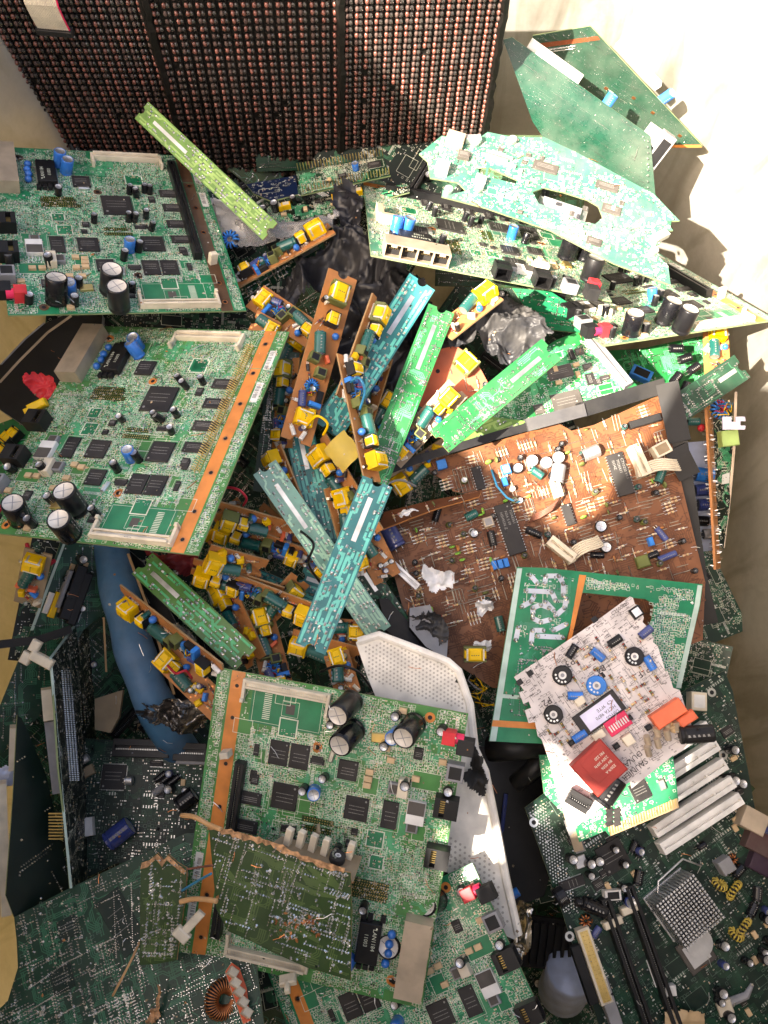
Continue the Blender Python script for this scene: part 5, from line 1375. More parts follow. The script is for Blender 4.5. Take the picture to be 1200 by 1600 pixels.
# black plastic shards at the lower left of the brown board
for k, (lab, out, d) in enumerate((('long dusty black plastic shard pointing to the white grille', [(592, 935), (606, 935), (690, 1030), (700, 1050), (680, 1045), (604, 985)], .745), ('square dark plastic shard beside the long shard', [(640, 950), (672, 945), (684, 975), (700, 1000), (698, 1030), (665, 1010), (640, 980)], .752))):
    o, fr, b = panel('plastic_shard', lab, 'plastic piece', [(out[0][0], out[0][1], d), (out[2][0], out[2][1], d), (out[-1][0], out[-1][1], d - .01)], out, None, 'grey' if k else 'blackrough', 84, bottom='black', edge='black', t=4); fin(o, b, 'shard')
crumple('plastic_bag', 'small dark heap of dusty plastic scraps on the lower left of the brown board', 'plastic scrap', 'greybag', [(640, 960), (680, 950), (700, 985), (690, 1010), (650, 1000)], .748, .010, 20, 30, freq=50)
fr = frame3((741, 1020, .74), (751, 1020, .74), (741, 1040, .74)); t = thing('loose_transformer', fr, 'small loose yellow transformer with pale ends below the brown board', 'transformer'); put(t, 'winding', transformer(22, 15, 13, 'yellow', 'cream', 'oliveg'))
fr = frame3((738, 1075, .76), (748, 1070, .76), (741, 1100, .76)); t = thing('wire_tangle', fr, 'dim tangle of yellow and dark wires under the loose yellow transformer', 'wires'); put(t, 'wires', wireset(9, 16, 9, 'yellow,black,grey,black')); put(t, 'capacitor', lyingcap(4, 14, 'capblack'), -.01, .01, .004, 1.3)

# ------------------------------------------------------------------ the paper tag in the middle
b = MB(); b.add([(-.013 + .0032 * i + (.001 if j % 2 else 0), -.013 + .0052 * j, .004 * math.sin(i * .42)) for j in range(6) for i in range(9)], [(j * 9 + i, j * 9 + i + 1, j * 9 + i + 10, j * 9 + i + 9) for j in range(5) for i in range(8)], 'tape'); b.text('L', -.01, .0, .004, .3, .00063, 'grey') if 0 else None
fr = frame3((536, 706, .725), (560, 698, .72), (545, 730, .725)); t = thing('paper_tag', fr, 'bent yellow tape flap among the parts left of centre', 'tape flap'); put(t, 'flap', b.mesh('flap', True), 0, 0, 0, .45)

# ------------------------------------------------------------------ green board with the big window and the white board on it
o, fr, b = panel('frame_board', 'green board with thick silver tracks and a large window, pale borders at left and right', 'circuit board', [(808, 888, .735), (1097, 914, .735), (770, 1160, .70)],
    [(808, 886), (850, 887), (1098, 913), (1094, 945), (1062, 1080), (1040, 1170), (800, 1160), (764, 1158)], None, 'jade', 85, bottom='green', holes=[[(906, 930), (912, 926), (1008, 936), (1022, 944), (1020, 960), (1000, 1030), (985, 1060), (870, 1045)]])
def pixpoly(m_, pts, z): b.add([(*fr.loc(*p), z) for p in pts], [tuple(range(len(pts)))[::-1]], m_)
pixpoly('mintborder', [(808, 888), (816, 888), (775, 1158), (765, 1158)], 2e-4); pixpoly('mintborder', [(1090, 914), (1097, 915), (1093, 945), (1064, 1075), (1056, 1075), (1085, 945)], 2e-4)
pixpoly('orange', [(905, 898), (916, 899), (895, 990), (890, 1010), (884, 1010), (890, 985)], 2.4e-4); pixpoly('orange', [(770, 1125), (850, 1130), (850, 1140), (768, 1135)], 2.4e-4); pixpoly('mintborder', [(780, 1084), (850, 1090), (850, 1096), (779, 1090)], 2.2e-4)
for l in ([(828, 898), (840, 912)], [(851, 912), (853, 900), (873, 900), (880, 912), (880, 930)], [(822, 923), (862, 925), (868, 938)], [(815, 948), (830, 940), (835, 930)], [(833, 960), (832, 950), (845, 945), (858, 950)], [(852, 940), (866, 955)], [(832, 966), (845, 972), (860, 968)],
          [(810, 980), (806, 1000)], [(830, 1005), (832, 985), (850, 985)], [(840, 994), (880, 996)], [(865, 985), (885, 975)], [(885, 935), (882, 950), (868, 962)]):
    b.pline([fr.loc(*p) for p in l], 4.2 * mm, 3e-4, 'alu')
    for p in l: x, y = fr.loc(*p); b.bump(x, y, 2.2 * mm, 1.6 * mm, 'solder', 8, 3e-4)
pl = [fr.loc(*p) for p in ((1015, 930), (1088, 925), (1060, 1070), (1005, 1060))]; dress(b, pl, 'smd', 86, dens=1.8, tr='mint')
pl = [fr.loc(*p) for p in ((915, 902), (1085, 920), (1080, 932), (915, 922))]; dress(b, pl, 'smd', 87, dens=1.2, tr='mint')
pl = [fr.loc(*p) for p in ((812, 1005), (868, 1010), (850, 1125), (788, 1118))]; dress(b, pl, 'solder', 88, dens=2.2, tr='mint')
pl = [fr.loc(*p) for p in ((820, 895), (900, 900), (880, 1000), (805, 1000))]; dress(b, pl, 'fine', 89, dens=.5, tr='mint')
fin(o, b)
WP = [(803, 1057, .70), (988, 933, .70), (895, 1288, .675)]
o, fr, b = panel('control_board', 'white board printed with black lettering, carrying a dark red relay and three round trimmers', 'circuit board', WP,
    [(803, 1058), (935, 968), (984, 932), (989, 934), (992, 944), (998, 946), (1006, 965), (1004, 972), (1012, 980), (1022, 998), (1020, 1003), (1028, 1010), (1040, 1050), (1043, 1048), (1052, 1075), (1062, 1078), (1086, 1150), (1064, 1174), (1052, 1180), (987, 1232), (984, 1222), (978, 1226), (960, 1245), (900, 1292), (892, 1280), (846, 1155), (840, 1150), (836, 1128), (826, 1130), (820, 1110), (830, 1106), (826, 1096), (818, 1100), (811, 1082), (819, 1079)],
    'whitesilk', 'whiteboard', 90, bottom='phen2', edge='tan', tr='silkblack', silk='silkblack')
az = ang(fr, (803, 1057), (988, 933))
def wt(s_, px, py, sz, rot=0): x, y = fr.loc(px, py); b.text(s_, x, y, sz * mm, az + rot, 4e-4, 'silkblack')
wt('P3', 894, 1027, 8, P); wt('P4', 942, 1037, 8, P); wt('P1F', 1012, 1040, 7.5, P); wt('P2', 858, 1088, 8, P)
b.quad(0, 0, 1e-6, 1e-6, 1e-4, 'silkblack')
# printed maker's name and number run along the lower edges
b2 = b
def wt2(s_, px, py, sz, q): x, y = fr.loc(px, py); b2.text(s_, x, y, sz * mm, ang(fr, (px, py), q), 4.5e-4, 'silkblack')
wt2('03101182G0A1', 860, 1170, 4.2, (880, 1222)); wt2('C2500020', 957, 962, 4, (985, 942))
x, y = fr.loc(1008, 1184); b2.text('SAUNIER', x, y, 6.2 * mm, ang(fr, (1003, 1183), (970, 1210)), 5e-4, 'silkblack'); x, y = fr.loc(999, 1172); b2.text('DUVAL', x, y, 6.2 * mm, ang(fr, (1003, 1183), (970, 1210)), 5e-4, 'silkblack')
fin(o, b)
on(o, fr, 'trimmer', pot('black', 8), 878, 1055, az + .3); on(o, fr, 'trimmer', pot('black', 7.6), 990, 1026, az); on(o, fr, 'trimmer', pot('black', 7.6), 864, 1116, az + .5); on(o, fr, 'trimmer', pot('blue', 8), 931, 1071, az, label='blue round trimmer')
b = MB(); b.box(-20 * mm, -9 * mm, 0, 20 * mm, 9 * mm, 5 * mm, 'chip', .4 * mm)
for i in range(20):
    for s_ in (-1, 1): b.box((-19 + i * 1.95) * mm, s_ * 9.9 * mm - .4 * mm, 0, (-18.3 + i * 1.95) * mm, s_ * 9.9 * mm + .4 * mm, 3 * mm, 'tin')
b.box(-17 * mm + 3 * mm, -7.4 * mm, 5 * mm, 16 * mm, 7 * mm, 5.2 * mm, 'lilac')
for i, s_ in enumerate(('DIFFUS', 'HCTA 9870', 'C9  9FTE')): b.text(s_, 14 * mm, -2 * mm + i * 4.4 * mm - 3.4 * mm, 3.8 * mm, P, 5.25 * mm, 'silkblack')
on(o, fr, 'chip', b.mesh('chip'), 935, 1114, az + .03, label='long chip with a lilac paper label')
b = MB(); b.box(-10 * mm, -6 * mm, 0, 10 * mm, 6 * mm, 6 * mm, 'redpink', .4 * mm)
for i in range(8): b.box((-8 + i * 2.2) * mm, -3 * mm, 6 * mm, (-6.9 + i * 2.2) * mm, 2 * mm, 6.4 * mm, 'white')
on(o, fr, 'switch', b.mesh('switch'), 964, 1130, az)
b = MB(); b.box(-16 * mm, -15 * mm, 0, 16 * mm, 15 * mm, 18 * mm, 'brick', 1 * mm)
b.box(-9 * mm, -8 * mm, 18 * mm, 13 * mm, 12 * mm, 18.4 * mm, 'brick', .2 * mm)
for i, s_ in enumerate(('220/9-A', 'BV 0206', '230V 50Hz', 'PRI 220')): b.text(s_, 11 * mm, -5 * mm + i * 4.2 * mm, 3 * mm, P, 18.45 * mm, 'silk')
on(o, fr, 'relay', b.mesh('relay'), 932, 1196, az + .15, label='dark red square transformer block')
on(o, fr, 'capacitor', lyingcap(9, 24, 'capblack'), 948, 1232, az + .35); on(o, fr, 'block_capacitor', block(27, 12, 14, 'coral', .8), 1040, 1114, az); on(o, fr, 'block_capacitor', block(15, 8, 10, 'coral', 1), 1070, 1122, az)
on(o, fr, 'capacitor', lyingcap(7, 26, 'black'), 1085, 1146, az - .5); on(o, fr, 'capacitor', bead(5, 3, 'tan'), 1052, 1135); on(o, fr, 'capacitor', disccap(4, 'tan'), 1048, 1134, az)
on(o, fr, 'header', slotbar(18, 12, 8, 'black'), 903, 1250, az - 1.1)
for (px, py, c, a_) in ((893, 1018, 'capblack', .4), (933, 1023, 'capblue', -1.3), (1008, 988, 'capnavy', .1), (1014, 1036, 'capblue', 1.5), (898, 1087, 'capblue', -.6), (905, 1150, 'capblue', .0), (960, 1002, 'black', 0)): on(o, fr, 'capacitor', lyingcap(3.4, 12, c), px, py, az + a_)
for (px, py) in ((892, 1160), (982, 1122), (1012, 1136), (962, 1165)): on(o, fr, 'transistor', block(5, 4, 6, 'black', .8), px, py, az)
on(o, fr, 'switch', block(9, 9, 6, 'black', .5, 'alu'), 993, 957, az); on(o, fr, 'connector', block(8, 6, 8, 'cream', .4), 905, 1095, az); on(o, fr, 'connector', block(8, 8, 9, 'cream', .4), 980, 1155, az); on(o, fr, 'connector', block(10, 6, 8, 'cream', .4), 934, 1148, az)
b = MB()
for i in range(7): b.lathe([(2.6 * mm, 0), (2.6 * mm, 9 * mm), (1e-5, 9 * mm)], 'shield', 8, o=((-18 + i * 5) * mm, (3 if i % 2 else -3) * mm, 4 * mm), ax=(.4, 1, .6))
on(o, fr, 'terminal_cluster', b.mesh('terminal_cluster'), 1036, 1152, az + .1)
for q in ((929, 968 + 0), (828, 1052), (812, 1066), (940, 1056)): x, y = fr.loc(*q); put(o, 'mounting_hole', block(5, 4.6, .25, 'black', .05), x, y, 0, az)
scatter(o, fr, [(900, 1010), (985, 960), (1010, 1010), (1040, 1100), (1000, 1130), (945, 1150), (900, 1160), (860, 1180), (850, 1090)], 60, 12, [lambda r: ('resistor', resistor(7.0, r.choice(('cream', 'oliveg', 'tan', 'chipgrey')), r.randint(0, 1)))], az)


# ------------------------------------------------------------------ lower right: bezel, main board, cards
BZ = [(560, 1000, .70), (735, 1110, .69), (800, 1460, .682)]
BZP = [(556, 1004), (566, 996), (592, 990), (640, 1008), (700, 1032), (716, 1046), (734, 1100), (736, 1112), (742, 1170), (758, 1205), (775, 1290), (790, 1370), (812, 1462), (803, 1468), (790, 1462), (735, 1415), (690, 1350), (640, 1300), (600, 1120), (575, 1060)]
o, fr, b = panel('grille_cover', 'long off white plastic cover with a perforated grille, running under the bottom centre board', 'plastic cover', BZ, BZP, None, 'bezel', 101, bottom='bezel', edge='bezel', t=7)
# perforations
def dots(b, fr, pp, pitch, rr, m_, z=2e-4):
    q = [fr.loc(*p) for p in pp]; xs = [p[0] for p in q]; ys = [p[1] for p in q]; j = 0; y = min(ys)
    while y < max(ys):
        x = min(xs) + (pitch / 2 if j % 2 else 0)
        while x < max(xs):
            if inpoly(x, y, q): b.disc(x, y, rr, z, m_, 6)
            x += pitch
        y += pitch * .87; j += 1
PAL['grilledot'] = dict(col=(.50, .46, .40), rough=.7)
dots(b, fr, [(570, 1008), (600, 1002), (700, 1040), (718, 1060), (728, 1108), (640, 1085), (575, 1060)], 3.4 * mm, .95 * mm, 'grilledot')
dots(b, fr, [(700, 1330), (730, 1350), (760, 1320), (795, 1440), (780, 1440), (740, 1400)], 4.4 * mm, 1.1 * mm, 'grilledot')
dots(b, fr, [(690, 1300), (730, 1320), (760, 1400), (735, 1400), (700, 1350)], 4.4 * mm, 1.1 * mm, 'grilledot')
q = [fr.loc(*p) for p in ((560, 1002), (592, 992), (640, 1010), (700, 1034), (716, 1048), (734, 1100), (742, 1170), (758, 1205), (775, 1290), (790, 1370), (810, 1460))]
b.tube([(x, y, .5 * mm) for x, y in q], 3.4 * mm, 'bezel', 8)
x, y = fr.loc(718, 1058); b.box(x - 1.2 * mm, y - 5 * mm, 0, x + 1.2 * mm, y + 3 * mm, .9 * mm, 'blackrough')
fin(o, b, 'grille')
# black torn foam and cable beside it
crumple('rubber_scrap', 'ragged black rubber scrap on the right edge of the grille cover', 'rubber scrap', 'blackrough', [(735, 1172), (748, 1165), (752, 1195), (765, 1220), (760, 1245), (745, 1240), (726, 1222), (722, 1208), (738, 1205)], .672, .006, 30, 26, freq=70)
crumple('foil_tape', 'crumpled silver tan foil tape at the bottom edge right of the grille cover', 'foil', 'foil', [(808, 1400), (824, 1410), (828, 1470), (818, 1530), (800, 1600), (770, 1610), (775, 1570), (790, 1520), (782, 1500), (806, 1462)], (.72, .72, .70), .010, 31, 50, freq=26)
fr = frame3((800, 1395, .74), (816, 1385, .74), (803, 1405, .74)); t = thing('loose_capacitor', fr, 'light blue capacitor lying beside the tip of the grille cover', 'capacitor'); put(t, 'can', lyingcap(4, 12, 'blue'))
b = MB(); b.tube([P3(x, y, d) - CAM for x, y, d in ((765, 1170, .74), (800, 1168, .73), (850, 1163, .735))], .011, 'black', 10)
tag(obj('black_cylinder', b.mesh('black_cylinder', True), None, Matrix.Translation(CAM)), 'shiny black cylinder lying under the left corner of the white board', 'cylinder')
b = MB(); b.tube([P3(x, y, d) - CAM for x, y, d in ((805, 1225, .75), (830, 1205, .745), (850, 1185, .74))], .008, 'black', 10)
tag(obj('black_cylinder', b.mesh('black_cylinder', True), None, Matrix.Translation(CAM)), 'smaller dull black cylinder just below the shiny one', 'cylinder')
o, fr, b = panel('dark_sheet', 'dark smooth black panel in the gap between grille cover and main board', 'panel', [(770, 1160, .80), (850, 1190, .80), (830, 1420, .78)], [(745, 1165), (860, 1190), (880, 1300), (850, 1400), (800, 1420), (770, 1300)], None, 'black', 102, bottom='black', edge='black', t=3)
x0, y0 = fr.loc(790, 1240); b.tube([(x0, y0, 2 * mm), (x0 + .006, y0 - .03, 5 * mm), (x0 + .001, y0 - .06, 2 * mm)], 2 * mm, 'capnavy', 8); fin(o, b, 'panel')
b = MB()
for i in range(9): b.box(-.03 + i * .007, -.02, 0, -.027 + i * .007, .02, .004, 'blackrough')
b.box(-.034, -.024, -.004, .034, .024, 0, 'black'); fr = frame3((856, 1475, .80), (880, 1478, .80), (856, 1500, .80)); t = thing('vent_panel', fr, 'black slotted vent between the foil tape and the main board', 'vent'); put(t, 'vent', b.mesh('vent'))
b = MB(); b.lathe([(1e-5, .045), (.021, .045), (.023, .043), (.0235, 0), (.024, -.03)], 'iceblue', 28); fr = frame3((890, 1522, .80), (920, 1520, .80), (890, 1550, .79)); t = thing('round_cap', fr, 'dim bluish grey round can at the bottom edge, left of the main board', 'can'); put(t, 'can', b.mesh('can', True), 0, 0, -.03)

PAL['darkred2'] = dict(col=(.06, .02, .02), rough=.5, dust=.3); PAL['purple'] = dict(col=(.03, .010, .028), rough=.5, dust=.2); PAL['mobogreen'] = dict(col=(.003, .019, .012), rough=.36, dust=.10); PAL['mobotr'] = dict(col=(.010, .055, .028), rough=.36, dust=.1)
PAL['pciwhite'] = dict(col=(.82, .80, .76), rough=.4, dust=.08)
MBP = [(822, 1265, .735), (1135, 1050, .775), (940, 1605, .70)]
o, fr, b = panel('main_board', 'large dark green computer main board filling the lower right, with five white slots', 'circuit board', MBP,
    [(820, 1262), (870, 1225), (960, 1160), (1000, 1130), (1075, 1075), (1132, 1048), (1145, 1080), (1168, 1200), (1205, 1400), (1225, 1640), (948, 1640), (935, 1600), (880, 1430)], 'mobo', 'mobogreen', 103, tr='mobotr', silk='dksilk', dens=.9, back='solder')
az = ang(fr, (1010, 1230), (1120, 1160))
dots(b, fr, [(826, 1268), (850, 1250), (905, 1420), (880, 1425)], 2.6 * mm, .6 * mm, 'tin', 3e-4)
for q in ((834, 1285), (890, 1463), (1112, 1082), (1130, 1180)): x, y = fr.loc(*q); b.disc(x, y, 4 * mm, 3.1e-4, 'tin', 16); b.disc(x, y, 2 * mm, 3.6e-4, 'black', 12)
fin(o, b)
for i, (px, py) in enumerate(((1035, 1178), (1048, 1206), (1060, 1236), (1072, 1264), (1084, 1290))):
    on(o, fr, 'expansion_slot', pcislot(84, 10.5, 13, 'pciwhite'), px + 4, py - 6, az)
for k in range(5):
    on(o, fr, 'capacitor', lyingcap(2.6, 8, 'capblack'), 1046 + k * 12, 1225 + k * 24, az)
def heat():
    b = MB(); b.box(-.021, -.021, 0, .021, .021, .003, 'alu')
    n = 14
    for i in range(n):
        for j in range(n):
            x, y = -.0195 + .039 * i / (n - 1), -.0195 + .039 * j / (n - 1)
            b.box(x - .85 * mm, y - .85 * mm, .003, x + .85 * mm, y + .85 * mm, .030, 'alu')
    return b.mesh('heatsink')
on(o, fr, 'heatsink', heat(), 1056, 1412, az + .1)
b = MB(); b.tube([(-.028, .0, 0), (-.026, 0, .010), (-.012, .02, .012), (.016, .024, .012), (.028, .01, .008), (.03, .01, 0)], .9 * mm, 'alu', 6); on(o, fr, 'clip', b.mesh('clip', True), 1058, 1395, az)
on(o, fr, 'chip', chip(24, 24, 2, 'none', 'chip', 2), 957, 1338, az - .05); on(o, fr, 'chip', block(26, 26, 2, 'chipgrey', .5, 'alu'), 1087, 1488, az + .05)
b = MB(); b.lathe([(.012, 0), (.012, 1 * mm), (1e-5, 1 * mm)], 'alu', 24); on(o, fr, 'chip_lid', b.mesh('chip_lid'), 1090, 1472, 0, h=.0022)
a2 = ang(fr, (960, 1455), (1010, 1600))
on(o, fr, 'memory_slot', slotbar(135, 8, 10, 'black'), 985, 1530, a2); on(o, fr, 'memory_slot', slotbar(135, 8, 10, 'black'), 1022, 1510, a2)
for q in ((948, 1442), (960, 1436), (975, 1420), (988, 1414)): on(o, fr, 'latch', block(6, 9, 9, 'cream', .8), *q, a2)
b = MB(); b.box(-.030, -.0055, 0, .030, .0055, .009, 'cream', .5 * mm); b.box(-.028, -.0035, .009, .028, .0035, .0091, 'gold')
for i in range(19):
    for s_ in (-1, 1): b.box(-.027 + i * .003 - .35 * mm, s_ * .0016 - .35 * mm, .009, -.027 + i * .003 + .35 * mm, s_ * .0016 + .35 * mm, .0105, 'gold')
on(o, fr, 'drive_connector', b.mesh('drive_connector'), 925, 1505, a2); on(o, fr, 'drive_connector', block(60, 10, 9, 'grey', .5), 955, 1585, a2); on(o, fr, 'drive_connector', block(46, 8, 7, 'black', .5), 910, 1520, a2)
b = coil(3.6, 1.8, 'copper', 9); on(o, fr, 'coil', b, 914, 1438); on(o, fr, 'coil', coil(3.0, 1.6, 'copper', 9), 1143, 1342)
on(o, fr, 'coil', coil(6.5, 2.6, 'tape', 14), 1143, 1388, .3, (60, 0)); on(o, fr, 'coil', coil(6.5, 2.6, 'tape', 14), 1158, 1446, .3, (60, 0)); on(o, fr, 'coil', coil(4.5, 2.4, 'tape', 12), 1122, 1384, .9, (20, 50)); on(o, fr, 'coil', coil(4.5, 2.4, 'tape', 12), 1148, 1462, .9, (20, 50))
for (px, py, r_, l, a_) in ((925, 1415, 6, 22, -.9), (905, 1408, 4, 10, -.6), (872, 1398, 8, 9, 0), (980, 1404, 4, 8, .5), (1150, 1360, 4, 12, .2), (1172, 1420, 4, 12, .5), (1180, 1395, 4, 12, .9), (995, 1370, 4, 12, .8), (998, 1330, 3, 10, .6), (988, 1322, 3, 10, .6), (1135, 1215, 4, 12, -.4), (930, 1455, 3, 10, .4), (1188, 1300, 4, 12, 0), (1165, 1270, 3, 10, 0)):
    on(o, fr, 'capacitor', lyingcap(r_, l, 'capblack' if px % 3 else 'capnavy'), px, py, az + a_)
on(o, fr, 'capacitor', cap(5, 9, 'capnavy'), 981, 1407, 0); on(o, fr, 'connector', block(14, 8, 9, 'white', .5, 'black'), 953, 1396, -.5); on(o, fr, 'connector', block(9, 8, 8, 'white', .5), 1043, 1544, -.5); on(o, fr, 'connector', block(14, 16, 12, 'cream', .5, 'white'), 1084, 1096, az - .6)
on(o, fr, 'connector', block(12, 12, 12, 'grey', .5), 1127, 1350, az); on(o, fr, 'port_block', block(32, 18, 12, 'darkred2', .6), 1186, 1318, az - 1.0); on(o, fr, 'port_block', block(30, 18, 10, 'purple', .6), 1192, 1350, az - 1.0); on(o, fr, 'port_block', block(22, 18, 14, 'shield', .6), 1168, 1280, az - 1.0)
on(o, fr, 'label', block(5, 22, .3, 'labelw', .05), 1021, 1520, a2 - P / 2); on(o, fr, 'chip', chip(8, 22, 2, 'lr', 'chip', 1), 893, 1380, a2); on(o, fr, 'inductor', block(10, 10, 5, 'alu', .5), 905, 1345, a2)
scatter(o, fr, [(860, 1290), (1000, 1300), (1010, 1380), (950, 1400), (900, 1380)], 16, 31, K_small, az); scatter(o, fr, [(1100, 1500), (1200, 1400), (1200, 1580), (1120, 1590)], 18, 32, K_small, az); scatter(o, fr, [(1120, 1100), (1150, 1120), (1175, 1300), (1140, 1300)], 10, 33, K_small, az)
crumple('plastic_film', 'dark shiny crumpled film on the main board near the bottom right corner', 'plastic film', 'darkfoil', [(1105, 1540), (1150, 1505), (1165, 1530), (1160, 1548), (1110, 1555)], .73, .008, 33, 30, freq=60)
fr2 = frame3((1130, 1570, .71), (1160, 1560, .71), (1135, 1590, .71)); b = MB(); b.tube([(0, 0, 0), (.02, .004, .004), (.028, .01, .002)], [.004, .003, .0015], 'grey', 8); b.box(-.006, -.006, 0, .006, .006, .006, 'cream', .001)
t = thing('plastic_clip', fr2, 'pale broken plastic clip lying near the bottom right corner', 'clip'); put(t, 'clip_body', b.mesh('clip_body'))
crumple('cardboard_scrap', 'tan scrap of card at the bottom edge of the main board', 'scrap', 'tan', [(1040, 1585), (1075, 1572), (1100, 1580), (1105, 1605), (1040, 1605)], .70, .005, 34, 20)

# green card beneath the white board, with gold edge contacts
o, fr, b = panel('expansion_card', 'teal green card with gold edge contacts under the lower end of the white board', 'circuit board', [(905, 1312, .705), (1058, 1255, .71), (960, 1180, .715)], [(905, 1316), (898, 1290), (850, 1240), (842, 1180), (1050, 1165), (1052, 1184), (1060, 1250), (1058, 1262), (952, 1306), (946, 1298)], 'fine', 'jade', 104, dens=.7, tr='jade')
q = [fr.loc(*p) for p in ((950, 1292), (1058, 1247), (1061, 1262), (954, 1306))]; b.add([(x, y, 3e-4) for x, y in q], [(3, 2, 1, 0)], 'tan')
for i in range(26):
    (xa, ya), (xb, yb) = fr.loc(952 + i * 4.1, 1291 - i * 1.72), fr.loc(954 + i * 4.1, 1304 - i * 1.72); b.line((xa, ya), (xb, yb), 1.3 * mm, 3.8e-4, 'gold')
fin(o, b); az = ang(fr, (905, 1312), (1058, 1255)); on(o, fr, 'chip', chip(15, 15, 1.6, 'all', 'chip', 5), 1000, 1236, az + .1); on(o, fr, 'crystal', block(5, 9, 3, 'tin', .8), 1034, 1225, az)
for k in range(8): on(o, fr, 'chip', block(6, 3.6, 1, 'chip', .2), 952 + (k % 2) * 12, 1266 + (k // 2) * 7, az)
b = MB(); bar([(866, 1195), (882, 1250), (905, 1330)], [.700, .700, .712], 15, 3, 'shield'); tag(obj('card_bracket', b.mesh('card_bracket')), 'beige metal bracket beside the left corner of the white board', 'bracket')
b = MB(); bar([(892, 1290), (908, 1332)], [.705, .715], 16, 8, 'grey'); tag(obj('connector_bar', b.mesh('connector_bar')), 'grey connector bar below the white board, right of the beige bracket', 'connector')

# right side: boards standing on edge by the wall
o, fr, b = panel('edge_board', 'brown board seen on edge at the right wall, bristling with solder', 'circuit board', [(1103, 612, .82), (1121, 890, .80), (1118, 640, .90)], [(1103, 612), (1109, 612), (1126, 888), (1119, 890)], None, 'phen', 105, bottom='phen', edge='phen', t=2.2)
r = random.Random(4)
for i in range(150):
    x, y = fr.loc(1106 + i * .105, 618 + i * 1.8); s_ = r.choice((-1, 1)); h = r.uniform(2, 5) * mm; a_ = r.uniform(-1, 1) * mm
    b.tube([(x, y, 0 if s_ > 0 else -2.2 * mm), (x + a_, y + r.uniform(-2, 2) * mm, h if s_ > 0 else -2.2 * mm - h)], .35 * mm, 'solder', 4)
fin(o, b)
o, fr, b = panel('metal_sheet', 'pale bluish metal plate with fat capacitors between the brown board and the board on edge', 'metal plate', [(1066, 690, .845), (1110, 690, .845), (1080, 860, .83)], [(1066, 692), (1108, 688), (1118, 860), (1092, 862), (1078, 800)], None, 'iceblue', 106, bottom='iceblue', edge='iceblue', t=1.2)
for q in ((1078, 718), (1082, 728)): x, y = fr.loc(*q); b.disc(x, y, 3 * mm, 2e-4, 'capnavy', 14); b.disc(x, y, 1.6 * mm, 3e-4, 'grey', 12)
fin(o, b, 'plate')
for (px, py, r_, l, c) in ((1096, 744, 7, 17, 'blue'), (1094, 767, 6, 15, 'capnavy'), (1098, 790, 6, 14, 'capnavy'), (1092, 815, 5, 14, 'capblack'), (1105, 835, 5, 12, 'grey')): on(o, fr, 'capacitor', lyingcap(r_, l, c), px, py, r.uniform(-.2, .2))
o, fr, b = panel('edge_board', 'black board with one white label, standing between the board on edge and the wall', 'circuit board', [(1120, 640, .85), (1150, 690, .86), (1130, 850, .84)], [(1112, 600), (1146, 650), (1150, 700), (1142, 790), (1132, 860), (1122, 850)], 'fine', 'blackgreen', 107, dens=.5, edge='shield')
q = [fr.loc(*p) for p in ((1128, 742), (1140, 738), (1139, 755), (1127, 757))]; b.add([(x, y, 4e-4) for x, y in q], [(3, 2, 1, 0)], 'labelw')
for k in range(4): b.line(fr.loc(1127, 722 + k * 4.5), fr.loc(1136, 722 + k * 4.5), .6 * mm, 4e-4, 'silk')
fin(o, b)
b = MB(); bar([(1150, 612), (1147, 700), (1140, 780), (1130, 856)], [.85, .85, .85, .84], 4, 4, 'shield'); tag(obj('metal_strip', b.mesh('metal_strip')), 'thin bent metal strip along the right wall', 'metal strip')
b = MB(); bar([(1078, 750), (1084, 805), (1098, 850), (1120, 870)], [.84, .84, .84, .84], 4, 3, 'shield'); tag(obj('metal_strip', b.mesh('metal_strip')), 'curved thin metal strip right of the brown board rim', 'metal strip')
fr = frame3((1130, 661, .80), (1165, 658, .80), (1130, 672, .80)); b = MB()
slab(b, [fr.loc(*p) for p in ((1129, 651), (1143, 651), (1143, 659), (1150, 659), (1150, 651), (1164, 651), (1165, 658), (1157, 658), (1157, 665), (1165, 665), (1164, 671), (1130, 671))], 'lilac', 'lilac', 'lilac', 2); t = thing('small_bracket', fr, 'small pale lilac bracket with two notches by the right wall', 'bracket'); obj('bracket_plate', b.mesh('bracket_plate'), t)
fr = frame3((1134, 686, .82), (1150, 684, .82), (1134, 700, .82)); t = thing('light_green_box', fr, 'small light green box under the lilac bracket', 'box'); put(t, 'box', block(16, 15, 12, 'limebox', .8))
fr = frame3((1126, 640, .83), (1150, 640, .83), (1126, 660, .83)); t = thing('wire_tangle', fr, 'tangle of blue, red and yellow parts above the lilac bracket', 'wires')
put(t, 'coil', coil(6, 3, 'blue', 12), -.002, 0, 0); put(t, 'wires', wireset(7, 10, 3, 'wirered,yellow,wireblue')); put(t, 'capacitor', bead(5, 4, 'coral'), -.03, .005, 0); put(t, 'capacitor', lyingcap(4, 12, 'capteal'), -.028, -.012, 0); put(t, 'capacitor', bead(4, 3, 'red'), -.02, -.018, 0)
fr = frame3((1100, 540, .87), (1130, 540, .87), (1100, 600, .87)); t = thing('component_cluster', fr, 'cluster of dark capacitors beside the dark green strip', 'components')
for k in range(6): put(t, 'capacitor', lyingcap(4.5, 13, 'capblack'), (-.03 + .009 * (k % 3)), -.004 - .010 * k, 0, .3 * k)

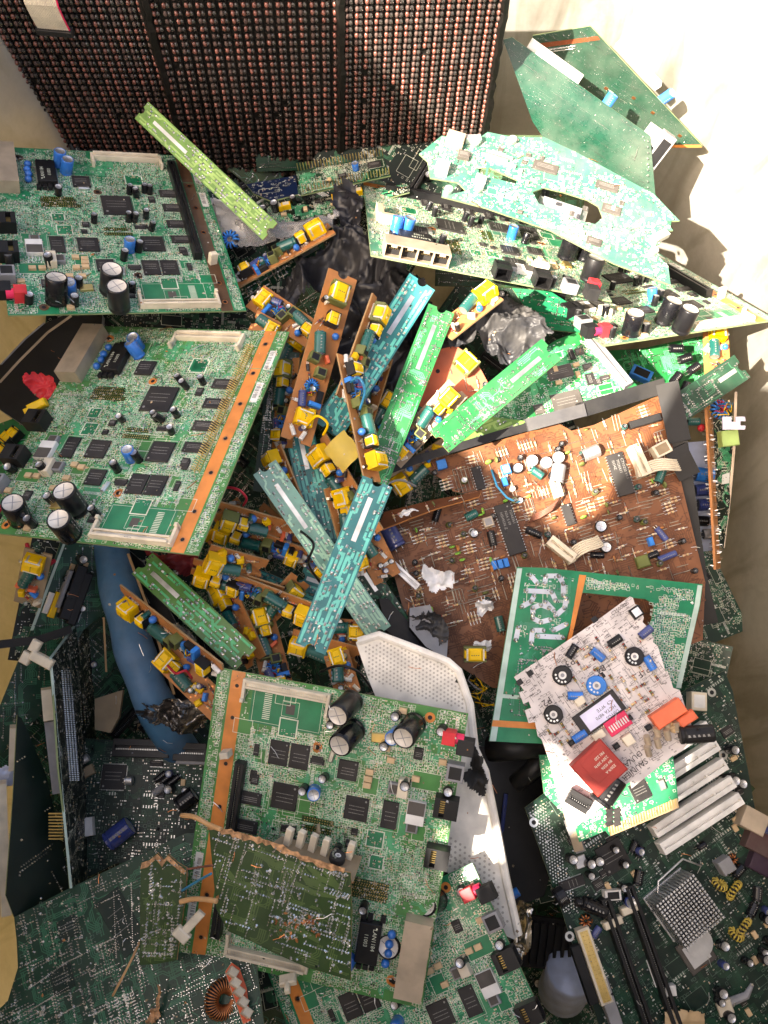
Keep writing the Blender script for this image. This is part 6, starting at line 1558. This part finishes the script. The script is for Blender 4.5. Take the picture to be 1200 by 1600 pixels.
# ------------------------------------------------------------------ lower left
D_ = [(328, 1290, .625), (548, 1362, .615), (345, 1450, .62)]
o, fr, b = panel('solder_side_board', 'dark olive board with a torn tan upper edge, lying on the bottom centre board', 'circuit board', D_,
    [(326, 1290), (345, 1297), (372, 1305), (400, 1312), (424, 1318), (450, 1332), (490, 1345), (520, 1358), (548, 1364), (550, 1420), (548, 1532), (480, 1512), (430, 1490), (395, 1472), (356, 1455), (338, 1420)], 'solder', 'army', 110, dens=1.15, tr='armytr', edge='torn', bottom='army')
# broken fibre edge
rr = random.Random(8); q = [fr.loc(*p) for p in ((326, 1289), (372, 1303), (424, 1316), (470, 1338), (548, 1363))]
tp = []
for a_, c_ in zip(q, q[1:]):
    for k in range(8): tp.append((a_[0] + (c_[0] - a_[0]) * k / 8, a_[1] + (c_[1] - a_[1]) * k / 8))
up_ = [(x, y + rr.uniform(.5, 2.5) * mm) for x, y in tp]; dn = [(x, y - rr.uniform(1, 4) * mm) for x, y in tp]
n = len(tp); b.add([(x, y, 5e-4) for x, y in dn + up_], [(i, i + 1, n + i + 1, n + i) for i in range(n - 1)], 'torn')
for l in ([(400, 1330), (430, 1352), (455, 1356), (460, 1380), (490, 1395), (530, 1400)], [(440, 1345), (462, 1352), (480, 1375), (510, 1388)], [(480, 1350), (500, 1372), (530, 1385)], [(505, 1358), (520, 1375), (532, 1395)], [(350, 1355), (370, 1380), (400, 1385)], [(440, 1445), (470, 1455), (500, 1470)]): b.pline([fr.loc(*p) for p in l], 4 * mm, 2.6e-4, 'armytr')
for i in range(60):
    x, y = fr.loc(rr.uniform(430, 500), rr.uniform(1430, 1470)); b.bump(x, y, rr.uniform(.6, 1.6) * mm, rr.uniform(.5, 2) * mm, 'solder' if i % 2 else 'copper', 6, 2e-4, .4, rr.uniform(-1, 1) * mm, rr.uniform(-1, 1) * mm)
fin(o, b)
o, fr, b = panel('torn_board', 'dusty brown torn board with five cream posts, behind the dark olive board', 'circuit board', [(424, 1320, .632), (560, 1365, .625), (440, 1310, .640)], [(424, 1318), (440, 1306), (480, 1318), (530, 1330), (566, 1338), (552, 1378), (500, 1362)], None, 'dktan', 111, bottom='phen', edge='torn'); fin(o, b)
for k, (px, py) in enumerate(((449, 1318), (468, 1322), (487, 1328), (506, 1334), (545, 1340))): on(o, fr, 'post', block(5, 4.5, 15, 'cream', .7), px, py, -.3 + k * .05)
on(o, fr, 'knob', pot('blackrough', 6), 526, 1345, .2); on(o, fr, 'latch', block(2, 9, 12, 'dktan', .5), 494, 1312, .3)
wire('wire', 'upper tan wire crossing the orange stripe of the bottom centre board', [(284, 1274, .64), (305, 1277, .625), (325, 1288, .62), (345, 1296, .61)], 1.8 * mm, 'wired')
wire('wire', 'lower tan wire between the torn board and the dark olive board', [(282, 1409, .635), (300, 1405, .63), (318, 1405, .62), (338, 1408, .61)], 1.9 * mm, 'wired')
wire('wire', 'thin brown wire across the black gap left of the dark olive board', [(292, 1358, .64), (312, 1355, .635), (332, 1352, .618)], .8 * mm, 'wirebrown')
wire('wire', 'thin blue wire slanting to the dark olive board', [(284, 1392, .65), (308, 1377, .64), (330, 1365, .62)], .9 * mm, 'wireblue')
wire('cable', 'dark red and black cable coming from under the left orange striped board', [(42, 850, .76), (50, 880, .75), (68, 885, .75), (85, 876, .76)], 2 * mm, 'wirered')
fr = frame3((288, 1455, .63), (318, 1422, .63), (300, 1465, .63)); b = MB(); b.box(-.009, -.003, 0, .014, .003, .004, 'cream', .0008); b.box(-.012, -.006, 0, -.004, .006, .005, 'cream', .001)
t = thing('plastic_clip', fr, 'cream arrow shaped clip at the left edge of the bottom centre board', 'clip'); put(t, 'clip_body', b.mesh('clip_body'), .006, 0, 0)
# torn board over the big dotted board
o, fr, b = panel('solder_side_board', 'narrow dark olive board with a torn orange top, dotted with rows of solder', 'circuit board', [(220, 1347, .662), (290, 1350, .655), (220, 1505, .645)], [(220, 1348), (232, 1344), (246, 1332), (256, 1345), (262, 1334), (278, 1348), (292, 1356), (290, 1400), (284, 1440), (276, 1500), (246, 1506), (218, 1508)], 'solder', 'army', 112, dens=1.6, tr='armytr', edge='torn', bottom='army')
tp = [fr.loc(*p) for p in ((222, 1348), (234, 1344), (246, 1334), (256, 1344), (263, 1336), (278, 1350), (291, 1360))]
b.add([(x, y, 4e-4) for x, y in tp] + [(x - .001, y - rr.uniform(3, 6) * mm, 4e-4) for x, y in tp], [(i, i + 7, i + 8, i + 1) for i in range(6)], 'torn'); fin(o, b)
wire('wire', 'orange resistor and leads hanging below the narrow torn board', [(218, 1472, .66), (210, 1490, .655), (195, 1520, .65), (176, 1556, .65)], .9 * mm, 'wired')
# big dotted board
BD = [(22, 1432, .70), (300, 1300, .715), (30, 1600, .665)]
o, fr, b = panel('solder_side_board', 'big dusty dark green board filling the bottom left corner, solder side up', 'circuit board', BD, [(22, 1433), (100, 1392), (290, 1302), (330, 1300), (400, 1500), (420, 1660), (-40, 1660), (-10, 1585), (12, 1564), (28, 1512), (26, 1470)], 'solderdense', 'dkgreen', 113, dens=.9, tr='dktr', edge='edgegreen', back='smd')
for (p0, p1, n_) in (((45, 1545), (110, 1500), 26), ((45, 1580), (110, 1540), 26), ((178, 1395), (182, 1500), 30), ((205, 1380), (208, 1480), 28)):
    for i in range(n_):
        x, y = fr.loc(p0[0] + (p1[0] - p0[0]) * i / n_, p0[1] + (p1[1] - p0[1]) * i / n_); b.bump(x, y, .9 * mm, .8 * mm, 'solder', 6)
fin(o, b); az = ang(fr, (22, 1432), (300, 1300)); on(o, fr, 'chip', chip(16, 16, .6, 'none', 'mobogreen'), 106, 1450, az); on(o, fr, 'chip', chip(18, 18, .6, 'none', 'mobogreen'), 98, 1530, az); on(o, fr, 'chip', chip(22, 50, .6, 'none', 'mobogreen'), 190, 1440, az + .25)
crumple('torn_patch', 'scraps of torn orange fibre at the lower right of the big dusty board', 'scrap', 'torn', [(245, 1540), (252, 1545), (250, 1570), (252, 1590), (240, 1600), (228, 1598), (240, 1575)], .655, .003, 40, 20, freq=70)
# dark motherboard in the hollow
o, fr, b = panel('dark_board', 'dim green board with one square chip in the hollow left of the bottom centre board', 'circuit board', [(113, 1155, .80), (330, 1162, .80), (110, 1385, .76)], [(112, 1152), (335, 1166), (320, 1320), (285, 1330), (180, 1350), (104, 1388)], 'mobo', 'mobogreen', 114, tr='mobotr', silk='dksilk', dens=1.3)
fin(o, b); az = ang(fr, (113, 1155), (330, 1162))
on(o, fr, 'chip', chip(22, 22, 2, 'all', 'chip', 6), 178, 1214, az); on(o, fr, 'header', slotbar(52, 16, 12, 'black'), 225, 1170, az); on(o, fr, 'header', slotbar(30, 16, 12, 'black'), 300, 1176, az); on(o, fr, 'header', block(28, 8, 10, 'grey', .5), 302, 1188, az)
for (px, py, r_, l, c) in ((190, 1302, 9, 24, 'capnavy'), (294, 1250, 8, 18, 'capblack'), (252, 1214, 3, 12, 'capblack'), (262, 1216, 3, 14, 'capblack'), (272, 1220, 3, 14, 'capblack'), (250, 1234, 3.4, 12, 'grey')): on(o, fr, 'capacitor', lyingcap(r_, l, c), px, py, az + .7)
on(o, fr, 'connector', block(12, 16, 8, 'white', .6), 138, 1292, az + .2); on(o, fr, 'capacitor', lyingcap(4, 7, 'alu'), 135, 1186, az + .6); on(o, fr, 'inductor', block(14, 9, 5, 'dktan', .6), 137, 1206, az + .5); on(o, fr, 'capacitor', lyingcap(4, 7, 'alu'), 203, 1220, az)
scatter(o, fr, [(240, 1190), (310, 1200), (290, 1270), (240, 1240)], 8, 41, K_small, az)
# steep dark boards on the left
o, fr, b = panel('dark_board', 'steep black board with dense pin rows, its pale edge bent like a knee', 'circuit board', [(118, 977, .80), (80, 1028, .70), (110, 1385, .70)], [(118, 975), (140, 985), (150, 1110), (150, 1240), (142, 1385), (111, 1387), (104, 1300), (92, 1200), (84, 1080), (79, 1029)], 'fine', 'blackgreen', 115, tr='blackgreen', dens=.5, edge='edgegreen')
r = random.Random(2)
for c_ in range(4):
    for i in range(60):
        x, y = fr.loc(96 + c_ * 4.2 + i * .22, 1048 + i * 2.9); b.bump(x, y, .6 * mm, 1.4 * mm, 'solder', 5)
for c_ in range(3):
    for i in range(34):
        x, y = fr.loc(118 + c_ * 5 + i * .3, 1000 + i * 4); b.bump(x, y, .6 * mm, 1 * mm, 'solder', 5)
fin(o, b); b = MB(); bar([(118, 976), (79, 1028), (86, 1110), (93, 1200), (111, 1388)], [.797, .697, .70, .70, .70], 3.4, 2, 'mintborder'); obj('board_edge', b.mesh('board_edge'), None); tag(bpy.data.objects['board_edge'], 'pale edge rail of the steep black board on the left', 'rail')
o, fr, b = panel('dark_board', 'glossy black triangular looking board at the far left, meeting the big dusty board', 'circuit board', [(27, 1120, .72), (70, 1205, .73), (22, 1432, .70)], [(27, 1118), (34, 1122), (72, 1210), (112, 1388), (70, 1412), (22, 1433), (9, 1399), (20, 1250)], 'solder', 'blackgreen', 116, tr='blackgreen', dens=.12, edge='edgegreen'); fin(o, b)
o, fr, b = panel('dark_board', 'dark green board with black heat sinks under the left orange striped board', 'circuit board', [(100, 850, .80), (170, 850, .82), (10, 1090, .77)], [(95, 845), (175, 850), (160, 960), (130, 985), (60, 1120), (0, 1180), (-30, 1180), (5, 1090), (48, 985)], 'solder', 'dkgreen', 117, tr='dktr', dens=.5, edge='edgegreen')
q = [fr.loc(*p) for p in ((98, 850), (102, 850), (52, 985), (47, 985))]; b.add([(x, y, 3e-4) for x, y in q], [(3, 2, 1, 0)], 'mintborder'); fin(o, b)
az = ang(fr, (100, 850), (50, 985))
for (px, py, w_, l, c) in ((112, 925, 10, 52, 'black'), (122, 935, 8, 50, 'black'), (98, 920, 4, 36, 'grey')): on(o, fr, 'heatsink', block(l, w_, 12, c, 1), px, py, az)
on(o, fr, 'fuse', block(24, 6, 6, 'yellow', .8), 85, 945, az); on(o, fr, 'fuse', block(20, 5, 5, 'white', .8), 75, 942, az); scatter(o, fr, [(105, 870), (150, 870), (140, 960), (80, 1000)], 8, 42, K_small, az)
b = MB(); bar([(-10, 1008), (60, 1000), (112, 983)], [.735, .745, .76], 13, 12, 'blackrough'); tag(obj('plastic_bar', b.mesh('plastic_bar')), 'black plastic bar reaching in from the left wall', 'plastic bar')
b = MB(); b.box(-.008, -.004, 0, .012, .004, .006, 'cream', .001); b.box(-.012, .002, 0, -.004, .012, .005, 'cream', .001); b.box(-.014, -.010, 0, -.006, 0, .005, 'cream', .001)
fr = frame3((64, 1028, .70), (84, 1032, .70), (66, 1045, .70)); t = thing('plastic_clip', fr, 'cream winged clip on the knee of the steep black board', 'clip'); put(t, 'clip_body', b.mesh('clip_body'), 0, 0, 0, -.3)
for k, (lab, pts, wd, c, d) in enumerate((('upper cream connector on the back of the steep black board', [(72, 1078), (76, 1126)], 15, 'cream', .725), ('dark grey connector under the upper cream one', [(77, 1128), (90, 1240)], 15, 'grey', .73), ('long cream connector at the left edge of the picture', [(2, 1226), (10, 1432)], 15, 'cream', .72), ('thin cream connector left of the glossy black board', [(20, 1138), (18, 1205)], 9, 'cream', .735))):
    b = MB(); bar(pts, [d, d], wd, 14, c); tag(obj('loose_connector', b.mesh('loose_connector')), lab, 'connector')
b = MB(); 
for i in range(9): b.box(-.006, -.010 + i * .0026, 0, .006, -.009 + i * .0026, .0012, 'gold')
fr = frame3((88, 1292, .705), (100, 1292, .705), (88, 1310, .705)); t = thing('pin_header', fr, 'short row of gold pins beside the knee edge of the steep black board', 'pins'); put(t, 'pins', b.mesh('pins'))
crumple('plastic_scrap', 'pale blue plastic scrap at the left edge below the yellow green wall', 'plastic scrap', 'iceblue', [(-8, 1195), (20, 1192), (24, 1205), (18, 1225), (-8, 1230)], .74, .006, 41, 20)
# blue pipe, and a dark sheet standing in for its shaded side
b = MB(); pp = [(160, 780, .85), (176, 870, .82), (190, 940, .80), (208, 1010, .785), (232, 1080, .775), (262, 1140, .785), (285, 1180, .82)]; p = [P3(*q) for q in pp]; o0 = p[0].copy(); s = []
for i in range(len(p) - 1):
    for k in range(5): s.append(p[i].lerp(p[i + 1], k / 5) - o0)
s.append(p[-1] - o0); b.tube(s, [.0175 + .0010 * math.sin(i * .9) for i in range(len(s))], 'bluetube', 28); tag(obj('blue_pipe', b.mesh('blue_pipe', True), None, Matrix.Translation(o0)), 'thick scuffed blue plastic pipe coming from under the left orange striped board', 'pipe')
o, fr, b = panel('dark_sheet', 'dark grey sheet standing in for the shade along the right side of the blue pipe', 'panel', [(205, 860, .84), (330, 1060, .80), (230, 1000, .82)], [(190, 850), (225, 880), (300, 1020), (335, 1075), (300, 1120), (255, 1100), (215, 980)], None, 'blackrough', 118, bottom='black', edge='grey', t=2); fin(o, b, 'panel')
b = MB(); bar([(200, 865), (235, 960), (272, 1085)], [.79, .79, .78], 4, 3, 'edge'); tag(obj('board_edge', b.mesh('board_edge')), 'thin brown board seen on edge beside the blue pipe', 'board')
b = MB(); bar([(162, 965), (166, 1050)], [.79, .79], 3, 3, 'edge'); tag(obj('board_edge', b.mesh('board_edge')), 'short thin board edge left of the blue pipe', 'board')
crumple('foil_piece', 'crumpled dark silver foil over the lower end of the blue pipe', 'foil', 'darkfoil', [(207, 1118), (222, 1100), (260, 1094), (300, 1100), (330, 1112), (318, 1130), (290, 1142), (262, 1142), (235, 1134)], (.745, .745, .74), .016, 42, 40, freq=30)
o, fr, b = panel('grey_shard', 'dusty grey brown plate in the shadow left of the blue pipe', 'plate', [(150, 1090, .80), (200, 1090, .80), (160, 1150, .79)], [(148, 1092), (192, 1078), (186, 1120), (172, 1145), (148, 1140)], None, 'dktan', 119, bottom='dktan', edge='dktan', t=5); fin(o, b, 'shard')
crumple('film_tube', 'translucent film roll under the long orange strip beside the blue pipe', 'plastic film', 'clearbag', [(250, 985), (275, 965), (295, 990), (300, 1015), (280, 1020), (262, 1008)], .735, .010, 43, 24, freq=50)
crumple('red_bag', 'dull dark red plastic under the corner of the left orange striped board', 'plastic', 'darkred', [(225, 868), (300, 865), (318, 880), (300, 900), (270, 890), (235, 885)], .745, .010, 44, 24, freq=50)
# toroid and its little red board
fr = frame3((345, 1560, .665), (366, 1560, .665), (345, 1580, .66)); t = thing('copper_coil', fr, 'bright copper wire coil at the bottom edge left of the centre', 'coil'); put(t, 'winding', coil(9.5, 5.5, 'copper', 34), 0, 0, .004, .4, (30, 25))
o, fr, b = panel('small_board', 'small upright red edged board with cream blocks beside the copper coil', 'circuit board', [(352, 1508, .662), (398, 1590, .652), (370, 1500, .667)], [(352, 1518), (362, 1504), (374, 1512), (402, 1590), (380, 1600)], None, 'coral', 120, bottom='jade', edge='cream'); fin(o, b)
for q in ((362, 1520), (366, 1536), (372, 1550), (378, 1566), (384, 1582)): on(o, fr, 'block', block(7, 6, 7, 'cream', .6), *q, .4)
fr = frame3((450, 1534, .655), (460, 1532, .655), (450, 1545, .65)); b = MB(); b.box(-.006, -.004, 0, .007, .004, .005, 'cream', .001); b.box(-.002, -.010, 0, .002, 0, .005, 'cream', .001); t = thing('plastic_clip', fr, 'small cream clip under the bottom edge of the bottom centre board', 'clip'); put(t, 'clip_body', b.mesh('clip_body'))
# far left under the middle board
o, fr, b = panel('metal_device', 'black metal frame with a pale worn edge behind the two left boards', 'frame', [(0, 590, .82), (115, 495, .84), (60, 640, .80)], [(-30, 600), (60, 510), (110, 488), (160, 492), (150, 620), (60, 680), (0, 640)], None, 'black', 121, bottom='black', edge='grey', t=6); b.pline([fr.loc(*p) for p in ((0, 598), (30, 565), (75, 520), (112, 494))], 3 * mm, 6e-4, 'shield'); b.pline([fr.loc(*p) for p in ((2, 570), (40, 530), (70, 505))], 2 * mm, 6e-4, 'grey'); fin(o, b, 'panel')
crumple('red_plastic', 'bright red crumpled plastic at the left wall beside the yellow clip', 'plastic', 'red', [(30, 586), (50, 582), (80, 588), (84, 600), (80, 622), (56, 618), (38, 600)], .76, .005, 45, 40, freq=34)
fr = frame3((52, 640, .735), (78, 628, .735), (52, 655, .735)); b = MB(); b.box(-.002, -.003, 0, .014, .004, .008, 'yellow', .001); b.box(-.006, -.010, 0, .000, .002, .008, 'yellow', .001); t = thing('yellow_clip', fr, 'yellow bent plastic clip left of the orange striped board', 'clip'); put(t, 'clip_body', b.mesh('clip_body'), 0, 0, 0)
o, fr, b = panel('green_board', 'green corner of a board at the far left under the orange striped board', 'circuit board', [(0, 680, .80), (60, 650, .80), (0, 800, .76)], [(-30, 672), (60, 640), (80, 700), (0, 760), (-40, 800)], 'solder', 'leaf', 122, dens=.5, tr='leaftr'); fin(o, b)
t = o
for (px, py) in ((18, 690), (28, 684), (8, 710)): on(o, fr, 'transformer', transformer(14, 14, 12, 'yellow', 'black', 'black'), px, py, .5)
o, fr, b = panel('pale_sheet', 'pale grey paper sheet showing between the lime strip and the top left board', 'sheet', [(335, 310, .86), (380, 330, .86), (345, 380, .85)], [(326, 310), (345, 312), (372, 335), (385, 375), (350, 385)], None, 'labelw', 123, bottom='labelw', edge='labelw', t=.5); fin(o, b, 'sheet')

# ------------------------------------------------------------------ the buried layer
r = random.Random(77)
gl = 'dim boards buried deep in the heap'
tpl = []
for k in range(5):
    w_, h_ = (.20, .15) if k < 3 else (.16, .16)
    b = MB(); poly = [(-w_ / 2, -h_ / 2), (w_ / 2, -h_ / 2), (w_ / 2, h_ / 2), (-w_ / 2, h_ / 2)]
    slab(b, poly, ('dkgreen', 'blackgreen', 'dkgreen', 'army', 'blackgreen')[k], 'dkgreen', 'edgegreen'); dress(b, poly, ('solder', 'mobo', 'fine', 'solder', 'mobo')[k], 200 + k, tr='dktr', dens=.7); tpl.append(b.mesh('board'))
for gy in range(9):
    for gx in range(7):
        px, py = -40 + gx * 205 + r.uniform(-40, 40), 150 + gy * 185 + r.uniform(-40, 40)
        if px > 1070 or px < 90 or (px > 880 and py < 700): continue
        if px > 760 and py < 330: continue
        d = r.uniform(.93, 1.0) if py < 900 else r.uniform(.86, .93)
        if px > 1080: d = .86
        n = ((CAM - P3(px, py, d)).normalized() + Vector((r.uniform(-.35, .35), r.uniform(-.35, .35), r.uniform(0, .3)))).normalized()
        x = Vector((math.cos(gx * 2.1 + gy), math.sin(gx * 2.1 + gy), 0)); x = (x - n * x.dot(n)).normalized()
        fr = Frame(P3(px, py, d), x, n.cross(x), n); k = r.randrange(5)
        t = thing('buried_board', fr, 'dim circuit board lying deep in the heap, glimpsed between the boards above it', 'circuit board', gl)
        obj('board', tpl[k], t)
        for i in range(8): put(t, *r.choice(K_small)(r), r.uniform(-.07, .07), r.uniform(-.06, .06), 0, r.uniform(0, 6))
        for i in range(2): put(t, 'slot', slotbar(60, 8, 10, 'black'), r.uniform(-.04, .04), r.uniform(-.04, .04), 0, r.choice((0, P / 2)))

# ------------------------------------------------------------------ crumbs of broken plastic, pins and solder lying on everything
bpy.context.view_layer.update()
dg = bpy.context.evaluated_depsgraph_get()
r = random.Random(404); b = MB(); k = 0
while k < 520:
    px, py = r.uniform(20, 1180), r.uniform(240, 1590)
    hit, lo, no, _, ob, _ = SC.ray_cast(dg, CAM, (P3(px, py, 1) - CAM).normalized())
    if not hit or ob.name.startswith('bin') or no.z < .35: continue
    k += 1; c_ = r.choice(('cream', 'tin', 'white', 'dktan', 'phen', 'black', 'grey', 'tan', 'dktan'))
    X = no.orthogonal().normalized(); Y = no.cross(X); a_ = r.uniform(0, 6.28); X, Y = X * math.cos(a_) + Y * math.sin(a_), Y * math.cos(a_) - X * math.sin(a_)
    if r.random() < .35:
        L_ = r.uniform(2, 6) * mm; b.tube([lo + no * .4 * mm - X * L_, lo + no * r.uniform(.5, 1.5) * mm + Y * r.uniform(-1, 1) * mm, lo + no * .4 * mm + X * L_], .28 * mm, 'tin' if r.random() < .6 else 'copper', 4)
    else:
        s_ = r.uniform(.5, 1.7) * mm; q = [lo + X * s_ * r.uniform(.6, 1.3), lo + Y * s_ * r.uniform(.4, 1.2), lo - X * s_ * r.uniform(.6, 1.3), lo - Y * s_ * r.uniform(.4, 1.)]; t_ = lo + no * s_ * r.uniform(.5, 1)
        b.add([tuple(v) for v in q] + [tuple(t_)], [(0, 1, 4), (1, 2, 4), (2, 3, 4), (3, 0, 4)], c_)
tag(obj('debris', b.mesh('debris')), 'crumbs of broken plastic and bits of wire scattered over the whole heap', 'debris', None, 'stuff')
